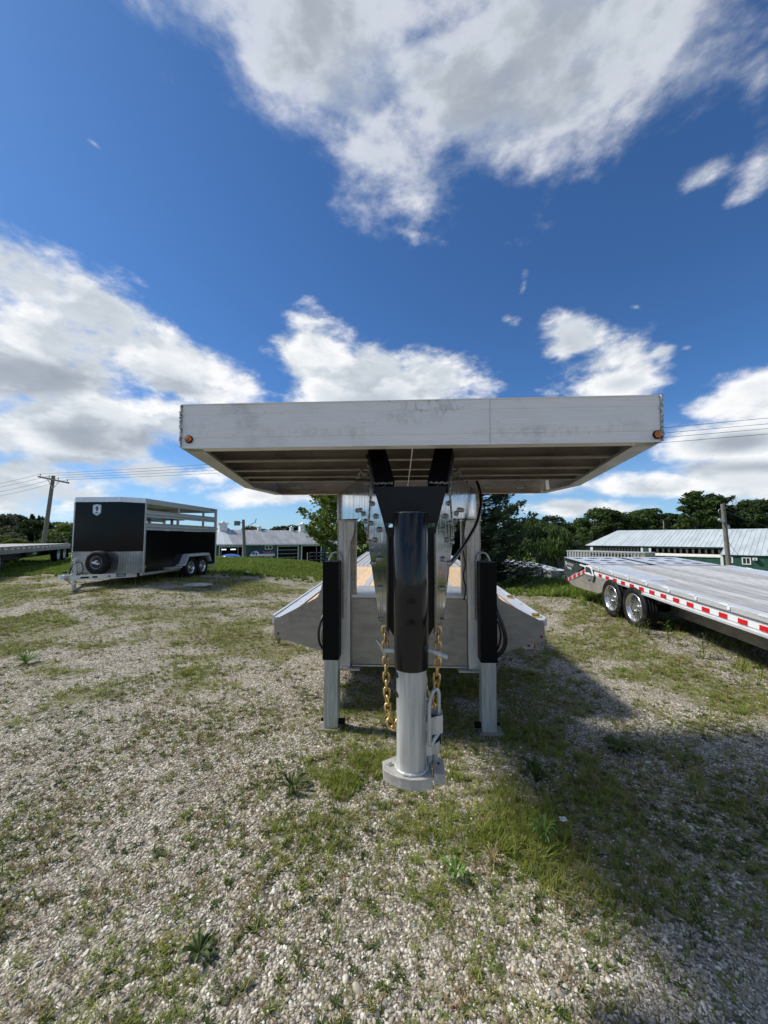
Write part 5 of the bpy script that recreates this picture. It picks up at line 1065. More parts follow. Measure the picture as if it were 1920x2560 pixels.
# ================================================================== UTILITY POLES, WIRES
def pole(name, label, top, bot, r0, r1, group='wooden utility poles'):
    t_, b_ = Vector(top), Vector(bot); d = (t_ - b_).normalized(); zg = hz_(b_.x, b_.y); k = (b_.z - zg) / d.z; base = b_ - d * k - d * .3
    o = thing(name, label, 'utility pole', (base.x, base.y, base.z), (0, 0, 0), group)
    part('shaft', MB().cyl((0, 0, 0), t_ - base, r1, r0, 14), 'pole_wood', o); return o, base, t_ - base, d
pl, pb, ptop, _ = pole('utility_pole', 'leaning utility pole with a crossarm and insulators left of the black trailer', wp(133.5, 1189.5, 32), wp(110, 1356, 32), .13, .17)
A1, A2 = wp(96, 1191.5, 32) - pb, wp(172, 1207.5, 31.2) - pb
part('crossarm', MB().bar(A1, A2, .10, .13), 'pole_wood', pl)
ins = []
for t_ in (.06, .36, .66, .95):
    p = A1.lerp(A2, t_); part('insulator', MB().cyl(p + Vector((0, 0, .06)), p + Vector((0, 0, .16)), .02, seg=8).cyl(p + Vector((0, 0, .16)), p + Vector((0, 0, .27)), .055, .03, 10), 'silver_paint', pl); ins.append(p + Vector((0, 0, .25)) + pb)
mid = A1.lerp(A2, .5)
for t_ in (.28, .70): part('arm_brace', MB().bar(A1.lerp(A2, t_), mid + Vector((0, 0, -.75)) * 1.0, .03, .03), 'bolt_steel', pl)
p2_, b2_, t2_, _ = pole('utility_pole', 'short wooden pole with a lamp, standing in front of the workshop barn', wp(608.3, 1299, 42), wp(612, 1400, 42), .15, .20)
part('flood_lamp', MB().box(-.95 + t2_.x, -.4 + t2_.x, t2_.y - .15, t2_.y + .15, t2_.z - .65, t2_.z - .15).bar((t2_.x - .4, t2_.y, t2_.z - .35), (t2_.x, t2_.y, t2_.z - .35), .08, .08), 'grey_paint', p2_)
part('lamp_arm', MB().bar((t2_.x + .1, t2_.y, t2_.z - .9), (t2_.x + 1.4, t2_.y, t2_.z - .25), .06, .06).bar((t2_.x + 1.3, t2_.y, t2_.z - .35), (t2_.x + 1.45, t2_.y, t2_.z + .1), .07, .07), 'bolt_steel', p2_)
p3_, b3_, t3_, d3_ = pole('utility_pole', 'grey weathered pole with service wires in front of the long pale-roofed barn', wp(1806.5, 1260, 27), wp(1822, 1412, 27), .125, .165)
q0 = t3_
part('service_lamp', MB().bar(q0 - d3_ * 1.2 + Vector((-.45, -.1, .12)), q0 - d3_ * 1.2 + Vector((-.12, -.1, -.06)), .16, .16).bar(q0 - d3_ * 1.3 + Vector((-.2, -.1, -.02)), q0 - d3_ * 1.4, .05, .05), 'silver_paint', p3_)
part('wire_coil', MB().tube(smooth_path([q0 + Vector((-.1, -.22, -.35)), q0 + Vector((-.42, -.25, -.38)), q0 + Vector((-.50, -.25, -.60)), q0 + Vector((-.30, -.25, -.68)), q0 + Vector((-.06, -.25, -.55))]), .018, 6), 'silver_paint', p3_)
part('pole_step', MB().bar(q0 - d3_ * 2.25, q0 - d3_ * 2.25 + Vector((-.42, 0, .0)), .03, .03), 'bolt_steel', p3_)
part('strut', MB().bar(q0 - d3_ * 1.5 + Vector((.16, 0, 0)), q0 - d3_ * 1.75 + Vector((.22, 0, 0)), .10, .22), 'galvanised', p3_)
def wire(pts, r_, label, grp, n=24, sag=.3):
    P_ = [Vector(p) for p in pts]; ps = []
    for i in range(len(P_) - 1):
        for k in range(n): t_ = k / n; ps.append(P_[i].lerp(P_[i + 1], t_) - Vector((0, 0, 4 * sag * t_ * (1 - t_))))
    ps.append(P_[-1]); o = link('overhead_wire', MB().tube(ps, r_, 5).mesh('overhead_wire', 'black_satin')); tag(o, label, 'wire', grp)
rt = [wp(2300, 1008, 18), wp(2300, 1024, 18), wp(2300, 1037, 18), wp(2300, 1052, 18)]
lt = [wp(-260, 1243, 36), wp(-260, 1252, 36), wp(-260, 1268, 36), wp(-260, 1280, 36)]
for i in range(4): wire([lt[i], ins[i], rt[i]], .011, ['topmost of the four power lines carried by the crossarm pole', 'second from the top of the four power lines on the crossarm pole', 'third from the top of the four power lines on the crossarm pole', 'lowest of the four power lines carried by the crossarm pole'][i], 'power lines over the crossarm pole', 40, .35)
wire([t3_ + b3_ - d3_ * .4, wp(2050, 1342, 17)], .022, 'service wire running right from the weathered pole', None, 16, .25)
wire([t3_ + b3_ - d3_ * 2.45, wp(1848, 1390, 38)], .016, 'service drop from the weathered pole down to the green wing', None, 16, .05)

# ================================================================== LOT BELOW THE CREST
def box_trailer(px0, px1, yf_, D0, Ln, tilt, label, txt_px, back_rise):
    p0, p1 = wp(px0, yf_, D0), wp(px1, yf_, D0); zg = hz_(p0.x, p0.y); w_ = (p1 - p0).length; yw_ = math.atan2((p1 - p0).y, (p1 - p0).x) + tilt
    o = thing('box_trailer', label, 'trailer', (p0.x, p0.y, zg), (0, 0, yw_), 'grey box trailers on the lower lot'); h = p0.z - zg
    part('body', MB().box(0, w_, 0, Ln, .5, h - .04), 'grey_paint', o)
    part('roof', MB().prism([(-.03, -.05, h - .03), (w_ + .03, -.05, h - .03), (w_ + .03, Ln, h + back_rise), (-.03, Ln, h + back_rise)], (0, 0, .05)), 'roof_pale', o)
    part('side_wall_top', MB().prism([(w_ - .02, 0, h - .04), (w_ - .02, Ln, h - .04), (w_ - .02, Ln, h + back_rise - .01)], (.02, 0, 0)), 'grey_paint', o)
    sx_ = w_ * txt_px[0]; sw_ = w_ * txt_px[1]; sh_ = txt_px[2]
    s1_ = part('name_board', MB().box(sx_, sx_ + sw_, -.05, -.003, h - .45 - sh_, h - .45), 'sticker_cream', o)
    part('board_border', MB().box(sx_ - .08, sx_ + sw_ + .08, -.02, -.002, h - .45 - sh_ - .08, h - .37), 'sign_black', o)
    link('lettering', text_mesh('THUR', sh_ * 1.12, 'sign_black', .01, 'CENTER', .02), s1_, (sx_ + sw_ / 2, -.065, h - .45 - sh_ * .9), (R(90), 0, 0))
    for x in (.2, w_ - .2): part('wheel', MB().cyl((x - .12, Ln * .5, .4), (x + .12, Ln * .5, .4), .4, seg=16), 'rubber', o)
    return o
box_trailer(1290, 1356, 1418, 43, 13, R(3), 'grey box trailer with a THUR board, partly behind the spruce', (.38, .46, .52), .45)
box_trailer(1378, 1419, 1427, 41, 11, R(0), 'grey box trailer with a THUR board, beside the ramp of the flatbed', (.62, .50, .42), .30)
# long ribbed livestock semi-trailer
s0, s1 = wp(1417, 1376, 47), wp(1612, 1379, 40); dS = Vector((s1.x - s0.x, s1.y - s0.y, 0)); Ls = dS.length; zg = hz_(s0.x, s0.y)
SM = thing('stock_trailer', 'long ribbed aluminium stock trailer with rows of vent holes below the slatted barn', 'trailer', (s0.x, s0.y, zg), (0, 0, math.atan2(dS.y, dS.x)))
hS_ = s0.z - zg
part('body', MB().box(0, Ls, .05, 2.5, .9, hS_ - .1), 'alu_dull', SM); part('top_rail', MB().box(-.05, Ls, -.03, 2.55, hS_ - .1, hS_), 'alu_plain', SM)
rm = MB().box(-.05, .05, -.03, .045, .9, hS_ - .105).mesh('rib', 'alu_plain'); hm = MB().box(-.11, .11, .035, .047, -.11, .11).mesh('vent_hole', 'dark_void')
nr = int(Ls / .34)
for k in range(nr):
    rep('rib', rm, SM, (.1 + k * .34, 0, 0))
    if k > nr * .30 and k < nr - 3:
        for z in (hS_ - .38, hS_ - .85): rep('vent_hole', hm, SM, (.27 + k * .34, 0, z))
for k in range(2): part('wheel', MB().cyl((Ls * .15 + k * 1.3, .1, .5), (Ls * .15 + k * 1.3, .4, .5), .5, seg=16), 'rubber', SM)
# cars and pickups parked below
def car(px, py, D_, mt, label, yaw_, truck=False, grp='vehicles parked on the lower lot', k=1.0):
    p = wp(px, py, D_); zg = hz_(p.x, p.y)
    o = thing('pickup_truck' if truck else 'parked_car', label, 'pickup' if truck else 'car', (p.x, p.y, zg), (0, 0, yaw_), grp)
    pr = [(-2.3, .45), (-2.3, .95), (-1.1, 1.05), (1.6 if truck else 1.9, 1.05), (2.35, .98), (2.4, .45)] if truck else [(-2.2, .40), (-2.2, .78), (-1.1, .95), (1.7, .98), (2.15, .90), (2.2, .40)]
    part('body', MB().prism([(a, -.88, b_) for a, b_ in pr], (0, 1.76, 0)), mt, o)
    cb = [(-1.15, 1.05), (-.45, 1.75), (.75, 1.78), (1.05, 1.06)] if truck else [(-1.05, .96), (-.35, 1.42), (1.0, 1.44), (1.6, .99)]
    c_ = part('cabin', MB().prism([(a, -.76, b_) for a, b_ in cb], (0, 1.52, 0)), 'glass_dark', o)
    zt_ = cb[1][1]; part('cabin_roof', MB().box(cb[1][0], cb[2][0], -.74, .74, zt_ + .005, zt_ + .06), mt, o)
    for x in (-1.4, 1.4):
        for y in (-.80, .80): w_ = part('wheel', MB().cyl((x, y - .1, .34), (x, y + .1, .34), .34, seg=16), 'rubber', o); part('rim', MB().cyl((x, y - .11, .34), (x, y + .11, .34), .2, seg=12), 'silver_paint', w_)
    return o
car(735, 1404, 47, 'white_paint', 'white pickup roof showing over the grass before the second bay door', R(62), True, None)
p = wp(735, 1401.5, 47)
car(1338, 1385, 84, 'white_paint', 'white pickup behind the spruce at the far side of the lower lot', R(30), True)
car(1356, 1386, 86, 'silver_paint', 'silver car second from the left at the far side of the lower lot', R(80))
car(1372, 1386, 84, 'navy_paint', 'dark car third from the left at the far side of the lower lot', R(100))
car(1388, 1388, 80, 'navy_paint', 'black pickup at the right end of the parked row under the willow', R(85), True)
car(1404, 1397, 62, 'silver_paint', 'silver car between the box trailers and the stock trailer', R(20), False)
car(1371, 1418, 47, 'navy_paint', 'navy car squeezed between the two grey box trailers', R(95), False)
car(1375, 1410, 56, 'white_paint', 'white pickup seen in the gap between the two grey box trailers', R(90), True)
# small utility shed-like trailer by the willow
p = wp(1412, 1388, 66); zg = hz_(p.x, p.y)
ut = thing('utility_trailer', 'small white-framed dark trailer at the left end of the stock trailer', 'trailer', (p.x, p.y, zg), (0, 0, R(-15)))
part('body', MB().box(-1.6, 1.2, 0, 2, .5, 2.5), 'grey_paint', ut); part('frame', MB().box(-1.65, -1.5, -.05, 0, .2, 2.6).box(1.15, 1.3, -.05, 0, .2, 2.6).box(-1.5, 1.15, -.05, 0, 2.45, 2.6), 'white_paint', ut)
for x in (-1.3, 1.0): part('wheel', MB().cyl((x - .1, .5, .35), (x + .1, .5, .35), .35, seg=12), 'rubber', ut)
# covered blue boat in the first bay, black frames stacked by the third bay
p = wp(577, 1396, 53.5); zg = hz_(p.x, p.y)
bo = thing('blue_boat', 'blue upturned hull on stands in the first bay of the workshop barn', 'boat', (p.x, p.y, zg), (0, 0, R(3)))
hh_ = p.z - zg + .35
bm = bmesh.new(); bmesh.ops.create_uvsphere(bm, u_segments=24, v_segments=14, radius=1)
for v_ in bm.verts: v_.co = Vector((v_.co.x * 1.55, v_.co.y * 1.0, hh_ - .35 + max(v_.co.z, -.35) * .62))
part('hull', MB().bm(bm, True), 'blue_gelcoat', bo); part('rim_band', MB().box(-1.45, 1.45, -.95, .95, hh_ - .66, hh_ - .58), 'white_paint', bo)
for x in (-.9, .9): part('stand', MB().box(x - .08, x + .08, -.6, .6, 0, hh_ - .66), 'bolt_steel', bo)
p = wp(802, 1398, 45); zg = hz_(p.x, p.y); 
st_ = thing('stacked_frames', 'black steel trailer frames stacked behind the left tree', 'trailer frames', (p.x, p.y, zg), (0, 0, R(8)))
zt_ = wp(802, 1381, 45).z - zg
for k in range(4):
    z = zt_ - .12 - k * .42; part('frame', MB().box(-1.25, 1.35, -.8, .8, z, z + .10).box(-1.25, 1.35, -.82, -.78, z + .18, z + .24), 'black_satin', st_)
    for j in range(7): part('upright', MB().box(-1.2 + j * .41, -1.14 + j * .41, -.83, -.77, z - .12, z + .18), 'grey_paint' if j % 3 == 0 else 'black_satin', st_)
part('post', MB().box(-1.55, -1.45, -.5, -.4, 0, zt_).box(1.42, 1.48, -.5, -.4, 0, zt_ - .1), 'alu_plain', st_)
# house roof among the trees at the left, radio mast on the horizon
p = wp(163, 1338, 74); zg = hz_(p.x, p.y)
hs_ = thing('brown_house', 'brown-roofed house half hidden by trees behind the crossarm pole', 'house', (p.x, p.y, zg), (0, 0, R(35)))
part('wall', MB().box(-2.2, 2.2, 0, 5, 0, 3.9), 'sticker_cream', hs_); MT['brown_roof'] = mat('brown_roof', (.15, .11, .085), .85)[0]
hr = wp(163, 1323, 74).z - zg
part('roof', MB().prism([(-2.6, -.5, 3.8), (2.6, -.5, 3.8), (2.6, 2.5, hr), (-2.6, 2.5, hr)], (0, 0, .12)).prism([(-2.6, 5.5, 3.8), (2.6, 5.5, 3.8), (2.6, 2.5, hr), (-2.6, 2.5, hr)], (0, 0, .12)), 'brown_roof', hs_)
part('window', MB().box(-.6, .6, -.04, -.003, 1.4, 2.5), 'glass_dark', hs_)
m0, m1 = wp(1454, 1340, 150), wp(1454, 1289, 150); ra = thing('radio_mast', 'thin radio mast above the distant trees', 'mast', (m0.x, m0.y, -1.4), (0, 0, 0)); part('mast', MB().cyl((0, 0, 0), (0, 0, m1.z + 1.4), .16, .07, 8), 'bolt_steel', ra)
m0, m1 = wp(1660, 1325, 75), wp(1660, 1301, 75); ra = thing('utility_pole', 'small distant pole rising behind the long barn roof', 'utility pole', (m0.x, m0.y, hz_(m0.x, m0.y)), (0, 0, 0), 'wooden utility poles'); part('shaft', MB().cyl((0, 0, 0), (0, 0, m1.z - hz_(m0.x, m0.y)), .14, .10, 8), 'dead_bark', ra)

# ================================================================== TREES
RS = np.random.RandomState(21)
def np_mesh(name, verts, faces, mt, smooth=False):
    """verts (N,3), faces (M,k) with constant k"""
    me_ = bpy.data.meshes.new(name); k = faces.shape[1]
    me_.vertices.add(len(verts)); me_.vertices.foreach_set('co', verts.astype(np.float32).ravel()); me_.loops.add(faces.size); me_.loops.foreach_set('vertex_index', faces.ravel().astype(np.int32))
    me_.polygons.add(len(faces)); me_.polygons.foreach_set('loop_start', np.arange(0, faces.size, k, dtype=np.int32)); me_.polygons.foreach_set('use_smooth', np.full(len(faces), smooth)); me_.update(calc_edges=True)
    me_.materials.append(MT[mt]); return me_
def leaves(P_, size, rs, elong=1.5, droop=0.0, up=None):
    """one folded leaf-like diamond per point"""
    n = len(P_); a = rs.randn(n, 3); a[:, 2] *= .6; a /= np.linalg.norm(a, axis=1)[:, None]
    if up is not None: a = a * .5 + up; a /= np.linalg.norm(a, axis=1)[:, None]
    b_ = rs.randn(n, 3); b_ -= (b_ * a).sum(1)[:, None] * a; b_ /= np.linalg.norm(b_, axis=1)[:, None]
    s = size * rs.uniform(.6, 1.35, n)[:, None]
    L0 = P_ - a * s * elong / 2; L1 = P_ + a * s * elong / 2 - np.array([0, 0, 1]) * droop * s; W0 = P_ + b_ * s * .5; W1 = P_ - b_ * s * .5
    v_ = np.stack([L0, W0, L1, W1], 1).reshape(-1, 3); f_ = np.arange(4 * n).reshape(-1, 4); return v_, f_
def blobs_crown(rs, nb, rx, rz, zc, prof, nleaf, leaf, k=.30):
    pts = []
    for _ in range(nb):
        t_ = rs.uniform(-1, 1); z = zc + t_ * rz; rr = prof(t_) * rx * math.sqrt(rs.uniform(.15, 1)); th = rs.uniform(0, 2 * math.pi)
        c_ = np.array([rr * math.cos(th), rr * math.sin(th), z]); br_ = rx * k * rs.uniform(.6, 1.35); m = int(nleaf / nb * (br_ / (rx * k)) ** 2)
        d = rs.randn(m, 3); d /= np.linalg.norm(d, axis=1)[:, None]; d[:, 2] = np.where(d[:, 2] < -.3, -d[:, 2] * .5, d[:, 2])
        pts.append(c_ + d * br_ * rs.uniform(.70, 1.08, m)[:, None] * np.array([1, 1, .72]))
    return np.concatenate(pts)
def trunk_mb(h, r_, rs, limbs=7, lean=.02, spread=.28, z0=.3):
    mb = MB(); ps = [(lean * h * (k / 6) ** 1.5 * math.sin(k), lean * h * math.sin(k * 1.7) * k / 6, h * .8 * k / 6) for k in range(7)]
    mb.tube(ps, [r_ * (1 - .13 * k) * (1.5 if k == 0 else 1) for k in range(7)], 9)
    for j in range(limbs):
        z = h * (z0 + .5 * j / limbs); th = rs.uniform(0, 6.28); L1 = h * spread * rs.uniform(.7, 1.1); i = min(5, int(z / (h * .8) * 6)); b_ = Vector(ps[i]); b_.z = z
        q_ = [b_ + Vector((math.cos(th), math.sin(th), .0)) * L1 * t_ + Vector((0, 0, L1 * (.55 * t_ + .25 * t_ * t_))) for t_ in (0, .35, .7, 1)]
        mb.tube(q_, [r_ * .42, r_ * .30, r_ * .18, r_ * .06], 6)
    return mb
TV = {}
def make_variant(key, seed):
    rs = np.random.RandomState(seed); H_ = 10.0
    if key[0] == 'd':
        rx = {0: 3.5, 1: 2.8, 2: 4.0}[seed % 3]; zc, rz = 5.6, 4.2
        pts = blobs_crown(rs, 30, rx, rz, zc, lambda t_: math.sqrt(max(0, 1 - t_ * t_)) * (1.05 - .1 * t_) + .08, 5200, .3, .33)
        pts = pts[pts[:, 2] > .9]; pts[:, 2] *= 10.0 / pts[:, 2].max()
        v_, f_ = leaves(pts, .30, rs); TV[key] = (v_, f_, trunk_mb(H_, .24, rs))
    elif key[0] == 'c':
        pts = []
        n = 5200; z = 10 * (1 - rs.uniform(0, 1, n) ** .55); rmax = (10 - z) * .23 * (1 + .22 * np.sin(z * 5.1)) + .06; rr = rmax * rs.uniform(.35, 1, n) ** .5; th = rs.uniform(0, 6.283, n)
        lob = 1 + .2 * np.sin(th * 5 + z * 3); pts = np.stack([rr * lob * np.cos(th), rr * lob * np.sin(th), np.maximum(z - rr * .35, .3)], 1)
        v_, f_ = leaves(pts, .26, rs, 1.8, .5); TV[key] = (v_, f_, MB().cyl((0, 0, 0), (0, 0, 9.6), .2, .03, 8))
    elif key[0] == 'p':                                                  # open-crowned white pine, layered plates of needles
        pts = []
        for j in range(34):
            z = 2.6 + 7.2 * (j / 33) + rs.uniform(-.25, .25); th = rs.uniform(0, 6.283); L1 = (3.6 * (1 - ((z - 5.0) / 6.2) ** 2)) * rs.uniform(.55, 1.15); m = 170
            t_ = rs.uniform(.25, 1, m) ** .7; sp = rs.randn(m) * .42 * (.4 + t_); pts.append(np.stack([np.cos(th) * L1 * t_ - np.sin(th) * sp, np.sin(th) * L1 * t_ + np.cos(th) * sp, z + .5 * t_ * t_ + rs.randn(m) * .16], 1))
        pts = np.concatenate(pts); v_, f_ = leaves(pts, .30, rs); TV[key] = (v_, f_, trunk_mb(H_, .2, rs, 12, .015, .26, .28))
for i in range(3): make_variant('d%d' % i, i)
make_variant('c0', 7); make_variant('c1', 8); make_variant('p0', 9); make_variant('p1', 12)
VM_ = {}
def tree_mesh(key, mt):
    if (key, mt) not in VM_:
        v_, f_, tb_ = TV[key]; VM_[(key, mt)] = (np_mesh('crown', v_, f_, mt), tb_.mesh('trunk', 'bark') if not any(k[0] == key for k in VM_) else next(VM_[k][1] for k in VM_ if k[0] == key))
    return VM_[(key, mt)]
DS = {'leaf_dark': 'dark green', 'leaf_mid': 'mid-green', 'leaf_light': 'light green', 'leaf_grey': 'grey-green', 'needle_far': 'dark evergreen'}
def plant_tree(x, y, ztop, key, mt, wide, label, group):
    zg = hz_(x, y) - .15; h = ztop - zg; cm, tm = tree_mesh(key, mt)
    nm = {'d': 'broadleaf_tree', 'c': 'spruce_tree', 'p': 'pine_tree'}[key[0]]
    o = thing(nm, label, 'tree', (x, y, zg), (0, 0, RS.uniform(0, 6.28)), group); s = h / 10.0; w_ = s * wide
    rep('crown', cm, o, (0, 0, 0), scale=(w_, w_, s)); rep('trunk', tm, o, (0, 0, 0), scale=(w_, w_, s)); return o
TREES = [(-52.6, 45.2, 3.8, 'd'), (-43.8, 39.7, 2.8, 'd'), (-40.7, 37.8, 2.2, 'd'), (-79.0, 70.8, 6.3, 'd'), (-80.1, 73.7, 6.2, 'd'), (-80.1, 75.7, 6.5, 'd'), (-73.2, 70.1, 5.7, 'c'), (-58.4, 56.9, 5.5, 'c'), (-65.0, 64.6, 5.7, 'c'), (-70.9, 71.2, 5.9, 'c'), (-67.4, 68.4, 5.7, 'c'), (-56.0, 55.0, 4.3, 'd'), (-74.1, 76.1, 4.7, 'd'), (-77.8, 80.9, 4.5, 'd'), (-81.3, 85.7, 5.0, 'd'), (-75.6, 81.0, 4.4, 'd'), (-52.3, 57.2, 3.9, 'd'), (-53.3, 59.2, 4.1, 'd'), (-56.0, 63.1, 4.0, 'd'), (-54.5, 57.1, 2.2, 'd'), (-51.1, 52.3, 1.9, 'd'), (-52.1, 55.3, 2.5, 'd'), (-44.4, 92.8, 4.3, 'd'), (-45.1, 107.9, 4.8, 'd'), (-44.8, 109.9, 5.1, 'd'), (-41.8, 113.1, 4.3, 'd'), (-37.1, 108.3, 4.5, 'd'), (-36.4, 110.4, 5.0, 'd'), (-33.5, 106.5, 5.0, 'd'), (-30.7, 103.7, 5.2, 'd'), (-30.3, 108.7, 5.2, 'd'), (-46.7, 117.8, 4.1, 'd'), (-26.2, 103.9, 4.5, 'd'), (-18.8, 109.4, 5.0, 'd'), (18.8, 111.5, 4.7, 'd'), (24.5, 111.8, 4.5, 'd'), (30.1, 97.1, 5.7, 'd'), (33.4, 102.3, 6.7, 'd'), (34.3, 100.3, 5.4, 'd'), (36.8, 102.5, 5.6, 'd'), (39.4, 107.7, 7.8, 'd'), (37.2, 97.5, 5.0, 'd'), (45.1, 113.0, 6.2, 'd'), (44.7, 108.0, 5.2, 'd'), (48.5, 113.2, 5.4, 'd'), (47.9, 108.2, 4.9, 'd'), (47.2, 103.1, 4.9, 'd'), (41.6, 87.7, 7.5, 'd'), (44.3, 90.9, 8.6, 'd'), (47.7, 95.1, 8.6, 'd'), (45.6, 87.9, 7.8, 'd'), (49.8, 93.2, 7.7, 'd'), (50.2, 91.2, 7.2, 'd'), (53.2, 93.4, 7.9, 'd'), (58.2, 98.7, 8.8, 'd'), (55.4, 91.5, 8.4, 'd'), (60.1, 95.8, 8.2, 'd'), (63.6, 99.0, 7.7, 'd'), (62.1, 93.9, 7.2, 'd'), (64.0, 94.0, 7.0, 'd'), (66.8, 96.2, 7.0, 'd'), (63.8, 89.0, 5.6, 'd'), (69.9, 92.3, 5.7, 'd'), (70.6, 89.4, 5.6, 'd'), (78.0, 94.8, 8.1, 'd'), (75.4, 89.6, 8.9, 'd'), (77.6, 89.8, 10.2, 'd'), (76.6, 86.7, 10.0, 'd'), (81.6, 90.0, 10.3, 'd'), (84.7, 90.2, 9.5, 'd'), (35.7, 82.4, 2.0, 'd'), (38.0, 84.5, 1.9, 'd'), (40.5, 86.6, 2.5, 'd'), (31.2, 80.1, 2.0, 'd'), (60.5, 83.8, 10.8, 'p'), (65.4, 88.1, 10.1, 'p'), (69.2, 90.3, 10.8, 'p'), (73.1, 92.5, 10.5, 'p'), (85.3, 100.2, 9.8, 'p')]
WHERE = lambda x, y: 'at the left behind the crossarm pole' if x < -48 else ('at the far left above the low flatbed' if x < -38 else ('rising behind the workshop barn roof' if x < 0 else ('between the spruce and the long pale-roofed barn' if x < 42 else 'rising behind the long pale-roofed barn')))
GR = lambda x: 'trees at the left behind the crossarm pole' if x < -48 else ('trees at the far left above the low flatbed' if x < -38 else ('trees behind the workshop barn' if x < 0 else ('trees beyond the lower lot' if x < 42 else 'trees behind the long barn')))
ORD = []
for i, (x, y, zt, k) in enumerate(TREES):
    if k == 'd':
        key = 'd%d' % RS.randint(3)
        if x < -38: mt = ['leaf_mid', 'leaf_light', 'leaf_mid', 'leaf_dark', 'leaf_grey'][RS.randint(5)] if y < 62 else ['leaf_dark', 'leaf_mid', 'leaf_grey'][RS.randint(3)]
        elif x < 0: mt = 'leaf_dark'
        elif x < 42: mt = ['leaf_mid', 'leaf_dark', 'leaf_mid', 'leaf_grey'][RS.randint(4)]
        else: mt = ['leaf_dark', 'leaf_dark', 'leaf_mid'][RS.randint(3)]
        wd_ = RS.uniform(.85, 1.25)
    elif k == 'c': key = 'c%d' % RS.randint(2); mt = 'needle_far'; wd_ = RS.uniform(.95, 1.35)
    else: key = 'p%d' % (i % 2); mt = 'leaf_mid' if i == len(TREES) - 5 else 'leaf_dark'; wd_ = .95
    kd = {'d': 'broadleaf tree', 'c': 'pointed conifer', 'p': 'tall layered pine'}[k]
    o = plant_tree(x, y, zt, key, mt, wd_, '', GR(x)); ORD.append((o, DS[mt] + ' ' + kd, WHERE(x, y), x / y))
# back rows so the wood reads deep (each still a tree of its own)
ORD2 = []
for i in range(46):
    if i < 14: px, D_, yt = -30 + i * 17, RS.uniform(84, 100), 1310 + RS.uniform(-6, 10)
    else: px, D_, yt = 1310 + (i - 14) * 21, RS.uniform(104, 122), (1318 if i < 23 else 1300) + RS.uniform(-10, 8)
    p = wp(px, yt, D_); o = plant_tree(p.x, p.y, p.z, 'd%d' % RS.randint(3), ['leaf_dark', 'leaf_mid'][RS.randint(2)], 1.35, '', 'back-row trees %s' % ('left of the black trailer' if px < 400 else 'beyond the lot and barn')); ORD2.append((o, 'back-row tree', 'in the wood left of the black trailer' if px < 400 else 'in the wood behind the barn', p.x / p.y))
NTH = ['leftmost', 'second from the left', 'third from the left'] + ['%s from the left' % w for w in 'fourth fifth sixth seventh eighth ninth tenth eleventh twelfth thirteenth fourteenth fifteenth sixteenth seventeenth eighteenth nineteenth twentieth'.split()] + ['%s from the left' % ('twenty-' + w) for w in 'first second third fourth fifth sixth seventh eighth ninth'.split()] + ['thirtieth from the left', 'thirty-first from the left', 'rightmost', 'last']
def ordinals(L):
    for wh in sorted(set(a[2] for a in L)):
        g_ = sorted([a for a in L if a[2] == wh], key=lambda a: a[3])
        for i, (o, kd, w_, _) in enumerate(g_): o['label'] = '%s, %s %s' % (kd, NTH[i] if i < len(g_) - 1 else 'rightmost', w_)
ordinals(ORD); ordinals(ORD2)
# low bushes along the wood's edge
BU = [(-15, 1340, 36), (12, 1338, 37), (38, 1345, 39), (55, 1348, 41), (18, 1350, 34), (120, 1348, 50), (136, 1345, 52), (182, 1330, 52), (1440, 1352, 70), (1458, 1350, 73), (1440, 1358, 66), (1425, 1355, 76)]
ORD3 = []
for i, (px, yt, D_) in enumerate(BU):
    p = wp(px, yt, D_); mt = 'leaf_light' if px < 60 else ('leaf_mid' if px < 400 else 'leaf_dark'); zg = hz_(p.x, p.y) - .2; cm, _ = tree_mesh('d%d' % (i % 3), mt); h = p.z - zg
    o = tag(link('bush', cm, None, (p.x, p.y, zg - h * .12), (0, 0, i * 1.3)), '%s bush %s' % (DS[mt], 'at the far left edge above the low flatbed' if px < 60 else ('below the crossarm pole' if px < 400 else 'at the left end of the long barn')), 'bush', 'bushes %s' % ('at the far left' if px < 60 else ('below the crossarm pole' if px < 400 else 'by the long barn'))); o.scale = (h / 8, h / 8, h / 9); ORD3.append((o, DS[mt] + ' bush', 'at the far left edge above the low flatbed' if px < 60 else ('below the crossarm pole' if px < 400 else 'at the left end of the long barn'), p.x / p.y))
ordinals(ORD3)
# round willow over the parked cars
rs = np.random.RandomState(40); P0 = wp(1352, 1345, 64); zg = hz_(P0.x, P0.y); ztw = wp(1352, 1306, 64).z - zg; rw = 64 / 962 * 66
pts = blobs_crown(rs, 34, rw, ztw * .34, ztw * .60, lambda t_: math.sqrt(max(0, 1 - t_ * t_)) + .12, 11000, .3, .26); pts[:, 2] -= np.abs(rs.randn(len(pts))) * .7; pts = pts[pts[:, 2] > .6]
v_, f_ = leaves(pts, .26, rs, 2.6, .9, up=np.array([0, 0, -.9])); wt = thing('willow_tree', 'broad rounded willow hanging over the row of parked cars', 'tree', (P0.x, P0.y, zg))
link('crown', np_mesh('crown', v_, f_, 'leaf_mid'), wt); part('trunk', trunk_mb(ztw, .4, rs), 'bark', wt)
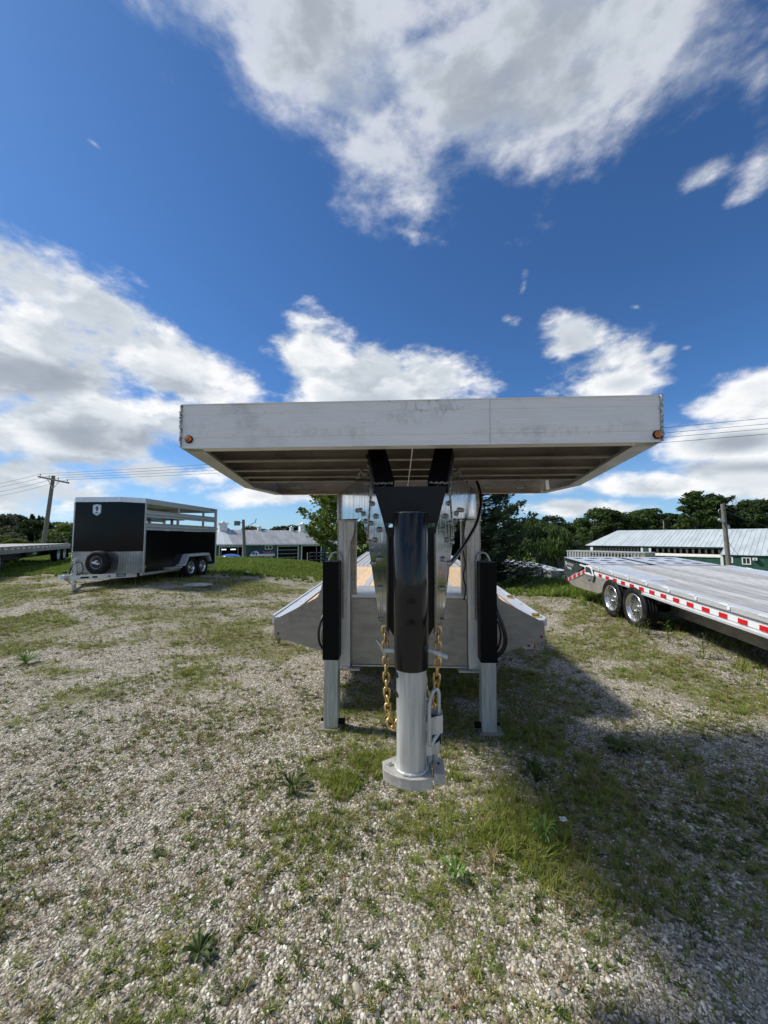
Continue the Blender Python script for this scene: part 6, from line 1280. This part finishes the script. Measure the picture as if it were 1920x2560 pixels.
# dead stems at the right
for k, (px, yt) in enumerate(((1830, 1245), (1838, 1244), (1853, 1262))):
    p = wp(px, yt, 86); zg = hz_(p.x, p.y); o = thing('dead_tree', ['taller left bare dead stem right of the tall pines', 'middle bare dead stem right of the tall pines', 'shortest, rightmost bare dead stem right of the tall pines'][k], 'tree', (p.x, p.y, zg), (0, 0, 0), 'bare dead stems by the pines'); h = p.z - zg
    mb = MB().cyl((0, 0, 0), (.1, 0, h), .16, .03, 7)
    for j in range(9): z = h * (.5 + .05 * j); th = j * 2.4; mb.tube([(0, 0, z), (math.cos(th) * .5, math.sin(th) * .5, z + .5), (math.cos(th) * .7, math.sin(th) * .7, z + 1.1)], [.045, .03, .012], 5)
    part('trunk', mb, 'dead_bark', o)
# ---- big spruce right behind the trailer
def spruce(P0, h, rbase, label, seed, n_tier=30):
    rs = np.random.RandomState(seed); zg = hz_(P0.x, P0.y) - .1; o = thing('spruce_tree', label, 'tree', (P0.x, P0.y, zg))
    V_, F_, base = [], [], 0; mbt = MB().cyl((0, 0, 0), (0, 0, h * .98), .17, .02, 10); br_pts = []
    for i in range(n_tier):
        z = .12 + (h - .4) * (i / (n_tier - 1)) ** 1.25; R_ = rbase * (1 - z / h) ** .85 + .12; nb = int(8 + 18 * (1 - z / h))
        for j in range(nb):
            th = rs.uniform(0, 6.283); L1 = R_ * rs.uniform(.72, 1.12); n = max(5, int(L1 * 9)); pts = []
            for q_ in range(n + 1):
                t_ = q_ / n; pts.append((L1 * t_, z + L1 * (-.30 * t_ + .34 * t_ * t_ * t_) + rs.uniform(-.01, .01)))
            c_, s_ = math.cos(th), math.sin(th); mbt.tube([(a * c_, a * s_, b_) for a, b_ in pts[::2]], [max(.006, .026 * (1 - k / len(pts[::2]))) for k in range(len(pts[::2]))], 4, caps=False)
            for (a, b_) in pts[1:]:
                for side in (-1, 1):
                    tl = (.14 + .36 * (1 - a / max(L1, .01))) * rs.uniform(.7, 1.2) * min(1, R_ / 1.3 + .3); tw = rs.uniform(.5, .95)
                    br_pts.append((a * c_, a * s_, b_, c_ * math.cos(tw) - side * s_ * math.sin(tw), s_ * math.cos(tw) + side * c_ * math.sin(tw), rs.uniform(-.30, .10), tl))
            br_pts.append((L1 * c_, L1 * s_, pts[-1][1], c_, s_, .35, .22))
    B_ = np.array(br_pts); m = len(B_); d = B_[:, 3:6]; d = d / np.linalg.norm(d, axis=1)[:, None]; Lt = B_[:, 6]; K = 5                # each twig: needle tufts as thin triangles
    side = np.cross(d, np.array([0, 0, 1.0])); side /= np.linalg.norm(side, axis=1)[:, None]; upv = np.cross(side, d); VV = []
    for k in range(K):
        p = B_[:, :3] + d * (Lt * (k + .3) / K)[:, None]; ln = .060 * rs.uniform(.8, 1.2, m)
        for s_ in (-1, 1):
            dirn = d * .75 + side * s_ * .8 + upv * rs.uniform(-.25, .55, m)[:, None]; dirn /= np.linalg.norm(dirn, axis=1)[:, None]; w_ = np.cross(dirn, upv); w_ /= np.linalg.norm(w_, axis=1)[:, None]
            VV.append(np.stack([p - w_ * .022, p + w_ * .022, p + dirn * (ln * 1.45)[:, None]], 1))
    V_ = np.concatenate(VV).reshape(-1, 3); F_ = np.arange(len(V_)).reshape(-1, 3)
    link('crown', np_mesh('crown', V_, F_, 'needle'), o); part('trunk', mbt, 'bark', o); print('spruce tris', len(F_)); return o
spruce(wp(1140, 1345, 15.2), 6.6, 3.5, 'large blue-green spruce standing behind the gooseneck trailer, its branches reaching right', 3, 38)
# ---- broadleaf trees whose crowns frame the neck of the trailer
def big_broadleaf(px, D_, h, rx, zc, rz, mt, label, seed, n=15000, lf=.105, px_cut=None):
    rs = np.random.RandomState(seed); P0 = wp(px, 1345, D_); zg = hz_(P0.x, P0.y) - .1; o = thing('broadleaf_tree', label, 'tree', (P0.x, P0.y, zg))
    pts = []; mb = trunk_mb(h, .16, rs, 10, .02, .30, .18)
    for _ in range(95):
        t_ = rs.uniform(-1, 1); rr = math.sqrt(max(0, 1 - t_ * t_)) * rx * rs.uniform(.35, 1.02); th = rs.uniform(0, 6.283); c_ = np.array([rr * math.cos(th), rr * math.sin(th), zc + t_ * rz])
        ax = c_ - np.array([0, 0, c_[2] - .5]); ax = ax / (np.linalg.norm(ax) + 1e-6) + np.array([0, 0, .35]); m = int(n / 95); t2 = rs.uniform(-1, 1, m); 
        pts.append(c_ + ax * t2[:, None] * .55 + rs.randn(m, 3) * .20 * (1.1 - np.abs(t2))[:, None])
        mb.tube([(c_[0] * .35, c_[1] * .35, c_[2] - .5), tuple(c_ * .7 + np.array([0, 0, c_[2] * .3 - .15])), tuple(c_ + ax * .5)], [.025, .015, .005], 4, caps=False)
    pts = np.concatenate(pts); pts = pts[pts[:, 2] > .25]; v_, f_ = leaves(pts, lf, rs, 1.7, .3); link('crown', np_mesh('crown', v_, f_, mt), o); part('trunk', mb, 'bark', o)
big_broadleaf(862, 21.5, 6.2, 2.15, 3.3, 3.1, 'leaf_light', 'light green leafy tree left of the trailer neck, in front of the workshop barn', 4, 17000, .115)
big_broadleaf(1215, 22.5, 6.4, 2.65, 4.1, 2.5, 'leaf_mid', 'open-crowned leafy tree behind the spruce, right of the trailer neck', 5, 15000, .115)

# ================================================================== GROUND COVER
def scatter(name, P_, rot, scl, idx, variants, label, cat):
    """one stuff object: points carrying rotation, size and variant, instanced by geometry nodes"""
    o = link(name, bpy.data.meshes.new(name)); me_ = o.data; me_.vertices.add(len(P_)); me_.vertices.foreach_set('co', P_.astype(np.float32).ravel())
    a_ = me_.attributes.new('rot', 'FLOAT_VECTOR', 'POINT'); a_.data.foreach_set('vector', rot.astype(np.float32).ravel())
    a_ = me_.attributes.new('scl', 'FLOAT_VECTOR', 'POINT'); a_.data.foreach_set('vector', scl.astype(np.float32).ravel())
    a_ = me_.attributes.new('idx', 'INT', 'POINT'); a_.data.foreach_set('value', idx.astype(np.int32))
    cl = bpy.data.collections.new(name + '_kinds')
    for i, vme in enumerate(variants): cl.objects.link(bpy.data.objects.new('%s_kind_%02d' % (name, i), vme))
    g = bpy.data.node_groups.new(name, 'GeometryNodeTree'); g.interface.new_socket('Geometry', in_out='INPUT', socket_type='NodeSocketGeometry'); g.interface.new_socket('Geometry', in_out='OUTPUT', socket_type='NodeSocketGeometry')
    gi, go = g.nodes.new('NodeGroupInput'), g.nodes.new('NodeGroupOutput'); ip = g.nodes.new('GeometryNodeInstanceOnPoints'); ci = g.nodes.new('GeometryNodeCollectionInfo')
    ci.inputs['Collection'].default_value = cl; ci.inputs['Separate Children'].default_value = True; ci.inputs['Reset Children'].default_value = True
    def na(nm, ty): n = g.nodes.new('GeometryNodeInputNamedAttribute'); n.data_type = ty; n.inputs['Name'].default_value = nm; return n.outputs['Attribute']
    er = g.nodes.new('FunctionNodeEulerToRotation'); g.links.new(na('rot', 'FLOAT_VECTOR'), er.inputs[0])
    g.links.new(gi.outputs[0], ip.inputs['Points']); g.links.new(ci.outputs[0], ip.inputs['Instance']); ip.inputs['Pick Instance'].default_value = True
    g.links.new(na('idx', 'INT'), ip.inputs['Instance Index']); g.links.new(er.outputs[0], ip.inputs['Rotation']); g.links.new(na('scl', 'FLOAT_VECTOR'), ip.inputs['Scale']); g.links.new(ip.outputs[0], go.inputs[0])
    md = o.modifiers.new('scatter', 'NODES'); md.node_group = g; return tag(o, label, cat, kind='stuff')
rs = np.random.RandomState(77)
# pebbles
pv = []
for i in range(7):
    bm = bmesh.new(); bmesh.ops.create_icosphere(bm, subdivisions=1 if i < 5 else 2, radius=1); a, b_, c_ = rs.uniform(.8, 1.25), rs.uniform(.6, .95), rs.uniform(.35, .6)
    for v_ in bm.verts: v_.co = Vector((v_.co.x * a, v_.co.y * b_, v_.co.z * c_)) * rs.uniform(.84, 1.14)
    pv.append(MB().bm(bm, i > 3).mesh('pebble', 'pebble'))
def frustum_pts(n, y0, y1, pw, xm=1.22):
    """ground points, density falling with distance; only the wedge the lot shows and a margin"""
    u_ = rs.uniform(0, 1, n); y = (y0 ** (1 - pw) + u_ * (y1 ** (1 - pw) - y0 ** (1 - pw))) ** (1 / (1 - pw)) if pw != 1 else y0 * (y1 / y0) ** u_
    x = rs.uniform(-1, 1, n) * (y * xm + 1.3) - y * .057; return x, y
N_ = 370000
x, y = frustum_pts(N_, .7, 8.5, 1.35); vg = VEG(x, y); nd = fbm(x * 1.7 + 31, y * 1.7 + 11, 3)
keep = rs.uniform(0, 1, N_) > np.clip(vg * .5 + (nd > .56) * .5, 0, .92); x, y = x[keep], y[keep]; n = len(x)
s = .0042 * np.exp(rs.randn(n) * .40) * (1 + .045 * y); s = np.minimum(s, .015)
big = rs.uniform(0, 1, n) < .008; s[big] = s[big] * rs.uniform(1.3, 1.9, big.sum())
P_ = np.stack([x, y, H(x, y) + s * .10], 1); rot = np.stack([rs.randn(n) * .28, rs.randn(n) * .28, rs.uniform(0, 6.28, n)], 1)
scatter('gravel', P_, rot, np.repeat(s[:, None], 3, 1), rs.randint(0, 7, n), pv, 'loose pale pebbles over the lot', 'gravel'); print('pebbles', n)
# grass tufts
def tuft(nb, h, spread, rs, mt, width=.0035, curl=.5, stiff=.5):
    V_, F_ = [], []; b0 = 0
    for i in range(nb):
        th = rs.uniform(0, 6.283); r0 = spread * .35 * math.sqrt(rs.uniform(0, 1)); hh = h * rs.uniform(.45, 1.05); out = spread * rs.uniform(.2, 1) * curl; w_ = width * rs.uniform(.7, 1.3)
        bx, by = r0 * math.cos(th * 3), r0 * math.sin(th * 3); c_, s_ = math.cos(th), math.sin(th); px_, py_ = -s_, c_
        prev = None
        for k, t_ in enumerate((0, .4, .75, 1.0)):
            rr = out * t_ ** 1.8; z = hh * (t_ - (1 - stiff) * .35 * t_ ** 3); ww = w_ * (1 - t_) ** .6
            cx, cy = bx + c_ * rr, by + s_ * rr
            if k < 3: V_ += [(cx - px_ * ww, cy - py_ * ww, z), (cx + px_ * ww, cy + py_ * ww, z)]
            else: V_ += [(cx, cy, z)]
        F_ += [(b0, b0 + 1, b0 + 3), (b0, b0 + 3, b0 + 2), (b0 + 2, b0 + 3, b0 + 5), (b0 + 2, b0 + 5, b0 + 4), (b0 + 4, b0 + 5, b0 + 6)]; b0 += 7
    return np_mesh('tuft', np.array(V_), np.array(F_), mt)
gv = [tuft(22, .075, .080, rs, 'grass_blade', .0024, .8, .3), tuft(14, .110, .080, rs, 'grass_blade', .0022, .9, .2), tuft(26, .045, .100, rs, 'grass_blade', .0026, 1.1), tuft(10, .14, .060, rs, 'grass_blade', .0018, .6, .7), tuft(20, .060, .095, rs, 'grass_blade', .0024, 1.1, .2), tuft(18, .06, .06, rs, 'grass_dry', .0025, .8), tuft(10, .13, .05, rs, 'grass_dry', .0018, .6, .8)]
N_ = 125000; x, y = frustum_pts(N_, .8, 15, 0.75); vg = VEG(x, y); vv = np.clip((vg - .08) * 1.15, 0, 1) ** 1.15 + .035; keep = rs.uniform(0, 1, N_) < vv * .85; x, y, vg = x[keep], y[keep], vg[keep]; n = len(x)
hgt = fbm(x * 1.3 + 60, y * 1.3 + 20, 2); s = rs.uniform(.28, .80, n) * (.42 + .6 * vg) * (.5 + .9 * hgt); idx = rs.choice(7, n, p=[.20, .14, .18, .10, .14, .16, .08])
pick = fbm(x * .7 + 15, y * .7 + 44, 2); idx = np.where((pick > .58) & (rs.uniform(0, 1, n) < .5), rs.choice([5, 6, 2], n), idx)
s = s * (1 + .02 * y)
P_ = np.stack([x, y, H(x, y) - .004], 1); rot = np.stack([rs.randn(n) * .12, rs.randn(n) * .12, rs.uniform(0, 6.28, n)], 1)
scatter('lot_grass', P_, rot, np.stack([s * 1.25, s * 1.25, s], 1), idx, gv, 'thin weedy grass growing through the crushed stone', 'grass'); print('tufts', n)
sv = [tuft(7, .040, .035, rs, 'grass_blade', .0022, .8), tuft(9, .028, .04, rs, 'grass_dry', .0022, 1.0), tuft(6, .055, .03, rs, 'grass_blade', .0018, .5), tuft(10, .022, .035, rs, 'weed_leaf', .004, 1.1), tuft(8, .035, .04, rs, 'grass_dry', .002, .9)]
N_ = 180000; x, y = frustum_pts(N_, .8, 12, .85); n1 = fbm(x * 1.1 + 22, y * 1.1 + 13, 4); n2 = fbm(x * 4.3 + 2, y * 4.3 + 33, 3); vg = VEG(x, y)
keep = rs.uniform(0, 1, N_) < np.clip((n1 - .38) * 1.6, 0, .6) * np.clip((n2 - .36) * 3.2, 0, 1) * (.5 + vg) * (1.35 + .5 * (x < 0)) + .04; x, y = x[keep], y[keep]; n = len(x); s = rs.uniform(.5, 1.25, n) * (1 + .05 * y)
P_ = np.stack([x, y, H(x, y) - .002], 1); pk = fbm(x * .9 + 55, y * .9 + 77, 2); idx = np.where(pk > .54, rs.choice([1, 4, 3, 0], n), rs.choice([0, 2, 3, 0, 1], n))
scatter('sprigs', P_, np.stack([rs.randn(n) * .2, rs.randn(n) * .2, rs.uniform(0, 6.28, n)], 1), np.stack([s, s, s], 1), idx, sv, 'fine yellow-green and brown sprigs all over the gravel', 'weeds'); print('sprigs', n)
# thicker grass in the clumps round the coupler
cx = []
for (a, b_, ra, rb, m, hh) in ((-.42, 2.68, .34, .30, 330, 1.15), (-.28, 2.35, .50, .36, 270, .85), (.62, 2.30, .38, .32, 300, 1.25), (.50, 2.02, .36, .24, 110, 1.0), (.1, 2.1, .4, .26, 80, .8), (-.75, 2.3, .45, .4, 90, .8), (.95, 2.35, .4, .35, 90, 1.0), (-.2, 1.95, .5, .2, 60, .8)):
    cx.append(np.stack([a + rs.randn(m) * ra * .55, b_ + rs.randn(m) * rb * .55, np.full(m, hh)], 1))
cx = np.concatenate(cx); n = len(cx); keep = fbm(cx[:, 0] * 5, cx[:, 1] * 5, 2) > .40; cx = cx[keep]; n = len(cx); s = rs.uniform(.35, .95, n) * cx[:, 2]
scatter('clump_grass', np.stack([cx[:, 0], cx[:, 1], H(cx[:, 0], cx[:, 1]) - .004], 1), np.stack([rs.randn(n) * .14, rs.randn(n) * .14, rs.uniform(0, 6.28, n)], 1), np.stack([s, s, s], 1), rs.choice(7, n, p=[.3, .25, .1, .18, .1, .03, .04]), gv, 'longer yellow-green grass clumps round the coupler foot', 'grass')
# small broad-leaved ground weeds
def rosette(nl, L1, w_, rs, mt, lift=.45, name='weed'):
    V_, F_ = [], []; b0 = 0
    for i in range(nl):
        th = 6.283 * i / nl + rs.uniform(-.3, .3); ll = L1 * rs.uniform(.6, 1.1); c_, s_ = math.cos(th), math.sin(th); lf_ = lift * rs.uniform(.5, 1.3)
        prof_ = ((0, .12), (.25, .55), (.5, 1.0), (.75, .8), (1.0, .05))
        for t_, k in prof_:
            r_ = ll * t_ * (1 - .12 * lf_); z = ll * lf_ * math.sin(t_ * 2.2) * .55 + .003; ww = w_ * k * (.8 + .2 * math.sin(t_ * 18)) / 2
            V_ += [(c_ * r_ + s_ * ww, s_ * r_ - c_ * ww, z + ww * .3), (c_ * r_, s_ * r_, z - .001), (c_ * r_ - s_ * ww, s_ * r_ + c_ * ww, z + ww * .3)]
        for k in range(4):
            o_ = b0 + k * 3; F_ += [(o_, o_ + 1, o_ + 4, o_ + 3), (o_ + 1, o_ + 2, o_ + 5, o_ + 4)]
        b0 += 15
    return np_mesh(name, np.array(V_), np.array(F_), mt)
wv = [rosette(9, .055, .016, rs, 'weed_leaf', .5), rosette(12, .035, .012, rs, 'weed_leaf', .8), rosette(7, .07, .018, rs, 'weed_leaf', .4), rosette(14, .03, .010, rs, 'grass_dry', .7), rosette(16, .045, .007, rs, 'weed_leaf', 1.0)]
N_ = 52000; x, y = frustum_pts(N_, 1.0, 12, .8); vg = VEG(x, y); nd = fbm(x * 2.1 + 90, y * 2.1 + 5, 3); keep = rs.uniform(0, 1, N_) < np.clip((nd - .50) * 2.2, 0, .7) * (.2 + vg) * (1 + (x > .5) * .5) + .006; x, y = x[keep], y[keep]; n = len(x)
s = rs.uniform(.18, .60, n) * (1 + .04 * y)
scatter('ground_weeds', np.stack([x, y, H(x, y)], 1), np.stack([rs.randn(n) * .15, rs.randn(n) * .15, rs.uniform(0, 6.28, n)], 1), np.stack([s, s, s * rs.uniform(.7, 1.5, n)], 1), rs.choice(5, n, p=[.14, .32, .06, .20, .28]), wv, 'low dark broad-leaved weeds and clover patches', 'weeds'); print('weeds', n)
# turf at the lot's edge
tv = [tuft(30, .13, .10, rs, 'grass_lush', .005, .7), tuft(26, .18, .09, rs, 'grass_lush', .004, .5), tuft(34, .09, .12, rs, 'grass_lush', .005, .9), tuft(22, .15, .08, rs, 'grass_blade', .004, .5)]
N_ = 90000; x, y = frustum_pts(N_, 8.0, 27, .35); tf = TURF(x, y); past = y - np.interp(x, CX, CY); keep = (rs.uniform(0, 1, N_) < tf ** 1.3) & (past < 3.5); x, y = x[keep], y[keep]; n = len(x)
hh = fbm(x * .5 + 7, y * .5 + 3, 3); s = rs.uniform(.55, 1.15, n) * (.5 + hh * 1.1) * 1.1
gx_ = np.exp(-((x - 5.6) / 1.6) ** 2 - ((y - 10.9) / 1.2) ** 2); s = s * (1 + 1.1 * gx_)
scatter('turf_grass', np.stack([x, y, H(x, y) - .01], 1), np.stack([rs.randn(n) * .12, rs.randn(n) * .12, rs.uniform(0, 6.28, n)], 1), np.stack([s * 1.2, s * 1.2, s], 1), rs.choice(4, n, p=[.34, .24, .27, .15]), tv, 'mown-looking green grass belt at the far edge of the lot', 'grass'); print('turf', n)
# tall weeds under the flatbeds and along their edges
wx, wy = [], []
for m, f in ((260, lambda: (lambda t_: r_loc + XR * rs.uniform(-.15, .9) + dR * t_)(rs.uniform(-6.6, .6))), (150, lambda: Vector((-7.2 + rs.uniform(-1.6, .35), rs.uniform(10.2, 14.8), 0))), (260, lambda: pA + dL * rs.uniform(-1, 10.5) - nL_ * rs.uniform(-1.2, .7))):
    for _ in range(m): p = f(); wx.append(p.x); wy.append(p.y)
wx, wy = np.array(wx), np.array(wy); n = len(wx); s = rs.uniform(.7, 1.9, n)
scatter('rough_grass', np.stack([wx, wy, H(wx, wy) - .01], 1), np.stack([rs.randn(n) * .15, rs.randn(n) * .15, rs.uniform(0, 6.28, n)], 1), np.stack([s, s, s], 1), rs.choice(7, n, p=[.3, .25, .05, .25, .05, .03, .07]), gv, 'rough unmown grass under and along the parked trailers', 'grass')
# single plants one can point to
def plant(name, px, py, me_, label, s=1.0, cat='plant', rz=0.0, group=None):
    p = gp(px, py, 0); z = hz_(p.x, p.y); p = gp(px, py, z); o = tag(link(name, me_, None, (p.x, p.y, z), (0, 0, rz)), label, cat, group); o.scale = (s, s, s); return o
def upright_weed(h, nl, L1, w_, rs, mt):
    """leafy stalk"""
    mb = MB().tube([(0, 0, 0), (.01, 0, h * .5), (.0, .01, h)], [.004, .003, .0015], 5); V_ = []; F_ = []
    for i in range(nl):
        z = h * (.12 + .86 * i / nl); th = i * 2.4; c_, s_ = math.cos(th), math.sin(th); ll = L1 * (1.15 - .6 * i / nl) * rs.uniform(.8, 1.1); ww = w_ * (1.1 - .5 * i / nl) / 2
        p = [Vector((0, 0, z)), Vector((c_ * ll * .5 + s_ * ww, s_ * ll * .5 - c_ * ww, z + ll * .30)), Vector((c_ * ll, s_ * ll, z + ll * .22)), Vector((c_ * ll * .5 - s_ * ww, s_ * ll * .5 + c_ * ww, z + ll * .30))]
        mb.add(p, [(0, 1, 2, 3)])
    return mb.mesh('stalk', mt, fix=False)
big_ros = rosette(15, .16, .046, rs, 'weed_leaf', .75, 'leafy_weed'); plant('leafy_weed', 497, 2385, big_ros, 'dark green rosette weed with broad leaves in the near-left gravel', .5, rz=.4)
plant('leafy_weed', 1137, 2196, rosette(11, .19, .042, rs, 'weed_bright', 1.5, 'leafy_weed'), 'bright green upright leafy weed in front of the coupler', .5)
plant('leafy_weed', 1340, 1960, rosette(26, .12, .020, rs, 'weed_leaf', 1.7, 'leafy_weed'), 'dense dark feathery weed right of the coupler foot', 1.15)
plant('leafy_weed', 1545, 1880, rosette(30, .11, .035, rs, 'weed_leaf', .8, 'leafy_weed'), 'low dark clover clump in the shade at the right', 1.25)
plant('leafy_weed', 65, 1660, rosette(34, .16, .020, rs, 'weed_bright', 1.3, 'leafy_weed'), 'bushy bright green weed at the left edge', 1.15)
plant('leafy_weed', 697, 1612, rosette(30, .17, .014, rs, 'weed_leaf', 2.0, 'leafy_weed'), 'spindly green weed below the left deck wing', 1.1)
plant('leafy_weed', 1232, 2160, rosette(24, .10, .010, rs, 'grass_dry', 1.3, 'leafy_weed'), 'dark reddish dried weed in front of the bright leafy one', .8)
plant('leafy_weed', 730, 1975, rosette(22, .13, .022, rs, 'weed_leaf', .9, 'leafy_weed'), 'dark low weed left of the coupler among grass', 1.0)
plant('leafy_weed', 1360, 2100, rosette(26, .12, .014, rs, 'weed_bright', 1.5, 'leafy_weed'), 'green feathery weed next to the small white flower', .9)
for i, (px, py, s_, lb) in enumerate(((1598, 1583, 1.5, 'leafy stalked weed against the nearer right-hand tyre'), (1545, 1548, 1.7, 'thin stalked weed between the two right-hand tyres'), (1672, 1606, 1.3, 'stalked weed in the shade under the flatbed rail'), (1760, 1640, 1.2, 'stalked weed at the shade edge of the right flatbed'), (1620, 1590, 1.1, 'short weed just right of the nearer tyre'))):
    plant('stalked_weed', px, py, upright_weed(.24, 16, .075, .024, rs, 'weed_leaf'), lb, s_, rz=i)
fl_ = MB()
for k in range(9):
    th = k * .7; c_ = Vector((math.cos(th) * .012, math.sin(th) * .012, .070 + .004 * math.sin(k * 2))); fl_.add([c_ + Vector((.009 * math.cos(a), .009 * math.sin(a), .002 * math.cos(3 * a))) for a in np.arange(0, 6.28, .785)], [tuple(range(8))])
fp0 = gp(1409, 2078, 0); wf = thing('white_flower', 'small white flower head in the gravel right of the coupler', 'flower', (fp0.x, fp0.y, hz_(fp0.x, fp0.y))); part('petals', fl_, 'petal', wf); part('stem', MB().tube([(0, 0, 0), (.004, 0, .04), (0, 0, .07)], .002, 5), 'weed_leaf', wf)
sp0 = gp(495, 1466, .2); bm = bmesh.new(); bmesh.ops.create_icosphere(bm, subdivisions=3, radius=1)
for v_ in bm.verts: v_.co = Vector((v_.co.x * .42, v_.co.y * .30, v_.co.z * .055)) * random.uniform(.95, 1.05)
tag(link('flat_stone', MB().bm(bm, True).mesh('flat_stone', 'stone_slab'), None, (sp0.x, sp0.y, hz_(sp0.x, sp0.y) + .02)), 'flat pale stone lying in the grass before the black trailer wheels', 'stone')
